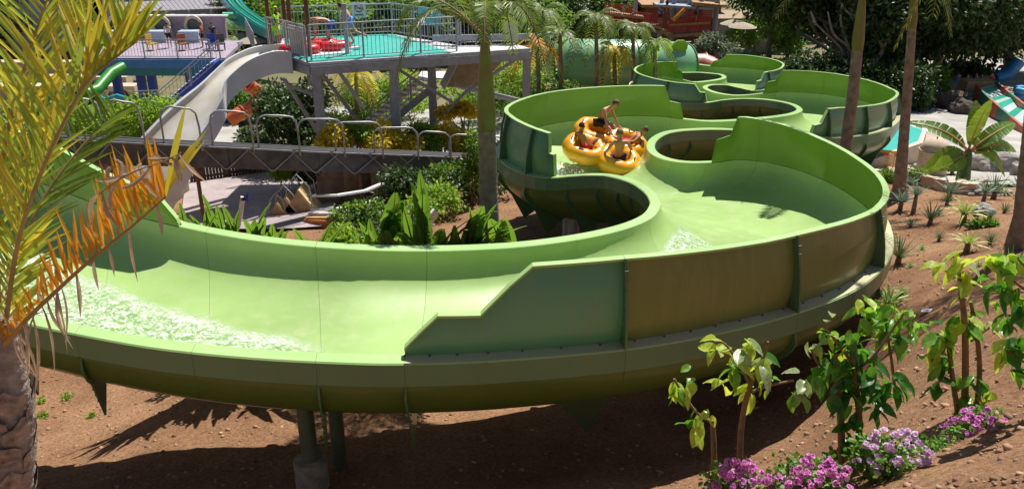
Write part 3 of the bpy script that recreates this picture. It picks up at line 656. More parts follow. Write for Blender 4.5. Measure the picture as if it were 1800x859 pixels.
# ---------------- railings ----------------
_bal = None
def railing(pts, h, label, m=None, gap=.16, post=1.8, parent=None, cat='railing', mid=True, name='railing', rr=.03):
    """steel railing: posts, rails and thin balusters, each its own part"""
    global _bal
    m = m or greysteel; t = parent or thing(name, label, cat, pts[0]); off = Vector((0, 0, 0)) if parent else Vector(pts[0])
    if _bal is None:
        b = MB(); b.tube([(0, 0, 0), (0, 0, 1)], .011, 5, cap=False); _bal = {}
    if m.name not in _bal:
        b = MB(); b.tube([(0, 0, 0), (0, 0, 1)], .013, 5, cap=False); me1 = b.mesh('baluster'); me1.materials.append(m)
        b = MB(); b.box((0, 0, .5), (.07, .07, 1)); me2 = b.mesh('post'); me2.materials.append(m); _bal[m.name] = (me1, me2)
    mb1, mp = _bal[m.name]
    P = [Vector(p)-off for p in pts]; U = Vector((0, 0, h))
    for i in range(len(P)-1):
        a, b = P[i], P[i+1]; L = (b-a).length; k = max(1, round(L/post))
        r_ = MB(); r_.tube([a+U, b+U], rr, 8); r_.build('top_rail', m, t)
        if mid:
            r_ = MB(); r_.tube([a+U*.82, b+U*.82], rr*.6, 6); r_.build('middle_rail', m, t)
        r_ = MB(); r_.tube([a+U*.08, b+U*.08], rr*.7, 6); r_.build('bottom_rail', m, t)
        for j in range(k+(1 if i == len(P)-2 else 0)):
            o = link('post', mp, None, t); o.location = a.lerp(b, j/k); o.scale = (1, 1, h)
        n = int(L/gap)
        for j in range(1, n):
            o = link('baluster', mb1, None, t); o.location = a.lerp(b, j/n)+U*.08; o.scale = (1, 1, h*.9)
    return t
# ---------------- launching platform ----------------
M_mat = mat('turquoise_matting', (.03, .42, .36), .7, .12, 3, bump=.3, bscale=60)
M_grate = mat('deck_grey', (.58, .58, .60), .7, .15, 4)
plat = thing('launch_platform', 'grey steel launching platform on tall pillars with a turquoise mat', 'platform')
DH = 6.3
def dk(px, py, dz=0): p = at_H(px, py, DH); p.z += dz; return p
poly = [dk(470, 90), dk(545, 111), dk(932, 85), dk(905, 77), dk(806, 80), dk(689, 60), dk(500, 66)]
mb = MB(); mb.prism(poly, CAMZ-DH-.12, CAMZ-DH); mb.build('deck', M_grate, plat)
mpoly = [dk(500, 96), dk(546, 109.5), dk(640, 103), dk(700, 99.5), dk(792, 93), dk(740, 76), dk(689, 61), dk(505, 67)]
mb = MB(); mb.prism(mpoly, CAMZ-DH+.004, CAMZ-DH+.03); mb.build('mat', M_mat, plat)
for a, b in [((545, 111), (932, 85)), ((470, 90), (545, 111)), ((932, 85), (905, 77)), ((806, 80), (689, 60)), ((620, 84), (860, 79))]:
    mb = MB(); p, q = dk(*a), dk(*b); mb.beam(p-Vector((0, 0, .3)), q-Vector((0, 0, .3)), .14, .34); mb.build('edge_beam', greysteel, plat)
mb = MB(); mb.beam(dk(760, 80, .3), dk(930, 77, .3), .1, .25); mb.build('edge_beam', greysteel, plat)
for px, py, gy in [(690, 101, 0), (926, 85, 0), (757, 82, 0), (553, 108, 0)]:
    p = dk(px, py); g = gz(p.x, p.y); mb = MB(); mb.box((p.x, p.y+.12, (g+p.z-.45)/2), (.34, .3, p.z-.45-g)); mb.build('pillar', greysteel, plat)
def bpx(a, b, w=.12, parent=plat, name='brace', m=None):
    mb = MB(); mb.beam(at_y(*a), at_y(*b), w, w); return mb.build(name, m or greysteel, parent)
for a, b in [((560, 122, 33.8), (650, 240, 35.5)), ((545, 150, 33.6), (540, 108, 33.5)), ((500, 140, 34), (560, 235, 36)), ((505, 150, 34), (548, 165, 33.8)), ((693, 118, 35.2), (795, 180, 35.8)), ((913, 100, 36.5), (815, 165, 36)),
             ((815, 165, 36), (760, 225, 36.4)), ((800, 148, 37), (930, 180, 38)), ((555, 190, 36), (600, 215, 36.5)), ((585, 110, 36), (640, 190, 38)), ((600, 330, 33), (700, 345, 35)), ((560, 215, 35), (650, 262, 36))]:
    bpx(a, b)
railing([dk(548, 108), dk(640, 101.5), dk(740, 94.5), dk(803, 90)], 1.38, 'grey railing along the near edge of the turquoise platform')
railing([dk(500, 67), dk(600, 63.5), dk(690, 59.5), dk(770, 72), dk(806, 79)], 1.35, 'grey railing along the far side of the turquoise platform')
railing([dk(474, 91), dk(506, 99), dk(540, 109)], 1.38, 'short grey railing with a solid gate at the slide end of the platform')
railing([dk(810, 79), dk(905, 76)], 1.3, 'grey railing at the head of the stairs')
mb = MB(); a = dk(512, 99); b = dk(538, 107); mb.plate([a+Vector((0, 0, .15)), b+Vector((0, 0, .15)), b+Vector((0, 0, 1.25)), a+Vector((0, 0, 1.25))], (.03, 0.03, 0)); tag(mb.build('gate_panel', mat('light_grey_sheet', (.5, .5, .52), .5, .1)), 'light grey solid gate panel in the platform railing near the lifeguard', 'gate')
mb = MB(); a = dk(886, 77); b = dk(911, 78); mb.plate([a+Vector((0, 0, .1)), b+Vector((0, 0, .1)), b+Vector((0, 0, .95)), a+Vector((0, 0, .95))], (.0, 0.03, 0)); tag(mb.build('sheet_panel', MATS['light_grey_sheet']), 'light grey sheet panel on the stair head railing beside the palm crown', 'panel')
# signs on the railing
sg = thing('warning_sign', 'small white sign with a red prohibition ring on the far railing', 'sign', dk(634, 60.5, .75)); f = MB(); f.plate([Vector((-.32, -.06, 0)), Vector((.32, -.06, 0)), Vector((.32, -.06, .68)), Vector((-.32, -.06, .68))], (0, .02, 0)); f.build('board', white, sg)
f = MB(); f.tube([Vector((.17*math.cos(a_), -.08, .42+.17*math.sin(a_))) for a_ in np.linspace(0, 2*PI, 20)[:-1]], .025, 6, closed=True); f.beam((-.12, -.08, .53), (.12, -.08, .31), .02, .03); f.build('red_ring', mat('sign_red', (.6, .04, .05), .5, .05), sg)
f = MB(); f.box((0, -.078, .42), (.2, .012, .06)); f.box((0, -.078, .12), (.4, .012, .05)); f.build('dark_print', darksteel, sg)
sg = thing('blue_notice', 'pale blue notice board fixed to the far railing of the platform', 'sign', dk(757, 70, .65)); f = MB(); f.plate([Vector((-.5, -.06, 0)), Vector((.5, -.15, -.02)), Vector((.5, -.15, .68)), Vector((-.5, -.06, .72))], (0, .02, 0)); f.build('board', mat('pale_blue', (.20, .55, .70), .5, .08), sg)
# brown roof posts rising past the frame
for i, (px, py) in enumerate([(477, 84), (505, 80), (514, 82), (546, 100)]):
    p = dk(px, py); mb = MB(); mb.tube([p, p+Vector((.0, 0, 5))], .085, 10)
    tag(mb.build('brown_post', mat('brown_paint', (.16, .055, .03), .6, .2)), ['brown post by the lifeguard, nearest the white slide', 'brown post just right of the lifeguard', 'thin brown post behind the gate panel', 'brown post at the near corner of the platform railing'][i], 'post', 'brown posts on the launching platform')
p = dk(611, 96); mb = MB(); mb.tube([p, p+Vector((0, 0, 2.0))], .09, 10); tag(mb.build('grey_post', greysteel), 'thick grey post standing in front of the woman on the platform', 'post')
# stairs
st = thing('steel_stairs', 'grey steel stairs with open treads under the launching platform', 'stairs', at_y(765, 145, 37))
o_ = st.location.copy(); A0, B0 = at_y(735, 138, 37.6)-o_, at_y(632, 222, 37.0)-o_; W = Vector((.85, -.8, 0))
for k in range(12):
    c = A0.lerp(B0, k/11); mb = MB(); mb.beam(c, c+W, .27, .05); mb.build('tread', mat('tread_light', (.78, .78, .78), .6, .1), st)
for q in (0, 1):
    mb = MB(); mb.beam(A0+W*q-Vector((0, 0, .12)), B0+W*q-Vector((0, 0, .12)), .07, .3); mb.build('stringer', greysteel, st)
mb = MB(); mb.box(A0+Vector((.75, .65, .0)), (1.5, 1.5, .08)); mb.build('landing', M_grate, st)
C0, D0 = at_y(782, 152, 37.4)-o_, at_y(868, 104, 36.8)-o_
mb = MB(); mb.plate([C0, C0+Vector((1.6, .4, 0)), D0+Vector((.5, .4, .0)), D0+Vector((-1.5, 0, 0))], (.05, .05, .08)); mb.build('soffit', mat('tan_sheet', (.34, .27, .19), .8, .15), st)
mb = MB(); mb.beam(C0+Vector((-.1, -.05, 0)), D0+Vector((-1.6, -.05, 0)), .07, .34); mb.build('stringer', greysteel, st)
railing([at_y(757, 146, 36.8), at_y(654, 230, 36.2)], 1.0, 'sloping handrail of the stairs under the platform', gap=.4, post=1.2)
# ---------------- white slide ----------------
def chute(name, label, L_, R_, dep, drop, m, side_m, sub=6, seg=None, cat='water slide'):
    t = thing(name, label, cat); n = len(L_); ts = np.linspace(0, n-1.001, (n-1)*sub+1); a, b = catmull([Vector(p) for p in L_], ts), catmull([Vector(p) for p in R_], ts)
    inn, out, top = [], [], []
    for l, r_ in zip(a, b):
        mid = (l+r_)/2; hw = (r_-l)/2; row = []
        for j in range(11):
            an = PI*j/10; c = math.cos(an); s = math.sin(an); row.append(mid+hw*(-math.copysign(abs(c)**.55, c))+Vector((0, 0, -abs(s)**.6*dep)))
        ax = hw.normalized(); inn.append(row)
        lo, ro = l-ax*.14, r_+ax*.14
        out.append([l, lo, lo-Vector((0, 0, drop)), ro-Vector((0, 0, drop)), ro, r_])
    k = seg or 5
    for i in range(0, len(inn)-1, k):
        mb = MB(); strip(inn[i:i+k+1], mb, 0, True); strip(out[i:i+k+1], mb, 1, False, False)
        for e in (i, min(i+k, len(inn)-1)): mb.add(out[e]+[inn[e][j] for j in range(9, 0, -1)], [tuple(range(15))], 1)
        mb.build('chute_section', [m, side_m], t)
    return t
M_wslide = mat('white_gelcoat', (.84, .84, .82), .3, .08, 1.2, coat=.3, col2=(.66, .60, .46), c2amt=.9); M_wside = mat('white_gelcoat_shaded_side', (.72, .73, .77), .4, .08, 1.5)  # side is the same gelcoat, its shade put into a greyer, bluer colour
Lp = [at_y(512, 78, 35.0), at_y(471, 79, 34.6), at_y(436, 87, 34.2), at_y(401, 105, 33.6), at_y(375, 129, 33.0), at_y(352, 151, 32.5), at_y(304, 190, 31.8), at_y(253, 242, 31), at_y(215, 290, 30.4)]
Rp = [at_y(512, 90, 33.5), at_y(479, 90, 33.2), at_y(439, 104, 32.8), at_y(404, 131, 32.2), at_y(392, 150, 31.8), at_y(388, 170, 31.4), at_y(362, 214, 30.8), at_y(334, 255, 30.2), at_y(282, 345, 29.2)]
chute('white_slide', 'broad white slide curving down from the launching platform', Lp, Rp, .32, .85, M_wslide, M_wside)
# orange body slide
M_or = mat('orange_gelcoat', (.75, .16, .035), .3, .12, 3, coat=.3)
tube_slide('orange_slide', 'small orange ribbed tube slide twisting behind the white slide', [at_y(438, 150, 46), at_y(450, 160, 46.2), at_y(458, 173, 46.4), at_y(448, 185, 46), at_y(434, 193, 45.6), at_y(420, 200, 45.2), at_y(404, 213, 45)], [.36]*7, M_or, mat('orange_flange', (.45, .08, .02), .4), .75, ribr=.06)
# ---------------- steel raft lift ----------------
cv = thing('raft_conveyor', 'long galvanised steel raft lift trough with hoops over it', 'conveyor')
def cvY(px): return 27.2+(px-250)*.0095
CT = [(60, 241), (155, 247), (250, 252), (400, 259), (560, 267), (700, 272), (820, 277), (900, 281)]
def ctop(px): return at_y(px, float(np.interp(px, [c[0] for c in CT], [c[1] for c in CT])), cvY(px))
hgt = .76
for i in range(len(CT)-1):
    a, b = ctop(CT[i][0]), ctop(CT[i+1][0]); Wv = Vector((-.03, .6, 0)); e = (b-a).normalized()*.01
    mb = MB()
    for p_, q_, w_, m_ in [(a+e, b-e, 0, 0), (a+Wv+e, b+Wv-e, 0, 0)]:
        mb.plate([p_, q_, q_-Vector((0, 0, hgt)), p_-Vector((0, 0, hgt))], (0, .05, 0))
    mb.plate([a+e-Vector((0, 0, hgt-.03)), b-e-Vector((0, 0, hgt-.03)), b-e+Wv-Vector((0, 0, hgt-.03)), a+e+Wv-Vector((0, 0, hgt-.03))], (0, 0, .04))
    mb.build('trough_panel', mat('galvanised_sheet', (.105, .11, .12), .6, .35, 2.5, metal=.1), cv)
    mb = MB(); mb.beam(a+Vector((0, -.05, .0)), b+Vector((0, -.05, .0)), .06, .05); mb.build('edge_rail', steel, cv)
    mb = MB(); mb.beam(a+Vector((0, .3, -.02)), b+Vector((0, .3, -.02)), .5, .05); mb.build('belt', mat('black_rubber', (.025, .025, .028), .7, .2), cv)
for px in (310, 393, 475, 551, 620, 687, 740, 790, 840, 230, 150):
    mb = MB(); b = ctop(px); b = b-Vector((0, .07, hgt)); a = ctop(px-38)-Vector((0, .05, .02)); mb.tube([a, b-Vector((.03, 0, 0))], .022, 6)
    c = ctop(px+44)-Vector((0, .05, .02)); mb.tube([b+Vector((.08, 0, 0)), c], .03, 6); mb.tube([b-Vector((.03, 0, 0)), b+Vector((.08, 0, 0))], .03, 6); mb.build('strut', steel, cv)
for x0, x1, hh in [(120, 186, 1.3), (190, 257, 1.3), (287, 356, 1.22), (373, 447, 1.2), (454, 528, 1.15), (526, 607, 1.12), (590, 674, 1.08), (658, 736, .95), (735, 793, .9), (790, 846, .85), (850, 905, .85)]:
    a = ctop(x0)+Vector((0, .1, 0)); b = ctop(x1)-Vector((0, .06, .0)); U = Vector((0, 0, hh)); e = (b-a); e.z = 0; e = e.normalized()
    sl = Vector((0, 0, -.1)); tz_ = a.z+hh*.93; mb = MB()
    pts = [a-Vector((0, 0, .1)), a+U*.7, a+U*.88+e*.06, a+U*.98+e*.2, a+U+e*.35, Vector((b.x, b.y, tz_))-e*.45, Vector((b.x, b.y, tz_-.06))-e*.2, Vector((b.x, b.y, tz_-.22))-e*.05, b+(Vector((b.x, b.y, tz_))-b)*.5, b-Vector((0, 0, .15))]
    mb.tube(pts, .035, 8); mb.build('hoop', steel, cv)
    mb = MB(); mb.tube([a+U*.92+e*.5+Vector((0, .15, 0)), Vector((b.x, b.y+.15, tz_-.06))-e*.45], .03, 7); mb.build('hoop_rail', steel, cv)
for px in (180, 333, 628, 757, 880):
    p = ctop(px); p = p+Vector((0, .3, -hgt)); mb = MB(); mb.tube([p, (p.x, p.y, gz(p.x, p.y)-.1)], .07, 10); mb.build('leg', mat('rusty_brown', (.17, .09, .06), .7, .3), cv)
# lower steel walkway and braces under the platform pillars
wk = thing('lower_walkway', 'dark steel walkway and braces low between the platform pillars', 'walkway', gpt(700, 345)); o_ = wk.location.copy()
for a, b, w_ in [((598, 312, 34), (690, 352, 35), .2), ((760, 315, 36), (880, 345, 38), .14), ((700, 345, 35), (860, 350, 36), .12), ((745, 300, 36), (905, 338, 39), .16), ((830, 350, 36), (905, 300, 38), .12), ((800, 150, 40), (930, 182, 41), .2)]:
    mb = MB(); mb.beam(at_y(*a)-o_, at_y(*b)-o_, w_, w_); mb.build('brace', greysteel if w_ > .13 else steel, wk)
mb = MB(); c = at_y(690, 333, 35)-o_; mb.box(c, (5, 1.4, .1)); mb.build('deck', M_grate, wk)
railing([at_y(690, 335, 34.4), at_y(745, 335, 34.5), at_y(840, 332, 35)], 1.1, 'low grey railing between the platform pillars', gap=.14)
# ---------------- blue deck building ----------------
M_blue = mat('blue_paint', (.02, .07, .42), .45, .1, 3); M_sky = mat('light_blue_paint', (.06, .24, .55), .45, .1, 3); M_teal = mat('teal_paint', (.03, .22, .26), .5, .1, 3); M_purp = mat('lilac_paving', (.36, .30, .38), .8, .15, 2)
bd = thing('blue_deck', 'raised lilac deck with blue fascia, blue posts and two round beige tunnel mouths', 'deck')
def bz(px, py, Y): return at_y(px, py, Y)
f0, f1 = at_y(140, 108, 50), at_y(395, 99, 50); bk0, bk1 = at_y(150, 84, 56), at_y(400, 76, 56)
zt = (f0.z+f1.z)/2; bd_z = zt+.05
mb = MB(); mb.prism([(f0.x, 50), (f1.x, 50), (bk1.x+1, 56), (bk0.x, 56)], zt-.15, zt+.05); mb.build('floor', M_purp, bd)
mb = MB(); mb.box(((f0.x+f1.x)/2, 49.9, zt-.28), (f1.x-f0.x, .12, .5)); mb.build('fascia', M_sky, bd)
mb = MB(); mb.box(((f0.x+f1.x)/2, 51, zt-.75), (f1.x-f0.x-.4, 2.2, .45)); mb.build('underside', M_teal, bd)
for px in (150, 200, 243, 262, 330, 385):
    p = at_y(px, 110, 50.6); g = gz(p.x, p.y); mb = MB(); mb.box((p.x, p.y, (g+zt-1)/2), (.42, .42, zt-1-g)); mb.build('post', M_blue, bd)
mb = MB(); mb.box(((f0.x+f1.x)/2-1, 57, zt+.75), (f1.x-f0.x-2, .3, 1.4)); mb.build('back_wall', M_purp, bd)
mb = MB(); mb.box(((f0.x+f1.x)/2-1, 56.9, zt+1.5), (f1.x-f0.x-1.6, .5, .08)); mb.build('coping', white, bd)
for px, py in ((289, 68), (345, 65), (212, 72)):
    c = at_y(px, py, 56.6); c.z = zt+.95
    mb = MB(); mb.tube([Vector((c.x+.52*math.cos(a_), 56.4, c.z+.55*math.sin(a_))) for a_ in np.linspace(0, 2*PI, 25)[:-1]], .11, 8, closed=True); mb.build('tunnel_mouth', mat('beige_paint', (.62, .54, .40), .6, .08), bd)
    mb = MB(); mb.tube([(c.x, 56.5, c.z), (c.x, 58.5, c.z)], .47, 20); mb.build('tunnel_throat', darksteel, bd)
    mb = MB(); mb.box((c.x, 55.6, zt+.4), (1.3, .8, .7)); mb.build('tub', mat('pale_blue_tub', (.42, .55, .66), .5, .1), bd)
railing([Vector((f0.x, 50, zt+.05)), Vector((f1.x-.8, 50, zt+.05))], 1.05, 'steel balustrade along the front of the lilac deck', gap=.18, m=steel)
railing([Vector((f1.x-.4, 56, zt+.3)), Vector((f1.x+1.2, 52, zt+.0))], 1.2, 'short steel railing at the right end of the lilac deck', gap=.18, m=steel)
bs = thing('blue_stairs', 'steep blue staircase with white nosings beside the white slide', 'stairs', at_y(385, 108, 49)); o_ = bs.location.copy()
A0, B0 = at_y(388, 106, 49)-o_, at_y(283, 197, 47)-o_
for q in (0, 1):
    mb = MB(); mb.beam(A0+Vector((0, -q*1.4, -.1)), B0+Vector((0, -q*1.4, -.1)), .1, .5); mb.build('stringer', M_blue, bs)
for k in range(18):
    c = A0.lerp(B0, k/17); mb = MB(); mb.box(c+Vector((0, -.7, .1)), (.26, 1.35, .05)); mb.build('tread', M_blue, bs); mb = MB(); mb.box(c+Vector((-.13, -.7, .13)), (.05, 1.35, .03)); mb.build('nosing', white, bs)
railing([at_y(388, 106, 47.6), at_y(283, 197, 45.6)], 1.1, 'sloping steel balustrade of the blue staircase', gap=.25, m=steel)
railing([at_y(283, 190, 47), at_y(235, 192, 47)], 1.0, 'level steel balustrade at the foot of the blue staircase', gap=.25, m=steel)
# lounge things on the lilac deck
for i, (px, lab) in enumerate([(372, 'dark blue seat nearest the blue stairs on the lilac deck'), (390, 'dark seat at the right end of the lilac deck'), (325, 'orange brown seat between the two tunnel mouths'), (270, 'yellow seat below the left tunnel mouth')]):
    p = at_y(px, 92, 52.5); p.z = zt+.05; t = thing('seat', lab, 'seat', p, .4*i); m_ = [M_blue, darksteel, mat('rust_seat', (.4, .14, .05), .6), mat('yellow_seat', (.7, .45, .08), .6)][i]
    mb = MB(); mb.box((0, 0, .4), (.5, .5, .08)); mb.build('seat_pad', m_, t); mb = MB(); mb.box((0, .24, .7), (.5, .06, .5)); mb.build('backrest', m_, t)
    for sx in (-1, 1):
        for sy in (-1, 1): mb = MB(); mb.box((sx*.2, sy*.2, .18), (.05, .05, .36)); mb.build('leg', m_, t)
# ---------------- turquoise lane slide at the top ----------------
ls = thing('turquoise_lane_slide', 'turquoise and mint lane slide running down at the top of the picture', 'water slide')
Lm = [mat('lane_turquoise', (.02, .34, .40), .3, .1, coat=.3), mat('lane_mint', (.16, .62, .36), .3, .1, coat=.3)]
for k in range(5):
    pts_l = [(386+7*k, -8, 84), (402+6.5*k, 12, 80), (424+7*k, 30, 76), (455+8*k, 50, 72), (500+9*k, 66, 69)]
    pts_r = [(392+7*k, -8, 84), (408+6.5*k, 11, 80), (430+7*k, 29, 76), (462+8*k, 49, 72), (508+9*k, 64, 69)]
    a = catmull([at_y(*q) for q in pts_l], np.linspace(0, 3.99, 16)); b = catmull([at_y(*q) for q in pts_r], np.linspace(0, 3.99, 16)); rows = []
    for l, r_ in zip(a, b):
        rows.append([l-Vector((0, 0, .6)), l+Vector((0, 0, .15)), l+Vector((.03, 0, .15)), l+Vector((.06, 0, -.08)), r_-Vector((.03, 0, .08)), r_+Vector((0, 0, .0)), r_-Vector((0, 0, .6))])
    mb = MB(); strip(rows, mb, 0, True, False); mb.build('lane', Lm[k % 2], ls)
for k, (yy, m_) in enumerate([(28, Lm[1]), (38, Lm[0]), (46, Lm[1])]):
    a = [at_y(392, yy, 78), at_y(420, yy+1, 78), at_y(455, yy+7, 77)]
    t = thing('curved_slide', ['mint curved slide highest under the lane slide', 'turquoise curved slide under the lane slide', 'pale mint curved slide lowest under the lane slide'][k], 'water slide'); mb = MB(); mb.tube(catmull(a, np.linspace(0, 1.99, 10)), .32, 10); mb.build('tube', m_, t)
for (q0, q1, m_, lab) in [((150, 165, 44), (215, 118, 47), mat('vivid_green', (.03, .26, .02), .4), 'vivid green tube slide half hidden by the yellow frond'), ((165, 166, 42), (225, 175, 42), Lm[0], 'thin turquoise tube in front of the blue posts')]:
    t = thing('tube_slide', lab, 'water slide'); mb = MB(); a = at_y(*q0); b = at_y(*q1); mb.tube([a, a.lerp(b, .3)+Vector((0, 0, -.2)), a.lerp(b, .7)+Vector((0, 0, .1)), b], .3 if 'vivid' in lab else .12, 14); mb.build('tube', m_, t)
# ---------------- paving, plazas ----------------
drape('left_plaza_paving', [(318, 400), (600, 400), (560, 290), (330, 300)], 14, 10, M_pav, .12)
drape('back_path_paving', [(560, 270), (1000, 280), (1000, 200), (560, 190)], 20, 6, M_conc, .05)
drape('right_plaza_paving', [(1500, 318), (1850, 330), (1900, 96), (1400, 110)], 26, 30, M_conc, .12)
drape('pool_side_paving', [(1505, 310), (1680, 312), (1650, 225), (1500, 205)], 10, 10, M_pav2, .17)
for (c4, lab) in [([(250, 300), (420, 300), (420, 180), (120, 180)], 'lower_plaza_paving'), ([(150, 120), (470, 120), (440, 30), (120, 30)], 'far_plaza_paving')]:
    drape(lab, c4, 20, 16, M_pav2 if 'far' in lab else M_conc, .14)
M_cover = mat('ground_cover', (.10, .13, .045), .9, .3, .5, col2=(.20, .15, .08), bump=1, bscale=9)
drape('planted_ground', [(535, 262), (1010, 262), (1120, 70), (535, 70)], 20, 14, M_cover, .03)
drape('far_planted_ground', [(-400, 64), (2200, 64), (2200, -14), (-400, -14)], 40, 10, M_cover, .03)
drape('left_planted_ground', [(-300, 350), (560, 262), (560, 90), (-300, 90)], 24, 16, M_cover, .02)
drape('shaded_ground', [(1380, 114), (2100, 114), (2100, 60), (1380, 60)], 14, 8, M_cover, .08)
drape('middle_planted_ground', [(1050, 140), (1420, 140), (1420, 60), (1050, 60)], 12, 8, M_cover, .08)
M_water = bpy.data.materials.new('pool_water'); M_water.use_nodes = True
_wn = M_water.node_tree; _b = _wn.nodes['Principled BSDF']; _b.inputs['Base Color'].default_value = (.10, .55, .50, 1); _b.inputs['Roughness'].default_value = .08
_w = _wn.nodes.new('ShaderNodeTexNoise'); _w.inputs['Scale'].default_value = 5; _bp = _wn.nodes.new('ShaderNodeBump'); _bp.inputs['Strength'].default_value = .3; _bp.inputs['Distance'].default_value = .05
_wn.links.new(_w.outputs["Fac"], _bp.inputs["Height"]); _wn.links.new(_bp.outputs[0], _b.inputs["Normal"])
# plunge pool
def basin(pxs, label, off=.25, rim=.28, name='plunge_pool'):
    P = [gpt(*q) for q in pxs]; z = max(gz(p.x, p.y) for p in P)+off; P = [Vector((p.x, p.y, z)) for p in P]; c = sum(P, Vector())/len(P)
    t = thing(name, label, 'pool', c); mb = MB(); n = len(P); Q = [p+(p-c).normalized()*rim for p in P]; L_ = [p-c for p in P]; Q = [q-c for q in Q]
    mb.add([p+Vector((0, 0, -.1)) for p in L_], [tuple(range(n))]); mb.build('water', M_water, t)
    for i in range(n):
        j = (i+1) % n; m2 = MB(); a, b, qa, qb = L_[i], L_[j], Q[i], Q[j]; D = Vector((0, 0, 1.6))
        m2.add([a, b, qb, qa, a-D, b-D, qb-D, qa-D], [(0, 1, 2, 3), (4, 7, 6, 5), (0, 4, 5, 1), (3, 2, 6, 7), (0, 3, 7, 4), (1, 5, 6, 2)]); m2.build('rim', mat('pale_rim', (.58, .52, .42), .7, .1), t)
    return t
basin([(1500, 300), (1606, 289), (1614, 273), (1556, 252), (1500, 252)], 'small turquoise plunge pool below the right hand end of the big slide')
for nm, c4 in [('pool_water', [(1640, 178), (1735, 172), (1728, 160), (1640, 166)]), ('wet_paving', [(1612, 193), (1648, 191), (1636, 177), (1610, 181)])]:
    drape(nm, c4, 4, 3, M_water if nm == 'pool_water' else mat('teal_paint_floor', (.12, .45, .36), .5, .15, 2), .2)
# kerb wall at the edge of the soil bank
kw = thing('retaining_kerb', 'low pinkish stone kerb between the planted bank and the pool area', 'wall', gpt(1540, 322)); o_ = kw.location.copy()
kp = [(1500, 306), (1545, 318), (1600, 318), (1625, 327), (1665, 338), (1720, 344)]
for i in range(len(kp)-1):
    a, b = gpt(*kp[i]), gpt(*kp[i+1])
    for k in range(4):
        p = a.lerp(b, (k+.02)/4)-o_; q = a.lerp(b, (k+.98)/4)-o_; mb = MB(); up = Vector((0, 0, .12+.02*(k % 2))); mb.beam(p+up, q+up, .35, .55); mb.build('stone', sandstone, kw)
# round stone turret
c = gpt(1634, 312); t = thing('stone_turret', 'round pinkish stone turret with a low dome beside the pool', 'turret', c)
mb = MB(); mb.lathe((0, 0, 0), [(.62, -.3), (.60, 1.15)], 28); mb.build('drum', sandstone, t)
mb = MB(); mb.lathe((0, 0, 0), [(.60, 1.16), (.66, 1.17), (.66, 1.25), (.61, 1.27)], 28); mb.build('band', sandstone, t)
mb = MB(); mb.lathe((0, 0, 0), [(.61, 1.27), (.56, 1.45), (.42, 1.62), (.2, 1.71), (0, 1.74)], 28); mb.build('dome', sandstone, t)
mb = MB(); mb.lathe((0, 0, 1.73), [(.03, 0), (.035, .06), (0, .09)], 8); mb.build('knob', darksteel, t)
# yellow plastic barriers
My = mat('barrier_yellow', (.80, .42, .02), .4, .08); Mr = mat('barrier_red', (.75, .07, .02), .4, .05)
for i, (px, py, lab) in enumerate([(1542, 297, 'yellow plastic barrier left of the pair by the pool edge'), (1563, 299, 'yellow plastic barrier nearer the palm trunk by the pool edge')]):
    t = thing('safety_barrier', lab, 'barrier', gpt(px, py)+Vector((0, 0, .05)), -.25, 'yellow barriers by the pool')
    for a in (-.38, -.13, .13, .38): mb = MB(); mb.box((a, 0, .42), (.05, .05, .8)); mb.build('bar', My, t)
    for z in (.78, .12): mb = MB(); mb.box((0, 0, z), (.9, .06, .1)); mb.build('rail', My, t)
    for a in (-.25, .25): mb = MB(); mb.box((a, -.034, .66), (.2, .02, .12)); mb.build('reflector', Mr, t)
    for a in (-.4, .4): mb = MB(); mb.box((a, 0, .03), (.1, .4, .06)); mb.build('foot', darksteel, t)
# sloping yellow wall
t = thing('sloping_wall', 'sloping mustard yellow wall under the dark trees beyond the plaza', 'wall', gpt(1615, 180)); o_ = t.location.copy()
q = [gpt(1612, 181), gpt(1668, 163)]; Yw = q[0].y
mb = MB(); mb.plate([at_y(1612, 181, Yw)-o_, at_y(1669, 165, Yw+1)-o_, at_y(1668, 152, Yw+1)-o_, at_y(1656, 153, Yw+.8)-o_, at_y(1619, 161, Yw)-o_], (0, .25, 0)); mb.build('panel', mat('mustard_paint', (.50, .32, .06), .7, .15, 2), t)
mb = MB(); mb.beam(at_y(1618, 160, Yw)-o_, at_y(1657, 152, Yw+.8)-o_, .4, .1); mb.build('coping', mat('orange_trim', (.55, .22, .05), .6), t)
# dark rocks and stools by the tree
for i, (px, py, s, lab) in enumerate([(1665, 192, 1.5, 'large dark boulder in the tree shade on the plaza'), (1693, 200, 1.3, 'dark boulder in the shade right of the larger one')]):
    pass
def rock(p, s, m, label, seed=1, cat='rock', name='rock', group=None):
    bm = bmesh.new(); bmesh.ops.create_icosphere(bm, subdivisions=4, radius=1)
    for v in bm.verts:
        c = v.co.copy(); r = 1+.38*noise.noise(c*1.1+Vector((seed*7, 0, 0)))+.16*noise.noise(c*2.7+Vector((0, seed*3, 0)))+.05*noise.noise(c*8)
        c2 = Vector([math.copysign(abs(x)**.8, x) for x in c]); v.co = Vector((c2.x*s[0], c2.y*s[1], c2.z*s[2]))*r
    me = bpy.data.meshes.new(name); bm.to_mesh(me); bm.free(); o = link(name, me, m, None, False, p); return tag(o, label, cat, group)
M_rock = mat('grey_rock', (.34, .31, .29), .9, .35, 2.5, bump=.8, bscale=14); M_drock = mat('dark_rock', (.09, .07, .06), .9, .3, 2.5, bump=.6, bscale=10)
rock(gpt(1665, 192)+Vector((0, 0, .3)), (1.5, .9, .8), M_drock, 'large dark boulder in the tree shade on the plaza', 3)
rock(gpt(1694, 203)+Vector((0, 0, .3)), (1.0, .8, .7), M_drock, 'smaller dark boulder in the shade nearer the banana plant', 5)
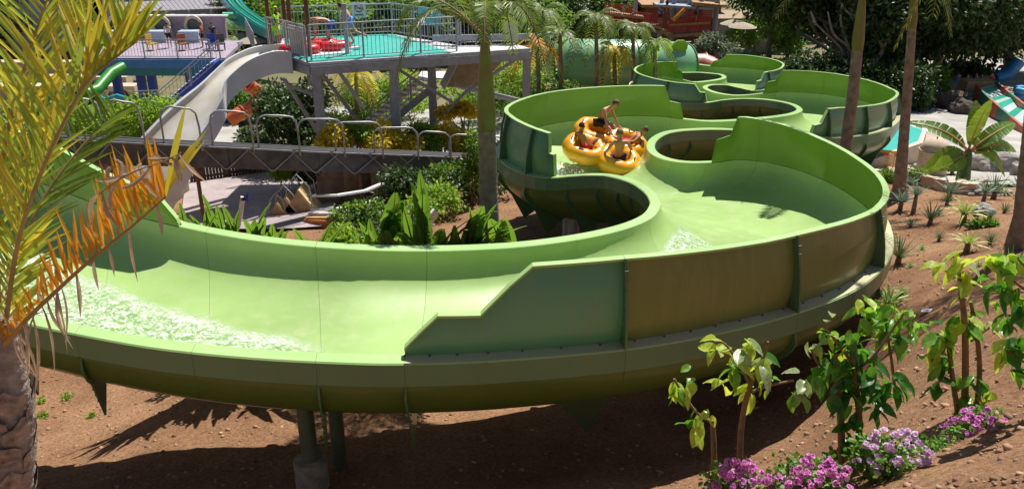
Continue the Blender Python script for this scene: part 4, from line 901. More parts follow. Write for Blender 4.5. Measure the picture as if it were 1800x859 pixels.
for px, py, s, lab, sd_ in [(1748, 303, (1.0, .8, .85), 'big pale angular rock with a boy behind it', 2), (1797, 312, (.5, .5, .62), 'rough mottled rock at the right end behind the last palm', 4), (1778, 297, (.8, .4, .35), 'pale flat rock to the right of the big angular rock', 9),
                            (1727, 378, (.30, .25, .24), 'rounded brown stone on the bank right of the yuccas', 6), (1622, 300, (.5, .4, .35), 'blue grey rock leaning against the foot of the turret', 7), (1740, 345, (.7, .3, .2), 'long low pale rock on the bank edge', 8)]:
    rock(gpt(px, py)+Vector((0, 0, s[2]*.25)), s, M_rock, lab, sd_)
bw = gpt(1700, 336); t = thing('driftwood_log', 'bleached grey log lying across the top of the bank', 'log', bw); mb = MB(); a = at_y(1672, 327, bw.y)-bw; b = at_y(1735, 322, bw.y)-bw
mb.tube([a, a.lerp(b, .3)+Vector((0, 0, .08)), a.lerp(b, .6)+Vector((0, 0, -.03)), b+Vector((0, 0, .12))], [.13, .15, .12, .07], 9); mb.build('trunk', mat('bleached_wood', (.45, .43, .40), .9, .2, 8), t)
t = tag(link('bucket', (lambda mb: (mb.lathe((0, 0, 0), [(0, .01), (.14, .01), (.17, .32), (.155, .32), (.13, .05), (0, .05)], 16), mb.mesh('bucket'))[1])(MB()), mat('pale_blue_tub', (.42, .55, .66), .5, .1), None, False, gpt(1611, 301)), 'small pale blue bucket standing left of the turret', 'bucket')
# right lane slide
rs = thing('racing_slide', 'turquoise and white banded racing slide with red and green side walls', 'water slide', (0, 0, 0))
HL = 13.3
Lp = [at_H(1716, 156, HL), at_H(1740, 180, HL), at_H(1776, 212, HL), at_H(1850, 275, HL), at_H(1930, 345, HL)]; Rp = [at_H(1747, 148, HL), at_H(1772, 170, HL), at_H(1800, 192, HL), at_H(1880, 250, HL), at_H(1990, 330, HL)]
ts = np.linspace(0, 3.99, 17); a = catmull(Lp, ts); b = catmull(Rp, ts)
Mt = mat('lane_green', (.02, .45, .30), .3, .08, coat=.3); Mwh = mat('lane_white', (.62, .74, .76), .3, .08, coat=.3); Mrd = mat('wall_red', (.45, .08, .035), .5, .1); Mgd = mat('wall_dark_green', (.02, .16, .10), .5, .1)
for i in range(16):
    mb = MB(); hb = .10*math.sin(i*PI/2); hb2 = .10*math.sin((i+1)*PI/2)
    mb.add([a[i]+Vector((0, 0, hb)), b[i]+Vector((0, 0, hb)), b[i+1]+Vector((0, 0, hb2)), a[i+1]+Vector((0, 0, hb2))]+[v-Vector((0, 0, .7)) for v in (a[i], b[i], b[i+1], a[i+1])], [(3, 2, 1, 0), (0, 1, 5, 4), (2, 3, 7, 6)]); mb.build('band', Mt if i % 2 else Mwh, rs)
    for s_, P in ((0, a), (1, b)):
        mb = MB(); e = (b[i]-a[i]).normalized()*(.1 if s_ else -.1); d = (P[i+1]-P[i])*.004; mb.beam(P[i]+e+d-Vector((0, 0, .25 if s_ else .35)), P[i+1]+e-d-Vector((0, 0, .25 if s_ else .35)), .16, 1.1 if s_ else 1.3); mb.build('side_panel', Mrd if (i//2) % 2 == s_ else Mgd, rs)
mb = MB(); mb.box((a[0]+b[0])/2+Vector((-.2, .8, -.1)), (2.0, 1.2, .8)); mb.build('start_box', mat('tan_paint', (.45, .30, .15), .7), rs)
# blue tubes and blue slide piece
for i, (px, py, rr) in enumerate([(1797, 176, 2), (1800, 170, 1), (1794, 182, 0)]):
    p = gpt(1797, 186)+Vector((.15*i, 0, .25+.42*rr)); mb = MB(); mb.tube([Vector((.62*math.cos(x), .62*math.sin(x), 0)) for x in np.linspace(0, 2*PI, 19)[:-1]], .23, 10, closed=True)
    tag(mb.build('swim_ring', mat('ring_blue', (.10, .42, .75), .35, .1), None, p), ['blue swim ring topmost of the stack at the right edge', 'blue swim ring in the middle of the stack at the right edge', 'blue swim ring lowest of the stack at the right edge'][i], 'swim ring', 'blue swim rings')
p = gpt(1768, 150); mb = MB(); mb.tube([p+Vector((-1, 0, .6)), p+Vector((0, 0, 1)), p+Vector((.7, 0, 2.1))], .55, 14); mb.tube
tag(mb.build('blue_tube', mat('ring_blue2', (.03, .25, .6), .35, .1)), 'bright blue curved tube under the tree by the racing slide', 'water slide')
# ---------------- timber play tower with nets ----------------
M_wood = mat('timber', (.42, .24, .12), .8, .25, 4); M_red = mat('red_net', (.50, .045, .04), .7, .1); M_bp = mat('blue_grey_post', (.30, .36, .46), .6, .12)
pt = thing('play_tower', 'timber play tower with blue grey posts, red netting and an orange slide', 'play structure'); YT = 78
for px in (1112, 1157, 1178, 1205, 1225, 1252):
    p = at_y(px, 104, YT); mb = MB(); mb.tube([(p.x, p.y, gz(p.x, p.y)), (p.x, p.y, p.z+5.6)], .2, 10); mb.build('post', M_bp, pt)
for (x0, y0, x1, y1, th, m_) in [(1172, 62, 1245, 56, .25, M_wood), (1120, 48, 1180, 58, .25, M_wood), (1225, 64, 1262, 63, .3, mat('pink_beam', (.6, .25, .22), .7)), (1060, 22, 1130, 30, .2, M_wood), (1150, 8, 1250, 14, .2, M_bp), (1215, 5, 1265, 10, .3, M_wood), (1060, 36, 1160, 47, .2, M_wood), (1175, 42, 1245, 38, .2, M_wood)]:
    mb = MB(); mb.beam(at_y(x0, y0, YT-.5), at_y(x1, y1, YT-.5), 1.6, th); mb.build('deck_beam', m_, pt)
def net(px0, py0, px1, py1, hpx, nx, nz_, Y=YT-1.2):
    a = at_y(px0, py0, Y); b = at_y(px1, py1, Y); h = at_y(px0, py0-hpx, Y).z-a.z
    mb = MB()
    for i in range(nx+1): p = a.lerp(b, i/nx); mb.beam(p, p+Vector((0, 0, h)), .05, .05)
    for k in range(nz_+1): mb.beam(a+Vector((0, 0, h*k/nz_)), b+Vector((0, 0, h*k/nz_)), .05, .05)
    o = mb.build('netting', M_red, pt); tag(o, kind='stuff')
net(1175, 57, 1248, 54, 22, 24, 7); net(1062, 34, 1165, 48, 20, 34, 6); net(1062, 18, 1110, 22, 12, 14, 4); net(1205, 38, 1250, 36, 20, 16, 6)
mb = MB(); mb.beam(at_y(1182, 36, YT-1.5), at_y(1203, 16, YT-1.5), .7, .25); mb.build('orange_slide', mat('orange_board', (.75, .28, .02), .5), pt)
mb = MB(); mb.plate([at_y(1178, 30, YT+1), at_y(1260, 30, YT+1), at_y(1262, -14, YT+1), at_y(1176, -14, YT+1)], (0, .2, 0)); mb.build('back_wall', mat('tower_wall', (.40, .36, .36), .8, .3, 1.5), pt)
mb = MB(); mb.plate([at_y(1195, 100, YT-1), at_y(1260, 100, YT-1), at_y(1258, 66, YT-1), at_y(1192, 66, YT-1)], (0, .2, 0)); mb.build('lower_wall', mat('brown_wall', (.12, .04, .04), .8, .3, 1.5), pt)
for q in (0, 1, 2): mb = MB(); a = at_y(1170+q*14, 76+q*7, YT-3); b = at_y(1215+q*8, 74+q*9, YT-3); mb.tube([a, b], .06, 6); mb.build('handrail', steel, pt)
# huts and sunshades behind
for (px, py, Y, wd, dp, hh, mw, mr, lab) in [(1190, 2, 96, 8, 6, 4.5, mat('brick_red', (.30, .08, .05), .8), M_wood, 'red walled hut behind the play tower'), (1310, 40, 92, 7, 5, 3.4, mat('hut_grey', (.42, .41, .42), .8), mat('thatch', (.36, .27, .18), .9), 'low grey hut with brown roof behind the right hand palms'),
                                     (1090, 10, 100, 10, 5, 3.5, mat('hut_pale', (.52, .50, .47), .8), mat('thatch', (.36, .27, .18), .9), 'long pale hut behind the red netting')]:
    p = at_y(px, py+40, Y); g = gz(p.x, Y); t = thing('hut', lab, 'hut', (p.x, Y, g)); mb = MB(); mb.box((0, 0, hh/2), (wd, dp, hh)); mb.build('wall', mw, t)
    mb = MB(); mb.prism([(-wd/2-.5, -dp/2-.5), (wd/2+.5, -dp/2-.5), (wd/2+.5, dp/2+.5), (-wd/2-.5, dp/2+.5)], hh, hh+.3); mb.build('roof', mr, t)
    for k in range(3): mb = MB(); mb.box((-wd/2+wd*(k+.5)/3, -dp/2-.02, hh*.5), (wd*.16, .06, hh*.4)); mb.build('window', darksteel, t)
def sunshade(px, py, Y, r, label, m):
    p = at_y(px, py, Y); g = gz(p.x, Y); t = thing('sunshade', label, 'sunshade', (p.x, Y, g)); h = p.z-g; mb = MB(); mb.lathe((0, 0, h), [(r, -.35), (r*.6, -.1), (0, .12)], 14); mb.build('canopy', m, t)
    mb = MB(); mb.tube([(0, 0, 0), (0, 0, h)], .05, 8); mb.build('pole', darksteel, t)
M_th = mat('straw', (.42, .36, .27), .9, .2, 8)
for i, (px, py, Y) in enumerate([(1290, 36, 84), (1306, 41, 80), (425, 60, 76), (443, 66, 72), (440, 10, 90)]):
    sunshade(px, py, Y, 1.3, ['straw sunshade left of the pair beyond the play tower', 'straw sunshade right of the pair beyond the play tower', 'straw sunshade just left of the platform, farther one', 'straw sunshade just left of the platform, nearer one', 'straw sunshade above the lane slide at the top'][i], M_th)
# ---------------- buildings top left ----------------
M_ren = mat('pale_render', (.50, .53, .56), .85, .12, .8); M_glass = mat('window_glass', (.10, .22, .28), .15, .2, 2)
hb = thing('hotel_building', 'long pale grey building with blue windows at the top left', 'building', (at_y(290, 20, 92).x, 92, gz(-35, 92)))
zt_ = at_y(290, 12, 92).z-hb.location.z
mb = MB(); mb.box((0, 2.5, zt_*.5+3), (34, 5, zt_+6)); mb.build('wall', M_ren, hb)
for r_ in range(3):
    for k in range(11):
        x = -15+3*k; mb = MB(); mb.box((x, -.03, zt_-1.6+r_*2.6), (1.7, .1, 1.5)); f = mb.build('window', M_glass, hb); mb = MB(); mb.box((x, -.07, zt_-1.6+r_*2.6), (.07, .1, 1.5)); mb.build('frame', white, f)
cn = thing('lean_to_roof', 'long grey corrugated lean-to roof in front of the pale building', 'roof', at_y(300, 16, 84)); o_ = cn.location.copy()
p0, p1, p2, p3 = at_y(212, 23, 82)-o_, at_y(410, 15, 84)-o_, at_y(398, -2, 90)-o_, at_y(194, 6, 88)-o_
for k in range(24):
    u, v = k/24, (k+.9)/24; mb = MB(); mb.plate([p0.lerp(p1, u), p0.lerp(p1, v), p3.lerp(p2, v), p3.lerp(p2, u)], (0, 0, .12)); mb.build('roof_sheet', mat('roof_grey', (.30, .28, .32), .7, .15, 3), cn)
for k in range(6): p = p0.lerp(p1, k/5)+o_; mb = MB(); mb.tube([Vector((0, 0, 0))+p-o_, (p.x-o_.x, p.y-o_.y, gz(p.x, p.y)-o_.z)], .14, 8); mb.build('post', greysteel, cn)
for i, (px, w_, m_, lab) in enumerate([(170, 1.6, mat('slate_blue', (.13, .17, .22), .7), 'tall slate blue pylon left of the pale building'), (186, 1.2, darksteel, 'dark pylon beside the slate blue one')]):
    p = at_y(px, 60, 80); mb = MB(); g = gz(p.x, 80); mb.box((p.x, 80, g+5), (w_, 1.2, 10.5)); mb.box((p.x, 79.4, g+9), (w_*.6, .1, 1)); tag(mb.build('pylon', m_), lab, 'pylon')
for i, (px, py, m_, lab) in enumerate([(270, 34, mat('awning_orange', (.75, .30, .05), .6), 'orange awning below the lean-to roof'), (247, 33, mat('awning_cream', (.8, .55, .3), .6), 'cream and orange awning near the yellow frond tips'), (140, 33, mat('awning_yellow', (.8, .5, .05), .6), 'yellow awning seen through the palm fronds')]):
    p = at_y(px, py, 74); g = gz(p.x, 74); t = thing('awning', lab, 'awning', (p.x, 74, g)); h = p.z-g; mb = MB(); mb.lathe((0, 0, h), [(1.1, -.5), (1.12, -.3), (0, .3)], 4); mb.build('canopy', m_, t); mb = MB(); mb.tube([(0, 0, 0), (0, 0, h)], .05, 6); mb.build('pole', steel, t)
# terraces behind the fronds
for i, (px, py, Y, w_, h_) in enumerate([(90, 115, 62, 12, 1.2), (60, 75, 74, 14, 1.6), (130, 92, 68, 8, 1.1)]):
    p = at_y(px, py, Y); g = gz(p.x, Y); mb = MB(); mb.box((p.x, Y, g+h_/2), (w_, 1.2, h_)); tag(mb.build('terrace_wall', sandstone), ['lowest pale terrace wall behind the yellow fronds', 'highest pale terrace wall behind the yellow fronds', 'short pale terrace wall between the other two'][i], 'wall')
# ---------------- wooden wedges, planter and fence on the left plaza ----------------
M_fw = mat('fence_wood', (.075, .045, .032), .8, .2, 5)
fn = thing('picket_fence', 'dark brown picket fence at the back of the pinkish plaza', 'fence', at_y(340, 322, 36.5)); o_ = fn.location.copy(); a = at_y(338, 323, 36.3)-o_; b = at_y(475, 303, 39)-o_
for k in range(26):
    p = a.lerp(b, k/25); mb = MB(); big = k % 8 == 3; mb.box(p+Vector((0, 0, .45)), (.16 if big else .09, .12, 1.0 if big else .86)); mb.build('post' if big else 'picket', M_fw, fn)
for z in (.25, .75): mb = MB(); mb.beam(a+Vector((0, .08, z)), b+Vector((0, .08, z)), .05, .09); mb.build('rail', M_fw, fn)
M_ply = mat('plywood', (.45, .30, .15), .75, .2, 4)
for i, (px, py, s) in enumerate([(487, 382, .75), (502, 380, .95), (525, 378, 1.25)]):
    p = gpt(px, py); t = thing('timber_wedge', ['smallest timber wedge of the three on the plaza', 'middle timber wedge of the three on the plaza', 'largest timber wedge of the three on the plaza'][i], 'planter', p, 0, 'timber wedges on the plaza'); mb = MB()
    mb.plate([Vector((-.5*s, 0, 0)), Vector((.62*s, 0, 0)), Vector((.05*s, 0, .8*s))], (0, .05, 0)); mb.build('side_board', M_ply, t); mb = MB(); mb.plate([Vector((-.5*s, .8, 0)), Vector((.62*s, .8, 0)), Vector((.05*s, .8, .8*s))], (0, .05, 0)); mb.build('side_board', M_ply, t)
    mb = MB(); mb.plate([Vector((.62*s, -.05, 0)), Vector((.05*s, -.05, .8*s)), Vector((.05*s, .85, .8*s)), Vector((.62*s, .85, 0))], (.06, 0, .06)); mb.build('top_board', mat('pale_ply', (.62, .45, .25), .7, .15, 4), t)
    for yy in (0, .8): mb = MB(); mb.tube([Vector((-.5*s, yy, 0)), Vector((-.25*s, yy, .95*s)), Vector((.05*s, yy, 1.3*s)), Vector((.4*s, yy, .9*s)), Vector((.45*s, yy, .3))], .025, 6); mb.build('frame', steel, t)
pl_ = thing('curved_planter', 'curved orange planter wall with pale bench slats beside the plaza', 'planter', gpt(600, 400)); o_ = pl_.location.copy()
M_orng = mat('orange_render', (.46, .16, .035), .8, .2, 2)
arc = [(540, 388, 29), (575, 389, 28), (620, 384, 28), (652, 373, 28.5), (674, 360, 30), (690, 352, 32)]
P = catmull([at_y(*q)-o_ for q in arc], np.linspace(0, 4.99, 22))
for i in range(0, 21):
    mb = MB(); mb.beam(P[i]-Vector((0, 0, .45)), P[i+1]-Vector((0, 0, .45)), .22, 1.0); mb.build('wall_block', M_orng, pl_)
for z, off in ((.12, 0), (.12, .45), (.12, .9), (.5, 1.3)):
    for i in range(0, 15, 5): mb = MB(); mb.beam(P[i]+Vector((0, off, z)), P[i+5]+Vector((0, off, z)), .16, .07); mb.build('slat', white if off else mat('bench_tan', (.62, .38, .2), .6), pl_)
t = thing('sign_post', 'tall narrow white post with a blue cap among the broad leaves', 'post', gpt(418, 405)); o_ = t.location.copy(); mb = MB(); mb.beam(at_y(417, 412, o_.y)-o_, at_y(427, 346, o_.y)-o_, .1, .16); mb.build('shaft', white, t); mb = MB(); a = at_y(427, 344, o_.y)-o_; mb.plate([a+Vector((-.1, 0, -.15)), a+Vector((.2, 0, .12)), a+Vector((.2, 0, -.2))], (0, .1, 0)); mb.build('cap', M_blue, t)
t = thing('white_board', 'slanting white board leaning behind the broad leaves', 'board', gpt(730, 430)); o_ = t.location.copy(); mb = MB(); mb.beam(at_y(712, 440, o_.y)-o_, at_y(766, 372, o_.y+1)-o_, .1, .3); tag(mb.build('plank', white, t))
# ---------------- background trees ----------------
def T(px, py, Y): p = at_y(px, py, Y); return Vector((p.x, Y, gz(p.x, Y)))
leaf_tree(T(1475, 150, 63), 2.5, 8.0, 4.6, 6.3, 34000, .46, M_dark, 'huge dark tree with bare pale branches behind the second palm', seed=11, k=34, zc=6.4, bark=M_bark)
hedge_row(T(1395, 140, 57), T(1600, 140, 57), 1.8, 3.2, 16000, .32, M_dark, 'dark undergrowth below the huge tree with bare branches', seed=77, name='undergrowth_hedge')
hedge_row(T(1560, 150, 60), T(1640, 150, 60), 1.3, 2.6, 5000, .3, M_mid, 'olive undergrowth left of the mustard wall', seed=78, name='undergrowth_hedge')
leaf_tree(T(1765, 140, 80), 2.6, 6.5, 5, 6.4, 22000, .5, M_dark, 'dark tree right behind the racing slide', seed=19, k=26, zc=7.6)
leaf_tree(T(1640, 150, 67), 2.6, 6.3, 5, 6.4, 38000, .46, M_dark, 'huge dark tree over the mustard wall and racing slide', seed=12, k=36, zc=7.6)
leaf_tree(T(1590, 120, 74), 3, 10, 6, 8, 22000, .6, M_dark, 'dark tree filling the gap between the two huge trees', seed=13, k=24, zc=6.5)
leaf_tree(T(1820, 110, 78), 2, 5, 5, 5, 7000, .5, M_mid, 'lighter green tree at the right hand top corner', seed=14, zc=5.5)
leaf_tree(T(1350, 100, 84), 2, 3.6, 4, 4, 6000, .42, M_mid, 'mid green tree left of the huge dark trees', seed=15, zc=4)
# bare branches in front of the dark crowns
bt = thing('bare_branches', 'bare grey branches spreading in front of the dark foliage', 'tree', T(1500, 150, 59.5)); o_ = bt.location.copy()
for br in [[(1500, 150), (1480, 90), (1450, 58), (1432, 40)], [(1500, 120), (1490, 80), (1478, 40), (1480, 5)], [(1480, 95), (1455, 85), (1415, 60)], [(1535, 120), (1552, 85), (1575, 45), (1598, 28)], [(1552, 85), (1540, 60), (1532, 20)], [(1505, 30), (1488, 20), (1476, 0)],
           [(1535, 138), (1565, 128), (1592, 100), (1602, 92)], [(1562, 75), (1565, 55), (1568, 40)], [(1532, 115), (1550, 95), (1552, 85)], [(1432, 40), (1425, 20)], [(1490, 80), (1465, 60), (1455, 20)]]:
    P = [at_y(x, y, 59.5)-o_ for x, y in br]; mb = MB(); n = len(P); mb.tube(catmull(P, np.linspace(0, n-1.01, 3*n)), list(np.linspace(.13, .05, 3*n)), 6); mb.build('branch', mat('bare_bark', (.30, .26, .22), .9, .25, 6), bt)
row = [(455, 95, 88, 4.5, M_mid), (560, 85, 84, 4.2, M_light), (640, 85, 88, 4.5, M_mid), (720, 90, 80, 4.0, M_mid), (800, 90, 86, 5, M_dark), (900, 90, 84, 4.6, M_mid), (960, 80, 92, 5, M_dark), (1010, 90, 98, 5, M_mid), (1060, 80, 100, 4.5, M_mid), (1400, 60, 104, 5, M_mid),
       (500, 40, 110, 6, M_dark), (620, 40, 112, 6, M_mid), (760, 40, 112, 6, M_mid), (880, 40, 116, 6, M_dark), (1010, 40, 118, 6, M_mid), (1340, 60, 112, 5, M_dark), (60, 60, 100, 5, M_dark), (130, 60, 108, 5, M_mid), (-60, 60, 90, 6, M_dark), (430, 30, 104, 3.2, M_mid)]
labs = ['leftmost of the nearer trees behind the platform, by the lane slide', 'yellowish green tree right behind the man on the platform', 'mid green tree behind the warning sign', 'bushy tree behind the blue notice board', 'dark tree behind the tall palm crown', 'mid green tree right of the tall palm crown', 'dark tree behind the small palms', 'mid green tree left of the red netting', 'mid green tree right behind the red netting', 'tree just left of the huge dark trees, farther back',
        'dark far tree above the platform roof posts', 'far tree above the people on the platform', 'far tree above the blue notice board', 'dark far tree behind the tall palm', 'far tree above the small palms', 'dark far tree beyond the straw sunshades', 'dark tree at the top behind the yellow fronds', 'mid green tree at the top behind the frond tips', 'dark tree at the top left corner', 'small tree above the lane slide']
for i, (px, py, Y, r, m) in enumerate(row):
    leaf_tree(T(px, py, Y), 1.8, r*1.1, r*.85, r*.95, int(9500), .40, m, labs[i], seed=30+i, zc=r*.8, group='trees along the back of the park', k=14)
# hedges and bushes
def raised_bed(ends, dep, label):
    a, b = at_y(*ends[0]), at_y(*ends[1]); t = thing('raised_bed', label, 'planting bed', a); z0 = min(gz(a.x, a.y), gz(b.x, b.y))-a.z-.2; d = b-a; n = 6
    for k in range(n):
        p, q = d*(k/n), d*((k+.98)/n); mb = MB(); mb.add([(p.x, -dep/2, p.z), (q.x, q.y-dep/2, q.z), (q.x, q.y+dep/2, q.z), (p.x, dep/2, p.z), (p.x, -dep/2, z0), (q.x, q.y-dep/2, z0), (q.x, q.y+dep/2, z0), (p.x, dep/2, z0)], [(0, 1, 2, 3), (0, 4, 5, 1), (1, 5, 6, 2), (2, 6, 7, 3), (3, 7, 4, 0)]); mb.build('wall_block', mat('bed_stone', (.24, .19, .15), .9, .3, 3, bump=.6), t)
raised_bed([(120, 250, 33.5), (300, 250, 33.5)], 2.4, 'low earth bed under the bright green hedge')
hedge_row(at_y(160, 248, 33.5), at_y(290, 248, 33.5), 1.1, 1.6, 9000, .16, M_light, 'bright green hedge behind the left end of the raft lift', seed=3)
leaf_tree(T(522, 245, 40), 1.2, 2.0, 2.0, 2.1, 8000, .22, M_dark, 'dark glossy tree between the white slide and the platform pillars', seed=41, zc=2.6)
leaf_tree(T(440, 248, 41), .8, 1.1, 1.2, .75, 3000, .2, M_dark, 'small dark tree tucked under the white slide', seed=42, zc=1.0)
bush(T(525, 245, 35), 1.1, 1.9, 4500, .16, M_light, 'fresh green bush rising above the raft lift hoops', seed=43)
bush(T(570, 330, 32.5), 1.3, 2.3, 6000, .16, M_dark, 'dark bush hanging below the raft lift by the plaza', seed=44)
raised_bed([(560, 270, 32.6), (850, 281, 35.6)], 1.6, 'long stone planting bed under the croton row')
for i, (px, w_) in enumerate([(588, .8), (628, .9), (665, 1.0), (705, 1.0), (745, .9), (782, .9), (818, .9)]):
    bush(at_y(px, 269+(px-560)*.035, 32.6+(px-588)*.0105), w_*.85, 1.15+.15*(i % 3), 2600, .17, M_croton if i % 3 != 1 else M_light, ['yellow croton nearest the fresh green bush', 'greener shrub second from the left in the croton row', 'yellow croton left of the second platform pillar', 'yellow croton right of the main platform pillar', 'greener shrub in the middle of the croton row', 'yellow croton second from the tall palm trunk', 'yellow croton right beside the tall palm trunk'][i], 'croton shrubs behind the raft lift', 50+i, asp=.35)
leaf_tree(T(815, 225, 36.5), 1.9, 1.0, .8, .6, 2600, .17, M_croton, 'yellow leaved small tree in front of the stairs', seed=60, zc=2.6, k=6)
leaf_tree(T(745, 250, 37), 1.3, .5, .5, .4, 900, .15, M_croton, 'little yellow croton tree left of the small tree', seed=61, zc=1.9, k=4)
for i, (px, py, Y, r, h, m, lab) in enumerate([(600, 170, 46, 2.2, 2.6, M_mid, 'tall green shrub below the deck beside the left pillar'), (650, 190, 50, 2.4, 2.4, M_mid, 'green shrub behind the diagonal braces'), (720, 150, 50, 2.4, 3.0, M_light, 'yellow green shrub behind the stairs'), (860, 170, 48, 2.6, 2.4, M_mid, 'green shrub right of the tall palm trunk under the deck'), (900, 140, 52, 2.6, 3, M_light, 'pale green shrub by the right hand pillar'),
     (975, 165, 50, 2.2, 2.2, M_mid, 'low green shrub left of the orange leaved palm'), (1255, 110, 66, 2.4, 3.4, M_grey, 'silvery green bush behind the far bend of the slide'), (1300, 118, 64, 2.0, 2.2, M_grey, 'second silvery bush nearer the bright green ones'), (1345, 130, 61, 2.4, 1.9, M_light, 'bright green bush above the far bend'), (1395, 130, 63, 2.2, 1.8, M_light, 'bright green bush at the edge of the dark tree shade'),
     (1225, 96, 70, .9, 1.2, M_light, 'small round bright bush by the red tube'), (1525, 160, 60, 1.6, 2.2, M_mid, 'olive shrub between the palms in the shade'), (1690, 150, 76, 2, 1.6, M_mid, 'green shrub far behind the plaza people'), (1340, 20, 100, 3, 3, M_mid, 'bushy shrub at the top by the sunshades'), (430, 130, 52, 1.8, 2.4, M_mid, 'green shrub just right of the blue staircase'), (30, 200, 46, 3, 3, M_mid, 'green shrub behind the lower fronds'), (110, 160, 54, 2.4, 2.6, M_grey, 'grey green shrub seen through the fronds'), (215, 165, 52, 1.4, 2.0, M_grey, 'grey green shrub left of the blue posts'),
     (900, 330, 36, 1.2, 1.1, M_grey, 'grey shrub behind the slide support post'), (905, 360, 33, .8, .7, M_mid, 'low dark shrub beside the slide support post')]):
    bush(T(px, py, Y), r, h, int(2200+900*r), .2 if Y < 55 else .28, m, lab, 'bushes in the park', 70+i)
# ---------------- palms ----------------
def G(px, py): return gpt(px, py)
b0 = at_y(860, 432, 17.6); b0 = Vector((b0.x, 17.6, gz(b0.x, 17.6)))
royal_palm([b0, at_y(861, 400, 17.6), at_y(858, 310, 17.6), at_y(856, 228, 17.6)], [.24, .215, .2, .185], 'tall palm with a thick grey trunk rising in front of the launching platform', shaft=1.95, nf=13, fl=2.0, wl=.5, seed=3, nl=46, w=.022, lift=1.6, droop=1.1, shaft_r=.18, lv=.08)
r1 = at_y(1484, 300, 24.5); r1 = Vector((r1.x, 24.5, gz(r1.x, 24.5)))
royal_palm([r1, at_y(1489, 240, 24.5), at_y(1500, 160, 24.5), at_y(1507, 88, 24.5)], [.22, .17, .16, .15], 'leaning palm with a dark ringed trunk behind the big right hand bend', shaft=1.7, nf=12, fl=2.6, wl=.6, seed=4, nl=40, w=.026, lift=1.6, droop=1.1, lv=.08)
r2 = G(1580, 350)
royal_palm([r2, at_y(1581, 330, r2.y), at_y(1588, 250, r2.y), at_y(1598, 120, r2.y), at_y(1603, 50, r2.y)], [.34, .22, .165, .14, .125], 'slim palm with a flared foot on the planted bank', shaft=1.9, nf=10, fl=2.6, wl=.6, seed=5, nl=36, w=.026, lift=1.6, droop=1.1, lv=.08)
r3 = G(1784, 440)
royal_palm([r3, at_y(1796, 380, r3.y), at_y(1808, 260, r3.y), at_y(1822, 120, r3.y), at_y(1832, 20, r3.y)], [.22, .16, .14, .13, .12], 'palm trunk leaning out of the picture at the right edge', shaft=2.5, nf=8, fl=2.2, wl=.6, seed=6, nl=30, w=.026)
for i, (px, pyb, pyt, Y, fl, lab, ml) in enumerate([(945, 155, 75, 50, 1.9, 'small palm with orange lower fronds, leftmost of the group by the tunnel', M_oleaf), (985, 155, 60, 50, 1.9, 'small palm with drooping fronds second in the group by the tunnel', M_pleaf), (1048, 152, 30, 50.5, 2.1, 'tallest of the small palms in front of the tunnel', M_pleaf),
        (1080, 150, 86, 49.5, 1.5, 'short yellowish palm in front of the tunnel middle', M_yleaf), (1113, 148, 45, 50.5, 1.8, 'slender palm right of the short yellowish one', M_pleaf), (1152, 120, 72, 50, 1.5, 'small bright palm close to the tunnel mouth', M_light), (955, 150, 20, 58, 2.2, 'palm standing behind the leftmost small palm', M_pleaf),
        (330, 70, 40, 64, 1.8, 'feathery palm behind the lilac deck, left one', M_pleaf), (375, 70, 38, 66, 2.0, 'feathery palm behind the lilac deck, right one', M_pleaf), (1330, 50, 22, 88, 3.0, 'feathery palm beyond the sunshades', M_pleaf), (395, 90, 66, 60, 1.4, 'low palm beside the right end of the lilac deck', M_pleaf), (625, 245, 125, 46, 2.0, 'palm under the launching platform behind the braces', M_yleaf)]):
    b = at_y(px, pyb, Y); b = Vector((b.x, Y, gz(b.x, Y))); tpz = at_y(px, pyt, Y)
    royal_palm([b, b.lerp(tpz, .5)+Vector((.08, 0, 0)), tpz-Vector((0, 0, .5))], [.16, .13, .11], lab, shaft=.5, nf=11, fl=fl, wl=fl*.26, mleaf=ml, seed=100+i, nl=20, w=.05, lift=.7, droop=1.1, group='small palms in the park')
for i_, (px_, Y_, r_, h_) in enumerate([(640, 26, .9, 1.2), (700, 29, 1.1, 1.5), (760, 27, 1.0, 1.4), (800, 31, 1.2, 1.7), (845, 30, 1.0, 1.4), (600, 23, .8, 1.1)]):
    q_ = at_y(px_, 390, Y_); bush(Vector((q_.x, Y_, gz(q_.x, Y_))), r_, h_, 2200, .16, [M_mid, M_dark, M_light][i_ % 3], 'scrubby bush below the raft lift, %s' % ['by the end of the orange planter', 'behind the tallest paddle plant', 'in the middle of the slope', 'farther up left of the thick palm', 'closest behind the thick palm trunk', 'in front of the bench slats'][i_], 'scrubby bushes below the raft lift', 230+i_)
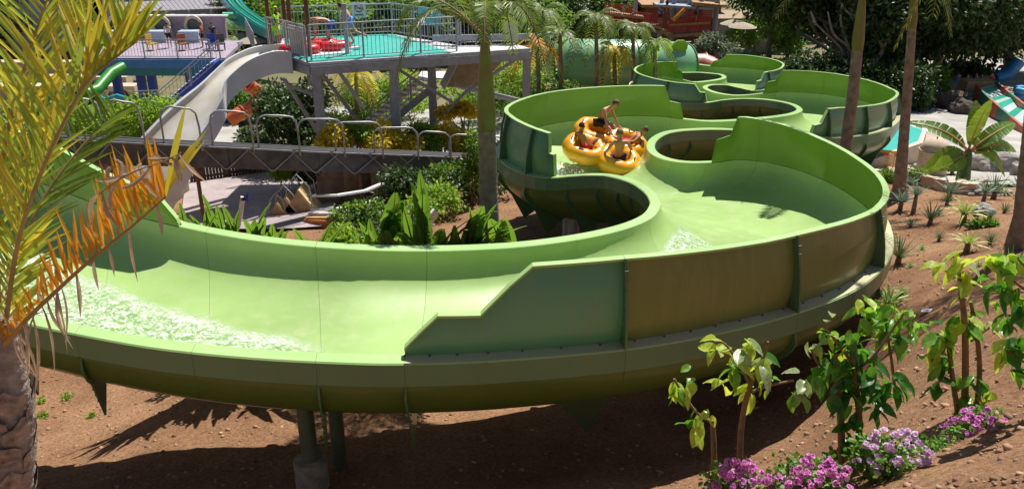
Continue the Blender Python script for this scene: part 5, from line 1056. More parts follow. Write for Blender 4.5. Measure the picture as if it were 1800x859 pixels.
# ---------------- broad-leaved plants behind the near rim ----------------
def leafy(px, pyb, Y, leaves, label, *a_, **k_):
    rr_ = random.Random(int(px)); leaves = list(leaves)
    for q in list(leaves):
        for _ in range(3): leaves.append((q[0]+rr_.uniform(-30, 30), q[1]+rr_.uniform(-8, 30), q[2]*rr_.uniform(.7, 1.0), q[3]+rr_.uniform(0, .2)))
    return leafy0(px, pyb, Y, leaves, label, *a_, **k_)
def leafy0(px, pyb, Y, leaves, label, cat='plant', name='broad_leaf_plant', m=None, group=None):
    b = at_y(px, pyb, Y); b = Vector((b.x, Y, gz(b.x, Y))); t = thing(name, label, cat, b, 0, group)
    for k, (tx, ty, wpx, ben) in enumerate(leaves):
        tip = at_y(tx, ty, Y+random.uniform(-.3, .3))-b; L = tip.length*.66; sc = 1500/(Y*1.03)
        me = big_leaf_mesh(L, wpx/sc*1.1, 'leaf', 4, ben, k+int(px), stalk=tip.length*.40)
        o = link('leaf', me, [m or M_big, M_stem], t); az = random.uniform(-.9, .9) if abs(tip.x) < .3 else (0 if tip.x > 0 else PI)
        o.rotation_euler = (Matrix.Rotation(math.atan2(tip.x, tip.z)*(1-.3*ben), 3, 'Y') @ Matrix.Rotation(-PI/2+random.uniform(-.7, .7)+(ben*1.1 if tip.x > 0 else -ben*1.1), 3, 'Z')).to_euler()
    return t
g_ = 'broad leaved plants behind the near rim of the slide'
leafy(325, 412, 16.5, [(320, 352, 20, .2), (332, 368, 18, .3), (318, 375, 16, .3)], 'torn leaved plant beside the end of the raised left wall', group=g_)
leafy(352, 415, 16.8, [(352, 362, 20, .2), (365, 372, 20, .4), (342, 380, 18, .3)], 'broad leaved plant second from the left', group=g_)
leafy(380, 418, 17, [(378, 350, 26, .15), (392, 362, 24, .2), (370, 372, 22, .3), (402, 360, 22, .2)], 'dense upright cluster left of the white post', group=g_)
leafy(425, 424, 17, [(417, 352, 22, .2), (440, 358, 22, .4), (452, 365, 20, .5), (430, 385, 26, .2)], 'broad leaved plant around the white post', group=g_)
leafy(462, 430, 16.8, [(452, 378, 30, .2), (470, 385, 28, .3), (505, 392, 34, .9), (520, 400, 34, 1.0)], 'wide arching leaves right of the white post', group=g_)
leafy(540, 432, 17, [(545, 380, 26, .3), (555, 372, 24, .4), (525, 398, 26, .7)], 'dark broad leaves in front of the timber wedges', group=g_)
leafy(668, 434, 17, [(690, 338, 46, .12), (660, 380, 30, .2), (694, 372, 34, .3), (652, 385, 22, .1)], 'tallest paddle leaf plant left of centre', group=g_)
leafy(748, 434, 17, [(742, 320, 26, .08), (790, 345, 32, .5), (728, 372, 22, .3), (760, 392, 22, .4), (735, 400, 18, .4)], 'paddle leaf plant with one narrow upright leaf', group=g_)
leafy(805, 434, 17, [(835, 340, 36, .35), (796, 385, 22, .2), (815, 400, 20, .5), (842, 348, 14, .3)], 'paddle leaf plant just left of the thick palm trunk', group=g_)
leafy(910, 425, 17.5, [(880, 362, 34, .4), (885, 400, 22, .5)], 'single arching paddle leaf right of the thick palm trunk', group=g_)
leafy(840, 434, 16.6, [(830, 400, 12, .6), (845, 395, 12, .5), (822, 412, 12, .7)], 'low strappy plant at the foot of the thick palm', group=g_)
bush(T(605, 425, 17.5), .55, 1.5, 1400, .10, M_mid, 'airy fine leaved shrub before the orange planter', seed=91, asp=.25)
bush(T(940, 425, 19), .5, .45, 700, .12, M_mid, 'low green plant under the first bend of the slide', seed=92)
bush(T(830, 300, 29), .35, 3.2, 900, .14, M_mid, 'slender green sapling just left of the thick palm trunk', seed=93, asp=.6)
for i, (px, Y, r, h) in enumerate([(345, 17.5, 1.0, 1.9), (400, 18, 1.0, 1.8), (455, 18, 1.0, 1.6), (510, 18, 1.0, 1.5), (570, 18.5, 1.1, 1.6), (630, 18.5, 1.0, 1.5), (700, 18.5, 1.0, 2.0), (770, 18.5, 1.0, 1.9), (880, 19, .8, 1.3), (815, 21, .9, 1.4), (690, 22, 1.0, 1.5)]):
    q = at_y(px, 420, Y); bush(Vector((q.x, Y, gz(q.x, Y))), r, h, 1500, .2, [M_dark, M_mid][i % 2], 'low shrub %s' % ['beside the raised left wall', 'under the white post', 'left of the timber wedges', 'in front of the timber wedges', 'in front of the orange planter', 'left of the tallest paddle plant', 'between the two paddle plants', 'left of the thick palm trunk', 'right of the thick palm trunk', 'behind the leaning white board', 'behind the tallest paddle plant'][i], 'low shrubs behind the near rim', 200+i, asp=.35)
# ---------------- banana plant ----------------
bb = G(1692, 322); bn = thing('banana_plant', 'banana plant with long torn leaves beside the pale rock', 'banana plant', bb)
mb = MB(); tpn = at_y(1703, 262, bb.y)-bb; mb.tube([(0, 0, -.1), tpn*.4+Vector((-.03, 0, 0)), tpn*.8, tpn], [.30, .25, .18, .10], 12); mb.build('trunk', mat('banana_stem', (.09, .15, .04), .7, .35, 6), bn)
M_ban = mat('banana_leaf', (.085, .22, .03), .35, .25, 1.5, trans=.3, tcol=(.35, .5, .03), island=.12); M_rib = mat('banana_midrib', (.55, .28, .10), .5)
for k, (ang, tilt, L, W_, dr, tw) in enumerate([(90, 6, 1.75, .66, .15, 0), (180, 46, 2.0, .60, .6, -50), (0, 48, 1.9, .60, .5, 50), (-8, 68, 1.8, .58, .7, 45), (190, 95, 1.2, .75, .9, -40), (-25, 85, 1.3, .7, .9, 30), (60, 14, 1.6, .5, .2, 20), (215, 105, 1.0, .8, .7, -60)]):
    o = link('leaf', big_leaf_mesh(L, W_, 'leaf', 7, dr, k+5, stalk=.25), [M_ban, M_rib], bn); o.location = tpn-Vector((0, 0, .1)); o.scale = (1.15,)*3; o.rotation_euler = (Matrix.Rotation(R(ang), 3, 'Z') @ Matrix.Rotation(R(tilt), 3, 'Y') @ Matrix.Rotation(R(tw), 3, 'Z')).to_euler() if k else (R(-4), R(4), R(-80))
# ---------------- rosettes on the bank ----------------
RM = {}
def rosette(px, py, spx, label, kind, trunk=0, group='spiky plants on the bank', zoff=0):
    p = G(px, py); d = (p-Vector((0, 0, CAMZ))).length; s = spx/1500*d*1.0
    if kind not in RM:
        prm = {'yucca': (34, 1, .07, .75, .45), 'agave': (22, 1, .13, .7, .2), 'spiky': (46, 1, .045, .55, .15), 'var': (34, 1, .075, .7, .4)}[kind]
        RM[kind] = rosette_mesh(prm[0], prm[1], prm[2], 'leaves', prm[3], 5+len(RM), prm[4]); RM[kind].materials.append({'yucca': M_yucca, 'agave': M_agave, 'spiky': mat('spiky_leaf', (.13, .20, .07), .5, .3, 3, island=.3), 'var': mat('variegated_leaf', (.40, .50, .10), .45, .3, 3, trans=.25, island=.35)}[kind])
    t = thing('yucca' if kind != 'agave' else 'agave', label, 'spiky plant', p, random.uniform(0, 6), group); o = link('leaves', RM[kind], None, t); o.scale = (s, s, s*1.05); o.location = (0, 0, trunk*s)
    mb = MB(); mb.tube([(0, 0, -.08), (.01, 0, trunk*s+.06*s)], [.1*s+.02, .07*s+.01], 8); mb.build('stem', M_bark, t); return t
for q in [(1560, 545, 62, 'bright yellow green yucca at the edge of the slide, nearest', 'yucca', .15), (1578, 465, 48, 'dark spiky clump pressed against the slide rim', 'spiky', .2), (1562, 430, 40, 'slim leaved clump behind the slide rim', 'yucca', 0), (1692, 395, 46, 'variegated yucca, upper one of the bright pair', 'var', .35), (1698, 445, 42, 'variegated yucca, lower one of the bright pair', 'var', .3),
          (1634, 395, 38, 'compact green yucca left of the bright pair', 'spiky', .2), (1605, 375, 30, 'thin stemmed grey plant near the slim palm', 'agave', 1.0), (1581, 372, 36, 'grey agave at the foot of the slim palm', 'agave', .4), (1668, 350, 34, 'large silver grey plant in front of the kerb', 'agave', .3), (1672, 312, 30, 'silver grey plant highest on the kerb', 'agave', .3),
          (1664, 362, 28, 'small green tuft under the silver grey plant', 'spiky', .2), (1746, 350, 40, 'dusky spiky plant in front of the pale rock', 'spiky', .2), (1728, 356, 26, 'thin plant left of the dusky one', 'agave', .6), (1790, 345, 34, 'grey spiky plant behind the right edge palm', 'agave', .3), (1768, 510, 62, 'large dark green yucca by the right edge', 'spiky', .35), (1745, 410, 0, None, None, 0),
          (1760, 345, 26, 'yellowish tuft beside the dusky plant', 'yucca', .2), (1770, 290, 30, 'yellow green tuft behind the rocks', 'yucca', .2), (1550, 405, 30, 'spiky plant half behind the slide rim', 'yucca', .1), (1597, 330, 24, 'grey tuft left of the bucket', 'agave', .2)]:
    if q[3]: rosette(*q)
for i_, (px_, py_, s_, k_) in enumerate([(1650, 425, 22, 'spiky'), (1620, 440, 16, 'yucca'), (1740, 430, 26, 'spiky'), (1720, 470, 18, 'yucca'), (1600, 400, 18, 'agave'), (1585, 520, 26, 'yucca'), (1740, 385, 20, 'agave'), (1765, 375, 22, 'spiky'), (1650, 380, 16, 'agave'), (1600, 470, 14, 'yucca')]):
    rosette(px_, py_, s_, 'small tuft on the bank %s' % ['below the compact green yucca', 'left of the lower bright yucca', 'by the right edge palm', 'below the tuft by the right edge palm', 'near the slim palm foot', 'just below the dark spiky clump', 'above the rounded brown stone', 'between the brown stone and the palm', 'beside the compact green yucca', 'lonely on the bare slope'][i_], k_, .1)
for i, (px, py, r, h) in enumerate([(1548, 320, .45, .5), (1565, 322, .4, .5), (1607, 325, .45, .65), (1700, 335, .4, .4), (1730, 400, .3, .2)]):
    bush(G(px, py), r, h, 700, .1, M_mid, ['low green bush left by the barriers', 'low green bush right by the barriers', 'round green bush in front of the turret', 'small bush under the banana leaves', 'small dusty bush beside the brown stone'][i], 'low bushes along the kerb', 130+i)
for i, (px, py, r) in enumerate([(240/2, 430+545/2, .16), (75, 430+560/2, .12), (150/2, 430+610/2, .12), (160, 735, .08)]):
    bush(G(px, py), r, r*.9, 160, .06, M_light, ['green weed with broad leaves under the slide at left', 'sparse weed near the foreground trunk', 'tiny weed below the sparse one', 'tiny weed right of the first rib'][i], 'weeds on the bare soil', 140+i)
# ---------------- people ----------------
def skin_obj(name, nodes, edges, radii, m, parent, root=0, sub=2):
    me = bpy.data.meshes.new(name); me.from_pydata([tuple(v) for v in nodes], edges, []); ob = bpy.data.objects.new(name, me); COL.objects.link(ob)
    md = ob.modifiers.new('s', 'SKIN'); md.use_smooth_shade = True; md.branch_smoothing = .6
    for i, v in enumerate(me.skin_vertices[0].data): r = radii[i]; v.radius = r if isinstance(r, tuple) else (r, r)
    me.skin_vertices[0].data[root].use_root = True
    sb = ob.modifiers.new('d', 'SUBSURF'); sb.levels = sub; sb.render_levels = sub
    bpy.context.view_layer.update(); dg = bpy.context.evaluated_depsgraph_get(); ev = bpy.data.meshes.new_from_object(ob.evaluated_get(dg)); bpy.data.objects.remove(ob); bpy.data.meshes.remove(me)
    ev.name = name; ev.materials.clear(); o = link(name, ev, m, parent, True); return o
STAND = dict(pel=(0, 0, .93), spi=(0, -.01, 1.13), che=(0, 0, 1.30), nec=(0, 0, 1.45), hea=(0, .02, 1.56), top=(0, .01, 1.66), sh=(.17, 0, 1.39), el=(.23, -.02, 1.12), wr=(.25, .05, .88), ha=(.25, .09, .80), hip=(.095, 0, .90), kn=(.10, .03, .49), an=(.10, -.01, .08), to=(.11, .14, .03))
def pose(**k):
    """left side mirrors the right one unless a key ending in _l is given"""
    d = dict(STAND); d.update(k); return d
def person(label, loc, rz, ps, scale=1.0, skin=(.52, .27, .17), shorts=None, shirt=None, hair=(.05, .025, .015), hands=True, tilt=None, group=None, hairlen=0, slim=1.0, cap=None):
    t = thing('person', label, 'person', loc, rz, group); t.scale = (scale,)*3
    if tilt: t.rotation_euler = (tilt[0], tilt[1], rz)
    g = lambda k, s: Vector(((ps.get(k+'_l', ps[k])[0]*-1) if (s < 0 and k+'_l' not in ps) else ps.get(k+('_l' if s < 0 else ''), ps[k])[0], *ps.get(k+('_l' if s < 0 else ''), ps[k])[1:]))
    V, E, Rd = [], [], []
    def n(p, r, par=None):
        V.append(Vector(p)); Rd.append(r if isinstance(r, tuple) else r*slim); i = len(V)-1
        if par is not None: E.append((par, i))
        return i
    a = n(ps['pel'], .125); b = n(ps['spi'], .105, a); c = n(ps['che'], .13, b); d = n(Vector(ps['nec']), .052, c); hv = Vector(ps['hea']); nv = Vector(ps['nec']); tv = Vector(ps['top'])
    h0 = n(nv.lerp(hv, .55)+Vector((0, .012, 0)), .07, d); h1 = n(hv, .088, h0); n(tv-(tv-hv)*.25, .078, h1)
    for s in (1, -1):
        sh = n(g('sh', s), .058, c); el = n(g('el', s), .040, sh); wr = n(g('wr', s), .026, el); ha = n(g('ha', s), .034, wr)
        if hands:
            hd = (g('ha', s)-g('wr', s)).normalized(); sd = hd.cross(Vector((s*.3, 1, .2))).normalized()
            for k, (off, ln) in enumerate([(-.030, .066), (-.010, .078), (.010, .074), (.028, .058)]):
                f0 = n(g('ha', s)+hd*.035+sd*off, .010, ha); f1 = n(V[f0]+hd*ln*.55+Vector((0, 0, -.006)), .009, f0); n(V[f1]+hd*ln*.42+Vector((0, .004, -.016)), .007, f1)
            th = n(g('ha', s)-sd*.040, .011, ha); n(V[th]-sd*.018+hd*.04, .009, th)
        hp = n(g('hip', s), .088, a); kn = n(g('kn', s), .056, hp); cf = n(g('kn', s).lerp(g('an', s), .35)+Vector((0, -.01, 0)), .050, kn); an = n(g('an', s), .034, cf); n(g('to', s), .030, an)
    body = skin_obj('body', V, E, Rd, mat('skin_%02d%02d' % (int(skin[0]*99), int(skin[1]*99)), skin, .5, .12, 9), t)
    hm = mat('hair_%02d%02d' % (int(hair[0]*99), int(hair[1]*99)), hair, .7, .3, 30, bump=.5, bscale=60)
    # hair cap follows the skull, open at the face
    ax = (tv-hv).normalized(); fw = Vector((0, 1, 0)); fw = (fw-ax*fw.dot(ax)); fw = fw.normalized() if fw.length > .1 else Vector((0, 0, -1)); rt = ax.cross(fw)
    if 'face' in ps: fw = Vector(ps['face']).normalized(); rt = ax.cross(fw).normalized()
    bm = bmesh.new(); bmesh.ops.create_uvsphere(bm, u_segments=18, v_segments=12, radius=1)
    kill = [v for v in bm.verts if v.co.y > .35 and v.co.z < .45 or v.co.z < -.45-hairlen]
    bmesh.ops.delete(bm, geom=kill, context='VERTS')
    for v in bm.verts: q = v.co*(1+.07*noise.noise(v.co*4)); v.co = hv+ax*(.035+q.z*.112-(hairlen*.1 if q.z < -.2 else 0))+fw*(q.y*.105-.012)+rt*(q.x*.095)
    me = bpy.data.meshes.new('hair'); bm.to_mesh(me); bm.free(); link('hair', me, cap or hm, t, True)
    # face: eyes, nose, mouth, ears
    fc = hv-ax*.005+fw*.083
    mb = MB(); mb.tube([fc+ax*.02, fc+fw*.022-ax*.012, fc+fw*.006-ax*.022], [.006, .012, .008], 6); mb.build('nose', body.data.materials[0], t)
    for s in (-1, 1):
        mb = MB(); mb.box(fc+rt*s*.032+ax*.022-fw*.006, (.02, .014, .012)); mb.build('eye', mat('eye_dark', (.03, .02, .02), .3), t)
        mb = MB(); mb.lathe(hv+rt*s*.092-ax*.01, [(0, -.03), (.014, -.02), (.018, .01), (0, .03)], 8); mb.build('ear', body.data.materials[0], t)
    mb = MB(); mb.box(fc-ax*.045-fw*.004, (.045, .012, .01)); mb.build('mouth', mat('lips', (.35, .10, .08), .5), t)
    if shorts:
        V2 = [Vector(ps['pel'])+(Vector(ps['spi'])-Vector(ps['pel']))*.15]; E2 = []; R2 = [.140*slim]
        for s in (1, -1):
            V2.append(g('hip', s)); R2.append(.102*slim); E2.append((0, len(V2)-1)); V2.append(g('hip', s).lerp(g('kn', s), .68)); R2.append(.082*slim); E2.append((len(V2)-2, len(V2)-1))
        skin_obj('shorts', V2, E2, R2, shorts, t)
    if shirt:
        V2 = [Vector(ps['pel']), Vector(ps['spi']), Vector(ps['che'])]; E2 = [(0, 1), (1, 2)]; R2 = [.142, .122, .146]
        for s in (1, -1): V2.append(g('sh', s)); R2.append(.074); E2.append((2, len(V2)-1)); V2.append(g('sh', s).lerp(g('el', s), .55)); R2.append(.062); E2.append((len(V2)-2, len(V2)-1))
        skin_obj('shirt', V2, E2, R2, shirt, t)
    return t
C_red = mat('cloth_red', (.55, .02, .03), .8, .1); C_blk = mat('cloth_black', (.015, .015, .025), .8, .1); C_nav = mat('cloth_navy', (.02, .03, .12), .8, .1); C_blu = mat('cloth_blue', (.03, .14, .50), .8, .25, 12); C_lbl = mat('cloth_light_blue', (.20, .36, .75), .8, .1); C_lime = mat('cloth_lime', (.36, .85, .02), .7, .08); C_wht = mat('cloth_white', (.7, .7, .7), .8, .1)
# ---- the yellow cloverleaf raft and its riders
M_raft = mat('raft_orange', (.88, .39, .008), .28, .12, 2.5, coat=.4, spec=.6); M_grip = mat('handle_purple', (.10, .03, .16), .6, .1)
rc = Vector((2.75, 26.55, 0)); rc = at_H(1064, 257, 7.45); RT = (R(17), R(13), R(-13))
raft = thing('river_raft', 'yellow orange cloverleaf raft with four riders sweeping up the left bend', 'raft', rc); raft.rotation_euler = RT; raft.scale = (.93,)*3; Mr_ = __import__('mathutils').Euler(RT).to_matrix()
lob = [(-.60, -.48), (.56, -.56), (.60, .46), (-.48, .60)]
for k, (x, y) in enumerate(lob):
    mb = MB(); mb.tube([Vector((x+.50*math.cos(a), y+.47*math.sin(a), .02*math.sin(3*a))) for a in np.linspace(0, 2*PI, 33)[:-1]], [.272+.012*math.sin(8*a) for a in np.linspace(0, 2*PI, 33)[:-1]], 14, closed=True); tb = mb.build('tube', M_raft, raft)
    mb = MB(); mb.lathe((x, y, -.10), [(0, -.02), (.33, -.02), (.33, .03), (0, .05)], 20); mb.build('seat_floor', M_raft, raft)
    an = math.atan2(y, x)
    for da in (-.75, .75):
        c = Vector((x+.5*math.cos(an+da), y+.47*math.sin(an+da), .235)); mb = MB(); d = Vector((-math.sin(an+da), math.cos(an+da), 0)); mb.tube([c-d*.11, c-d*.07+Vector((0, 0, .06)), c+d*.07+Vector((0, 0, .06)), c+d*.11], .02, 6); mb.build('handle', M_grip, raft)
mb = MB(); mb.lathe((-.98, -.72, .225), [(.10, 0), (.10, .012), (0, .014)], 14); mb.build('green_emblem', mat('emblem_green', (.1, .5, .12), .5), raft)
def seat(i, dz, dx=0, dy=0): x, y = lob[i]; dz -= .10; return rc + Mr_ @ Vector((x+dx, y+dy, dz))
SIT = pose(pel=(0, 0, .12), spi=(0, -.10, .32), che=(0, -.14, .50), nec=(0, -.12, .66), hea=(0, -.08, .78), top=(0, -.07, .88), sh=(.18, -.14, .60), el=(.33, -.10, .36), wr=(.38, .10, .24), ha=(.38, .17, .22), hip=(.10, .04, .12), kn=(.14, .38, .38), an=(.12, .66, .14), to=(.13, .78, .16))
LIE = pose(pel=(0, 0, .12), spi=(0, -.16, .22), che=(0, -.32, .34), nec=(0, -.44, .44), hea=(0, -.50, .55), top=(0, -.54, .64), sh=(.18, -.34, .42), el=(.36, -.20, .30), wr=(.42, .04, .30), ha=(.42, .12, .30), hip=(.10, .05, .12), kn=(.14, .40, .34), an=(.13, .78, .34), to=(.14, .86, .42))
LEAN = pose(pel=(0, -.10, .42), spi=(0, 0, .60), che=(0, .14, .74), nec=(0, .28, .86), hea=(0, .38, .94), top=(0, .44, 1.02), sh=(.18, .14, .80), el=(.24, .26, .50), wr=(.28, .36, .28), ha=(.29, .42, .24), hip=(.10, -.06, .40), kn=(.13, .30, .30), an=(.12, .46, -.05), to=(.13, .60, -.04), face=(0, .8, -.4))
person('tanned boy in red swim shorts in the left ring of the yellow raft', seat(0, -.02, .02, .05), R(-60), SIT, 1.02, (.36, .15, .08), C_red, hair=(.02, .012, .01))
person('tall boy in black shorts leaning forward in the back ring of the raft', seat(3, .02, .25, .0), R(-125), LEAN, 1.15, (.52, .27, .17), C_blk, hair=(.16, .07, .03))
person('bare backed man seated in the near ring of the raft facing away', seat(1, .0, -.05, .02), R(12), SIT, 1.2, (.50, .24, .14), C_nav, hair=(.22, .12, .06))
person('boy lying back in the right ring of the yellow raft', seat(2, .02, .05, -.05), R(85), LIE, 1.0, (.48, .22, .12), C_red, hair=(.14, .06, .03))
# ---- people on the platform
BEND = pose(pel=(0, -.12, .84), spi=(0, .10, .98), che=(0, .32, 1.04), nec=(0, .50, 1.03), hea=(0, .62, .97), top=(0, .69, .90), sh=(.18, .34, 1.02), el=(.22, .42, .74), wr=(.2, .46, .50), ha=(.2, .48, .42), hip=(.10, -.10, .82), kn=(.13, .05, .45), an=(.13, -.12, .08), to=(.14, .03, .03), face=(0, .3, -1))
person('man in blue shorts bending over the red rafts on the platform', dk(580, 84), R(97), BEND, 1.18, (.55, .30, .20), C_blu, hair=(.015, .01, .01))
STOOP = pose(pel=(0, -.10, .84), spi=(0, .03, 1.02), che=(0, .16, 1.17), nec=(0, .27, 1.29), hea=(0, .35, 1.38), top=(0, .39, 1.48), sh=(.16, .17, 1.24), el=(.2, .22, .95), wr=(.17, .34, .72), ha=(.17, .37, .65), kn=(.10, .10, .46), an=(.10, -.06, .08), kn_l=(-.10, -.22, .50), an_l=(-.10, -.62, .38), to_l=(-.10, -.68, .27), face=(0, .8, -.5))
person('woman in light blue shorts stooping behind the grey post on the platform', dk(618, 79), R(80), STOOP, 1.15, (.52, .28, .19), C_lbl, hair=(.10, .03, .03), hairlen=.2)
GUARD = pose(el=(.26, .10, 1.14), wr=(.12, .22, 1.06), ha=(.06, .24, 1.05), hea=(0, .06, 1.55))
person('lifeguard in a lime green shirt by the top of the white slide', dk(491, 93), R(-100), GUARD, 1.1, (.25, .11, .06), C_lime, C_lime, (.02, .012, .01), cap=C_lime)
# red rafts on the mat
for i, (px, py, s, rz, lab) in enumerate([(556, 86, .62, .3, 'red two seat raft under the bending man on the platform'), (528, 96, .55, .1, 'red raft standing at the slide entrance'), (592, 90, .4, .5, 'small red and white raft beside the man on the platform')]):
    t = thing('red_raft', lab, 'raft', dk(px, py, .22), rz, 'red rafts on the platform'); mb = MB(); mb.tube([Vector((1.0*s*math.cos(a)*(1.0+.15*abs(math.cos(a))), .52*s*math.sin(a), 0)) for a in np.linspace(0, 2*PI, 25)[:-1]], .2, 10, closed=True); mb.build('tube', mat('raft_red', (.70, .02, .02), .35, .08, coat=.3), t)
    mb = MB(); mb.lathe((0, 0, -.1), [(0, 0), (.5*s, 0), (0, .04)], 14); mb.build('floor', white if i == 2 else darksteel, t)
    for a in (-.4, .4): mb = MB(); mb.tube([Vector((a*s*1.5-.1, -.5*s, .2)), Vector((a*s*1.5, -.5*s, .26)), Vector((a*s*1.5+.1, -.5*s, .2))], .03, 6); mb.build('handle', white, t)
mb = MB(); mb.prism([dk(548, 101), dk(612, 95), dk(625, 88), dk(560, 90)], CAMZ-DH+.035, CAMZ-DH+.06); tag(mb.build('grey_ramp', M_grate), 'flat grey raft board lying on the turquoise mat', 'board')
mb = MB(); mb.beam(dk(598, 92, .1), dk(632, 88, .1), .22, .1); tag(mb.build('white_pad', white), 'white padded strip beside the rafts on the mat', 'pad')
# ---- people farther away
p = gpt(1583, 262); person('lifeguard in a lime shirt standing half behind the slim palm', p+Vector((-.15, 1.2, .15)), R(170), STAND, 1.02, (.3, .14, .08), C_blk, C_lime, hands=False)
p = gpt(1729, 303); person('dark haired boy whose head shows above the big pale rock', Vector((p.x, p.y+.9, at_y(1729, 266, p.y+.9).z-1.66)), R(200), STAND, 1.0, (.45, .24, .15), C_nav, C_wht, (.015, .01, .01), hands=False)
for i, (px, py, sh_, st_, lab, sk) in enumerate([(1680, 161, C_lbl, C_lbl, 'person in pale blue at the left of the group under the dark tree', (.5, .3, .2)), (1696, 162, C_nav, None, 'bare chested person between the tree trunks on the plaza', (.4, .2, .13)), (1711, 161, C_blk, C_wht, 'person in white top in the group under the tree', (.5, .3, .2)), (1720, 164, C_red, None, 'tanned person in red shorts in the group under the tree', (.42, .2, .12)), (1738, 160, C_nav, C_red, 'person in a red top nearest the racing slide', (.5, .3, .2))]):
    person(lab, gpt(px, py)+Vector((0, 0, .12)), R(40*i), STAND, .82, sk, sh_, st_, hands=False, group='people under the dark trees')
for i, (px, py, lab) in enumerate([(1160, 45, 'person in blue lower on the play tower'), (1172, 22, 'person in blue highest on the play tower'), (1222, 40, 'person in blue at the right post of the play tower'), (1098, 22, 'person in white behind the red netting')]):
    p = at_y(px, py, 76.8); person(lab, p, R(60*i), STAND, .98, (.45, .25, .16), C_nav, C_blu if i < 3 else C_wht, hands=False, group='people on the play tower')
for i, (px, lab) in enumerate([(300, 'person in white on the lilac deck between the tunnel mouths'), (358, 'person sitting by the blue seat on the lilac deck'), (378, 'person in blue at the right end of the lilac deck')]):
    q = at_y(px, 90, 53.4); person(lab, Vector((q.x, q.y, zt+.05 if False else bd_z)), R(100*i), STAND, .9, (.45, .25, .16), C_blk, [C_wht, C_red, C_nav][i], hands=False, group='people on the lilac deck')
# ---------------- water in the slide ----------------
def water_mat(name, white_amt):
    m = bpy.data.materials.new(name); m.use_nodes = True; nt = m.node_tree; N = nt.nodes; L = nt.links; b = N['Principled BSDF']; out = N['Material Output']
    tc = N.new('ShaderNodeTexCoord'); n1 = N.new('ShaderNodeTexNoise'); n1.inputs['Scale'].default_value = 11; n1.inputs['Detail'].default_value = 5; n1.inputs['Distortion'].default_value = 1.2; L.new(tc.outputs['Object'], n1.inputs['Vector'])
    r = N.new('ShaderNodeValToRGB'); e = r.color_ramp.elements; e[0].position = .5-white_amt*.25; e[0].color = (.42, .63, .30, 1); e[1].position = .62-white_amt*.2; e[1].color = (.80, .90, .76, 1); L.new(n1.outputs['Fac'], r.inputs['Fac'])
    b.inputs['Roughness'].default_value = .07; b.inputs['Specular IOR Level'].default_value = .7
    bp = N.new('ShaderNodeBump'); bp.inputs['Strength'].default_value = .8; bp.inputs['Distance'].default_value = .05; L.new(n1.outputs['Fac'], bp.inputs['Height']); L.new(bp.outputs[0], b.inputs['Normal'])
    tr = N.new('ShaderNodeBsdfTransparent'); ms = N.new('ShaderNodeMixShader'); mr = N.new('ShaderNodeMapRange'); mr.inputs['From Min'].default_value = .35; mr.inputs['From Max'].default_value = .62-white_amt*.15; mr.inputs['To Min'].default_value = .4; mr.inputs['To Max'].default_value = .95
    L.new(n1.outputs['Fac'], mr.inputs['Value']); fa = N.new('ShaderNodeAttribute'); fa.attribute_name = 'fade'; cr = N.new('ShaderNodeAttribute'); cr.attribute_name = 'crest'
    m1 = N.new('ShaderNodeMath'); m1.operation = 'MULTIPLY'; L.new(mr.outputs[0], m1.inputs[0]); L.new(fa.outputs['Fac'], m1.inputs[1])
    n9 = N.new('ShaderNodeTexNoise'); n9.inputs['Scale'].default_value = 3.5; L.new(tc.outputs['Object'], n9.inputs['Vector']); m2 = N.new('ShaderNodeMath'); m2.operation = 'MULTIPLY'; L.new(cr.outputs['Fac'], m2.inputs[0]); L.new(n9.outputs['Fac'], m2.inputs[1])
    mc = N.new('ShaderNodeMix'); mc.data_type = 'RGBA'; L.new(m2.outputs[0], mc.inputs['Factor']); L.new(r.outputs[0], mc.inputs['A']); mc.inputs['B'].default_value = (.9, .95, .9, 1); L.new(mc.outputs['Result'], b.inputs['Base Color'])
    L.new(m1.outputs[0], ms.inputs[0]); L.new(tr.outputs[0], ms.inputs[1]); L.new(b.outputs[0], ms.inputs[2]); L.new(ms.outputs[0], out.inputs['Surface'])
    return m
M_flow = water_mat('flowing_water', .08); M_foam = water_mat('foaming_water', .95)
def inner_pt(t, u, lift):
    row = row_inner(t); x = u*NU; k = min(NU-1, int(x)); p = row[k].lerp(row[k+1], x-k); mid = (row[0]+row[-1])/2+Vector((0, 0, -.2)); return p+(mid-p).normalized()*lift
def flow(name, t0, t1, ulo, uhi, lift, m, label, nt_=110, nu=36, amp=.03):
    rows = []
    for i in range(nt_+1):
        q = i/nt_; t = t0+(t1-t0)*q; a, b = ulo(q), uhi(q); r_ = []
        for j in range(nu+1):
            v = j/nu; p = inner_pt(t, a+(b-a)*v, lift*min(1, 5*v+.15)*min(1, 6*(1-q)+.1)); s = p*3.2
            n_ = noise.noise(s)+.6*noise.noise(p*8)+.35*noise.noise(p*17); edge = min(1, 8*v*(1-v)+.1)*min(1, 8*q*(1-q)+.1)
            r_.append(p+Vector((0, -.3, 1))*amp*n_*edge)
        rows.append(r_)
    mb = MB(); strip(rows, mb, 0, True); o = mb.build(name, m); at = o.data.attributes.new('fade', 'FLOAT', 'POINT'); nn = nu+1
    at.data.foreach_set('value', [min(1, min(j, nu-j)/nu*9)*min(1, min(i, nt_-i)/nt_*9) for i in range(nt_+1) for j in range(nn)])
    at = o.data.attributes.new('crest', 'FLOAT', 'POINT'); at.data.foreach_set('value', [min(1, 2*max(0, 1-abs(j/nu-.08)/.07)) for i in range(nt_+1) for j in range(nn)]); return tag(o, label, 'water', kind='structure')
flow('flowing_water', .0, 5.9, lambda q: .34+.17*q**1.3+.008*math.sin(q*33), lambda q: .94, .06, M_flow, 'rippling water hugging the near wall of the slide at left')
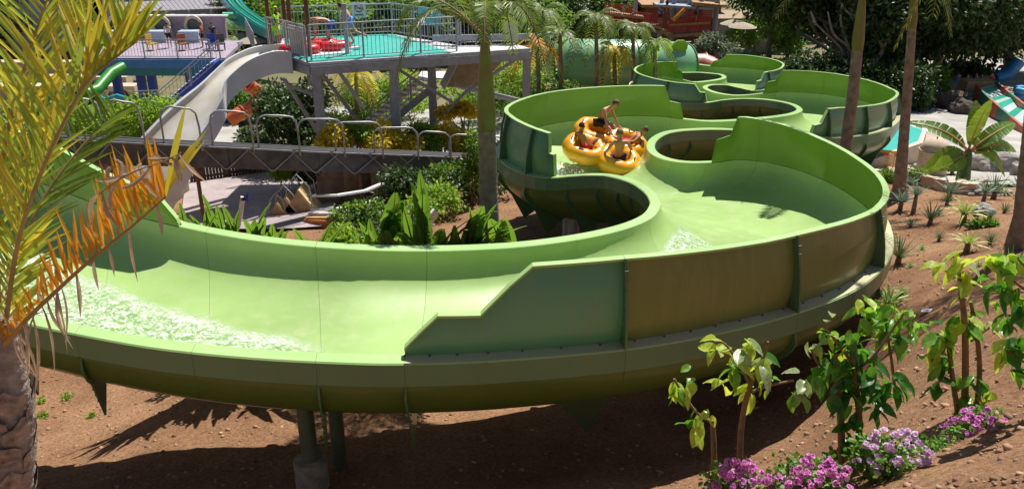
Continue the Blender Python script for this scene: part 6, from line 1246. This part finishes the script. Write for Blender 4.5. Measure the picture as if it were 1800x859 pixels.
flow('bend_water', 9.6, 13.6, lambda q: .20+.02*math.sin(q*9), lambda q: .24+.30*math.sin(q*PI), .035, M_flow, 'bubbling water spreading on the floor of the right hand bend', 60, 30, .03)
flow('splash_water', 23.2, 25.6, lambda q: .36-.03*math.sin(q*PI), lambda q: .40+.17*math.sin(q*PI), .10, M_foam, 'white splash trailing on the left behind the yellow raft', 30, 20, .09)
flow('raft_wake', 23.4, 27.2, lambda q: .68, lambda q: .72+.20*math.sin(q*PI), .08, M_foam, 'white water between the raft and the inner rim', 30, 14, .08)
# droplets thrown up by the raft
dr = MB()
for i in range(520):
    t = random.uniform(23.3, 25.0) if i < 380 else random.uniform(23.8, 26.6); u = random.gauss(.43, .05) if i < 380 else random.gauss(.82, .05); p = inner_pt(t, min(.95, max(.05, u)), random.random()**2*.42); s = random.uniform(.01, .03)
    dr.add([p+Vector((s, 0, 0)), p+Vector((-s, s, 0)), p+Vector((-s, -s, 0)), p+Vector((0, 0, s*1.6))], [(0, 1, 3), (1, 2, 3), (2, 0, 3), (0, 2, 1)])
tag(dr.build('spray', mat('spray_white', (.85, .88, .86), .2, .02)), 'white spray droplets around the yellow raft', 'spray', kind='stuff')
# ---------------- foreground palm ----------------
YP = 5.6
fp = thing('yellowing_palm', 'near palm at the left with yellow green fronds and a shaggy trunk', 'palm tree', at_y(5, 870, YP)); o_ = fp.location.copy()
def W(px, py, Y=YP): return at_y(px, py, Y)-o_
mb = MB(); P = [W(12, 1150), W(10, 1000), W(8, 870), W(14, 760), W(10, 660), W(6, 560)]; 
trunk_rings(mb, P, [.24, .225, .215, .19, .15, .09], 18, 0, .11, .045); mb.build('trunk', mat('fg_trunk', (.34, .30, .28), .9, .35, 9, bump=1.5, bscale=22), fp)
rg = random.Random(5)
# overlapping old leaf bases around the trunk, each with its ragged edge
M_base = mat('leaf_base', (.37, .31, .28), .9, .4, 14, bump=1.2, bscale=40); M_base2 = mat('leaf_base_orange', (.55, .25, .08), .8, .3, 12)
for k in range(34):
    q = k/34; c0 = P[1].lerp(P[4], q); r_ = .235-.055*q; a = k*2.4; hw = rg.uniform(.55, .95); mbb = MB(); rows = []
    for i in range(9):
        an = a+(i/8-.5)*2*hw; e = Vector((math.cos(an), math.sin(an), 0)); hgt_ = .12*(1-abs(i/8-.5)*1.6)+.012*math.sin(i*5+k)
        rows.append([c0+e*(r_+.004)-Vector((0, 0, .07)), c0+e*(r_+.028)+Vector((0, 0, hgt_*.4)), c0+e*(r_+.036)+Vector((0, 0, hgt_+.015*rg.random()))])
    strip(rows, mbb, 0, True, False); strip([[v+(v-c0).normalized()*-.012 for v in r2] for r2 in rows], mbb, 0, False, False); mbb.build('leaf_base', M_base2 if k in (25, 30, 33) else M_base, fp)
def fg_frond(pts, m, nl, dirs, wpx, lenp, name='frond', sides=(1, -1), mr=None, jit=.12, curl=0, ys=(0, 0), rr=.014, tipd=0):
    """pts: midrib as picture rows with distance; dirs(q, side) gives the leaflet heading in the picture plane"""
    C = catmull([W(*p) for p in pts], np.linspace(0, len(pts)-1.001, 60)); mb = MB(); mb.tube(C, [rr*(1.25-1.0*i/59)+.002 for i in range(60)], 8, 0)
    fr = mb.build('frond_midrib' if name == 'frond' else name, mr or mat('midrib_tan', (.40, .30, .12), .5, .2, 8), fp)
    lf = MB(); up = Vector((0, sP, cP)); rt = Vector((1, 0, 0)); fwd = Vector((0, cP, -sP)); n = 0
    for i in range(nl):
        q = (i+.5)/nl; x = q*59; k = min(58, int(x)); p = C[k].lerp(C[k+1], x-k); sc = (p+o_-Vector((0, 0, CAMZ))).length/1500
        for sd in sides:
            dx, dy, ll = dirs(q, sd); ll *= rg.uniform(.85, 1.12); dx += rg.gauss(0, jit)*abs(dy); dy += rg.gauss(0, jit*.5)*abs(dx)
            d = (rt*dx-up*dy+fwd*rg.uniform(-.28, .28)*math.hypot(dx, dy)); d.normalize(); L = ll*sc; w_ = wpx*sc*rg.uniform(.8, 1.15); s_ = d.cross(fwd).normalized(); s_ = (s_+fwd*rg.uniform(-.5, .5)).normalized(); nv = d.cross(s_)
            sag = Vector((0, 0, -1))*L*(.10+curl*rg.random()); vs = []; K = 5
            for j in range(K+1):
                u = j/K; ww = w_*(.35+1.3*u if u < .5 else (1-(u-.5)/.5)**.75)*.5+w_*.02; c = p+d*L*u+sag*u*u+s_*math.sin(u*3)*curl*L*.25*(1 if i % 2 else -1)
                vs += [c-s_*ww, c+nv*ww*.22, c+s_*ww]
            fs = []
            for j in range(K): a_ = j*3; fs += [(a_, a_+1, a_+4, a_+3), (a_+1, a_+2, a_+5, a_+4)]
            lf.add(vs, fs, 0, False)
            n += 1
    # leaflets: the largest ones singly, as sub-parts of the midrib
    me_all = lf
    per = 18
    for i in range(n):
        vs = me_all.v[i*per:(i+1)*per]; me = bpy.data.meshes.new('leaflet'); me.from_pydata(vs, [], [tuple(x-i*per for x in f) for f in me_all.f[i*10:(i+1)*10]]); mm = m(i/n) if callable(m) else m; link('leaflet', me, mm, fr)
    return fr
def lenq(q, a): return a*(math.sin(PI*(.10+.85*q))**.6)
fg_frond([(6, 600, YP), (22, 480, YP), (36, 410, YP-.05), (62, 330, YP-.1), (100, 240, YP-.15), (150, 150, YP-.1), (205, 100, YP), (242, 72, YP+.1)], lambda q: M_yleaf if rg.random() < .5 else M_gleaf, 66,
         lambda q, s: ((-.62+.35*q, -1+.1*q, lenq(q, 215)) if s < 0 else (.02+.62*q**1.5 if q > .25 else .55, -1+.4*(q < .3), lenq(q, 185)*(.6 if q < .35 else 1))), 8.5, 1)
fg_frond([(4, 590, YP+.2), (-8, 400, YP+.3), (10, 250, YP+.35), (40, 130, YP+.35), (72, 30, YP+.3), (110, -70, YP+.3)], lambda q: M_gleaf if rg.random() < .6 else M_yleaf, 50,
         lambda q, s: (-.85, -.9, lenq(q, 210)) if s < 0 else (.75, -.75-.3*q, lenq(q, 190)), 8, 1)
if 0: fg_frond([(0, 590, YP-.2), (-50, 440, YP-.3), (-70, 300, YP-.3), (-60, 150, YP-.3), (-30, 30, YP-.2)], M_light if False else M_yleaf, 46, lambda q, s: (.75, -.65-.2*q, lenq(q, 230)), 8.5, 1, sides=(1,))
fg_frond([(4, 590, YP+.1), (10, 500, YP+.6), (60, 380, YP+.9), (110, 300, YP+1.1), (165, 235, YP+1.3), (205, 200, YP+1.4)], M_pleaf, 34, lambda q, s: (.9, -.55, lenq(q, 105)) if s > 0 else (-.5, -.9, lenq(q, 130)), 6, 1)
# the dying frond: orange leaflets, tan curls, a few hanging strips
fg_frond([(8, 605, YP-.1), (50, 558, YP-.25), (98, 512, YP-.35), (150, 465, YP-.45), (205, 420, YP-.5), (255, 378, YP-.5), (292, 345, YP-.5)], lambda q: M_oleaf if rg.random() > .1 else M_dry, 36,
         lambda q, s: (-.30+.1*q, -1, 45+95*min(1, max(0, q-.18)*2.2)*(1-.25*max(0, q-.7)/.3)) if s > 0 else (-.55+.2*q, -1, 20+60*min(1, max(0, q-.25)*2)), 7.5, 1, name='dying_midrib', mr=mat('midrib_orange', (.48, .27, .08), .6, .2, 8), curl=.03)
fg_frond([(175, 340, YP-.5), (205, 318, YP-.5), (245, 298, YP-.5), (290, 283, YP-.5), (318, 268, YP-.5)], M_dry, 9, lambda q, s: (rg.uniform(-1.2, .9), rg.uniform(-.6, 1.1), rg.uniform(25, 62)), 9, 1, name='dry_midrib', curl=.9, jit=.5, rr=.004)
fg_frond([(262, 372, YP-.5), (278, 358, YP-.5), (292, 345, YP-.5)], lambda q: M_yleaf, 5, lambda q, s: (.32+.22*rg.random(), -1, 130+40*rg.random()), 11, 1, name='tip_midrib', sides=(1,), jit=.04, rr=.004)
fg_frond([(90, 520, YP-.35), (150, 465, YP-.45), (205, 420, YP-.5), (292, 345, YP-.5)], lambda q: M_dry, 6, lambda q, s: (.25*rg.random(), 1, rg.uniform(40, 80)), 7, 1, name='hanging_midrib', sides=(1,), curl=.15, rr=.003)
fg_frond([(20, 590, YP-.15), (60, 548, YP-.3), (110, 500, YP-.4)], lambda q: M_dry, 12, lambda q, s: (-.15+.5*rg.random(), 1, rg.uniform(40, 95)), 6, 1, name='hanging_midrib', sides=(1,), curl=.5, rr=.003)
# ---------------- shrubs on the near bank ----------------
def leaf_shape(L, w_, name, seed, cup=.12, droop=.25):
    K = 7; vs = []; fs = []
    for j in range(K+1):
        u = j/K; ww = w_*.5*math.sin(PI*min(1, u*.97+.02))**.75*(1.1-.25*u); z = -droop*L*u*u+.02*L*math.sin(u*9+seed)
        vs += [(L*u, -ww, z+cup*ww+.03*w_*math.sin(u*14+seed)), (L*u, -ww*.5, z+cup*ww*.3), (L*u, 0, z-.06*w_), (L*u, ww*.5, z+cup*ww*.3), (L*u, ww, z+cup*ww+.03*w_*math.sin(u*13+2*seed))]
    for j in range(K):
        for c in range(4): a = j*5+c; fs.append((a, a+1, a+6, a+5))
    me = bpy.data.meshes.new(name); me.from_pydata(vs, [], fs); me.polygons.foreach_set('use_smooth', [True]*len(fs)); return me
def leafmat(name, c, tc_):
    m = mat(name, c, .34, .35, 7, trans=.38, tcol=tc_, spec=.6); return m
L_dk = leafmat('glossy_leaf_dark', (.045, .15, .02), (.14, .42, .02)); L_md = leafmat('glossy_leaf_mid', (.13, .32, .035), (.40, .75, .05)); L_yl = leafmat('glossy_leaf_lime', (.40, .54, .07), (.9, 1., .1)); L_pl = leafmat('glossy_leaf_pale', (.34, .44, .22), (.5, .6, .2))
LM = {}
for nm, mm in (('d', L_dk), ('m', L_md), ('y', L_yl), ('p', L_pl)):
    LM[nm] = []
    for k in range(4): me = leaf_shape(1, [.60, .52, .68, .46][k], 'leaf', k, .18, [.25, .5, .35, .8][k]); me.materials.append(mm); LM[nm].append(me)
def shrub(label, Y, stems, clusters, group='leafy shrubs on the near bank', seed=1, base=None):
    rr = random.Random(seed); bx, by = stems[0][0][0], stems[0][0][1]; b = at_y(bx, by, Y); t = thing('leafy_shrub', label, 'shrub', b, 0, group)
    def Wp(px, py, dy=0): return at_y(px, py, Y+dy)-b
    for st_ in stems:
        pts = [Wp(*p[:2], p[3] if len(p) > 3 else 0) for p in st_]; rad = [p[2] for p in st_]; n = len(pts); ts = np.linspace(0, n-1.001, 4*n); C = catmull(pts, ts); Rr = [float(np.interp(x, range(n), rad))/190 for x in ts]
        C[0] = Vector((C[0].x, C[0].y, C[0].z)); lo = Vector((C[0].x+b.x, C[0].y+b.y, 0)); g = gz(lo.x, lo.y)-b.z-.03
        if st_[0][2] >= 4.5: C = [Vector((C[0].x, C[0].y, g))]+C; Rr = [Rr[0]*1.15]+Rr
        mb = MB(); mb.tube(C, Rr, 8); mb.build('stem', M_stem if st_[0][2] > 2.5 else L_yl, t)
    for (px, py, n, spread, Lpx, cols) in clusters:
        for k in range(int(n*1.35)):
            off = Vector((rr.gauss(0, spread*.65), rr.gauss(0, spread), 0)); p = Wp(px+off.x, py+off.y*.8, rr.gauss(0, spread*.6)/200); me = LM[rr.choice(cols)][rr.randrange(4)]; o = link('leaf', me, None, t); L = Lpx/200*rr.uniform(.55, 1.1)*(Y/6.4)
            o.scale = (L, L, L); o.location = p; az = rr.uniform(0, 2*PI); o.rotation_euler = (rr.uniform(-.5, .5), rr.uniform(-.2, 1.25), az)
    return t
shrub('thin shrub with drooping lime leaves, leftmost on the near bank', 6.5,
      [[(1300, 835, 6), (1302, 760, 5.5), (1312, 700, 5), (1328, 650, 4)], [(1256, 835, 5.5), (1254, 770, 5), (1252, 738, 4)], [(1252, 742, 3), (1225, 725, 2.5), (1200, 690, 2), (1185, 665, 2)], [(1320, 680, 3), (1300, 640, 2.5), (1275, 605, 2), (1255, 600, 2)], [(1325, 665, 3), (1345, 620, 2.5), (1350, 600, 2)], [(1318, 690, 3), (1350, 678, 2.2), (1395, 668, 2)]],
      [(1182, 678, 6, 9, 36, 'yym'), (1215, 665, 4, 8, 38, 'ym'), (1222, 745, 8, 13, 42, 'yyd'), (1245, 725, 3, 8, 34, 'y'), (1260, 605, 6, 11, 42, 'yp'), (1290, 640, 7, 12, 44, 'ydm'), (1315, 605, 7, 12, 40, 'ypy'), (1340, 640, 7, 14, 44, 'ydp'), (1275, 672, 3, 8, 38, 'y'), (1320, 685, 4, 12, 46, 'y'), (1395, 690, 4, 8, 48, 'pm'), (1410, 668, 3, 8, 34, 'p'), (1355, 665, 4, 10, 34, 'ym')], seed=3)
shrub('dense glossy dark green shrub, second on the near bank', 6.7,
      [[(1480, 812, 7), (1478, 740, 6.5), (1472, 660, 5), (1468, 620, 3)], [(1508, 806, 7), (1510, 730, 6), (1500, 640, 4.5), (1495, 600, 3)], [(1505, 650, 3.5), (1540, 620, 2.6), (1575, 570, 2), (1590, 550, 1.6)], [(1475, 660, 3), (1440, 640, 2.4), (1425, 610, 2)], [(1500, 640, 3), (1470, 600, 2.5), (1455, 580, 2)]],
      [(1455, 590, 9, 14, 32, 'ymp'), (1490, 600, 12, 16, 34, 'mdy'), (1465, 640, 16, 18, 36, 'ddm'), (1500, 650, 22, 20, 38, 'ddm'), (1535, 645, 14, 18, 36, 'dd'), (1515, 690, 18, 20, 38, 'dddm'), (1475, 700, 10, 16, 34, 'dd'), (1560, 680, 8, 14, 40, 'd'), (1545, 715, 6, 12, 38, 'd'), (1500, 745, 8, 14, 36, 'dd'), (1430, 665, 5, 12, 34, 'dmp'), (1425, 610, 3, 8, 30, 'p'), (1490, 780, 6, 9, 30, 'd'), (1580, 665, 4, 10, 38, 'd')], seed=4)
shrub('open shrub with bright green tip leaves above the glossy one', 7.6,
      [[(1575, 700, 3.5), (1568, 640, 3), (1560, 590, 2.5), (1555, 555, 2)], [(1562, 600, 2.4), (1590, 570, 2), (1605, 560, 2)], [(1560, 590, 2.4), (1530, 560, 2), (1515, 540, 1.6)]],
      [(1530, 535, 7, 12, 34, 'mmy'), (1560, 555, 10, 15, 36, 'mm'), (1600, 560, 8, 13, 36, 'mmp'), (1575, 590, 8, 14, 38, 'md'), (1545, 585, 7, 12, 36, 'm'), (1615, 575, 4, 9, 32, 'm'), (1520, 560, 4, 10, 32, 'md')], seed=5)
shrub('tall three stemmed shrub with yellow top leaves, third on the near bank', 7.4,
      [[(1695, 725, 7), (1697, 640, 6.5), (1695, 560, 6), (1688, 505, 4.5), (1686, 480, 3)], [(1683, 722, 5.5), (1674, 660, 5), (1667, 605, 4)], [(1716, 728, 6), (1722, 650, 5), (1716, 580, 4.5), (1706, 530, 3)], [(1667, 610, 3), (1645, 600, 2.2)], [(1706, 600, 2.6), (1740, 575, 2)]],
      [(1688, 462, 9, 15, 36, 'yyp'), (1660, 470, 3, 8, 36, 'y'), (1695, 500, 6, 11, 34, 'y'), (1655, 585, 9, 13, 38, 'ydm'), (1640, 610, 6, 10, 38, 'yd'), (1690, 570, 9, 16, 38, 'mdy'), (1665, 635, 7, 13, 36, 'dm'), (1650, 665, 6, 10, 34, 'd'), (1705, 665, 8, 12, 38, 'md'), (1705, 705, 8, 12, 32, 'md'), (1735, 690, 5, 10, 30, 'y'), (1738, 575, 4, 9, 34, 'py'), (1715, 545, 4, 9, 30, 'm')], seed=6)
shrub('shrub reaching into the picture from the right edge', 6.6,
      [[(1830, 790, 6), (1832, 640, 5), (1822, 520, 4), (1790, 450, 3)], [(1830, 650, 3), (1800, 635, 2.2), (1768, 615, 2)], [(1822, 520, 3), (1790, 500, 2.2), (1765, 475, 2)]],
      [(1745, 458, 8, 13, 38, 'my'), (1780, 455, 8, 12, 38, 'my'), (1765, 500, 8, 13, 38, 'dm'), (1790, 530, 8, 13, 38, 'dm'), (1775, 560, 5, 10, 34, 'd'), (1768, 610, 6, 10, 34, 'my'), (1785, 640, 8, 12, 38, 'dm'), (1797, 600, 4, 9, 36, 'd'), (1750, 525, 3, 8, 30, 'm')], seed=7)
# ---------------- geraniums ----------------
def petal_flower(m_out, m_in, name):
    mb = MB()
    for k in range(5):
        a = 2*PI*k/5+.3; c, s = math.cos(a), math.sin(a); sz = 1 if k < 2 else .85
        def P_(r_, t_, z): return (r_*c-t_*s, r_*s+t_*c, z)
        mb.add([P_(.08, -.12, 0), P_(.08, .12, 0), P_(.38*sz, .26*sz, .10), P_(.52*sz, 0, .06), P_(.38*sz, -.26*sz, .10)], [(0, 1, 2, 3, 4)], 0)
        if k < 2: mb.add([P_(.12, -.07, .035), P_(.12, .07, .035), P_(.30, .10, .10), P_(.30, -.10, .10)], [(0, 1, 2, 3)], 1)
    mb.lathe((0, 0, 0), [(.09, 0), (.05, .05), (0, .06)], 6, 1); me = mb.mesh(name); me.materials.append(m_out); me.materials.append(m_in); return me
F_mag = petal_flower(mat('petal_magenta', (.84, .25, .66), .55, .2, 20, trans=.25), mat('petal_dark', (.16, .01, .10), .6), 'flower')
F_pnk = petal_flower(mat('petal_pink', (.86, .60, .80), .55, .2, 20, trans=.25), MATS['petal_magenta'], 'flower')
F_red = petal_flower(mat('petal_red', (.65, .015, .02), .5, .1, 20, trans=.2), MATS['petal_dark'], 'flower')
M_gl = mat('geranium_leaf', (.14, .30, .04), .55, .3, 4, trans=.25, tcol=(.3, .5, .05), island=.35)
def geranium(label, px, py, rpx, hpx, Y, heads, fl, seed):
    rr = random.Random(seed); b = at_y(px, py, Y); gg = gz(b.x, b.y); s = Y*1.12/1500; r_ = rpx*s; h = hpx*s; b.z = min(b.z, gg+.02)+0; t = thing('geranium', label, 'flowering plant', b, 0, 'geraniums along the near bank')
    top = at_y(px, py-hpx, Y).z-b.z; h = max(h, top*.8)
    cl = [((rr.uniform(-.6, .6)*r_, rr.uniform(-.5, .5)*r_, h*rr.uniform(.15, .55)), (r_*.5, r_*.5, h*.4)) for _ in range(9)]; link('foliage', leafcloud(1500, cl, .045, 'foliage', seed, .9), M_gl, t)
    mb = MB(); 
    for k in range(6): c = Vector(cl[k][0]); mb.tube([Vector((0, 0, -.05)), c*.6, c+Vector((0, 0, h*.2))], .006, 5)
    mb.build('stem', MATS['leaf_light'], t)
    for k in range(heads):
        a = rr.uniform(0, 2*PI); q = math.sqrt(rr.random()); c = Vector((q*r_*math.cos(a), q*r_*.6*math.sin(a)-.15*r_, h*(1.0-.5*q*q)+rr.uniform(-.22, .14)*h)); n = rr.randint(4, 8); hr = rr.uniform(.026, .042)
        for j in range(n):
            d = Vector((rr.gauss(0, 1), rr.gauss(0, 1)-.4, abs(rr.gauss(0, 1))+.3)).normalized(); o = link('flower', fl if rr.random() > .06 else F_pnk, None, t); sc = rr.uniform(.038, .054); o.location = c+d*hr; o.scale = (sc,)*3; o.rotation_euler = (Vector((d.x, d.y-.35, d.z+.2))).to_track_quat('Z', 'Y').to_euler()
geranium('magenta geranium at the bottom edge left of its neighbour', 1298, 850, 62, 52, 6.0, 44, F_mag, 1)
geranium('magenta geranium at the bottom edge under the dark glossy shrub', 1428, 846, 72, 54, 5.9, 50, F_mag, 2)
geranium('pale pink and white geranium right of the glossy shrub', 1562, 826, 66, 84, 6.0, 46, F_pnk, 3)
geranium('magenta geranium under the three stemmed shrub', 1700, 782, 60, 76, 6.6, 44, F_mag, 4)
geranium('small red geranium half hidden behind the glossy shrub trunk', 1472, 800, 20, 22, 6.9, 4, F_red, 5)
geranium('tiny pink geranium between the pale and the magenta one', 1610, 770, 14, 16, 6.6, 3, F_pnk, 6)
for i, (px, py, r, h) in enumerate([(1420, 800, .14, .16), (1565, 805, .2, .2), (1640, 790, .12, .08)]):
    bush(gat(at_y(px, py, 6.4).x, 6.4), r, h, 500, .05, M_gl, ['green seedling clump left of the glossy shrub', 'leafy green clump behind the pale geranium', 'low green clump near the magenta geranium'][i], 'low green clumps on the near bank', 160+i)
o = link('paper_scrap', (lambda mb: (mb.add([(-.12, 0, 0), (.1, -.05, .01), (.14, .04, .03), (-.06, .08, .02)], [(0, 1, 2, 3)]), mb.mesh('paper_scrap'))[1])(MB()), white, None, False, gpt(1630, 552)+Vector((0, 0, .04))); tag(o, 'white scrap of paper lying on the bare bank', 'paper scrap')
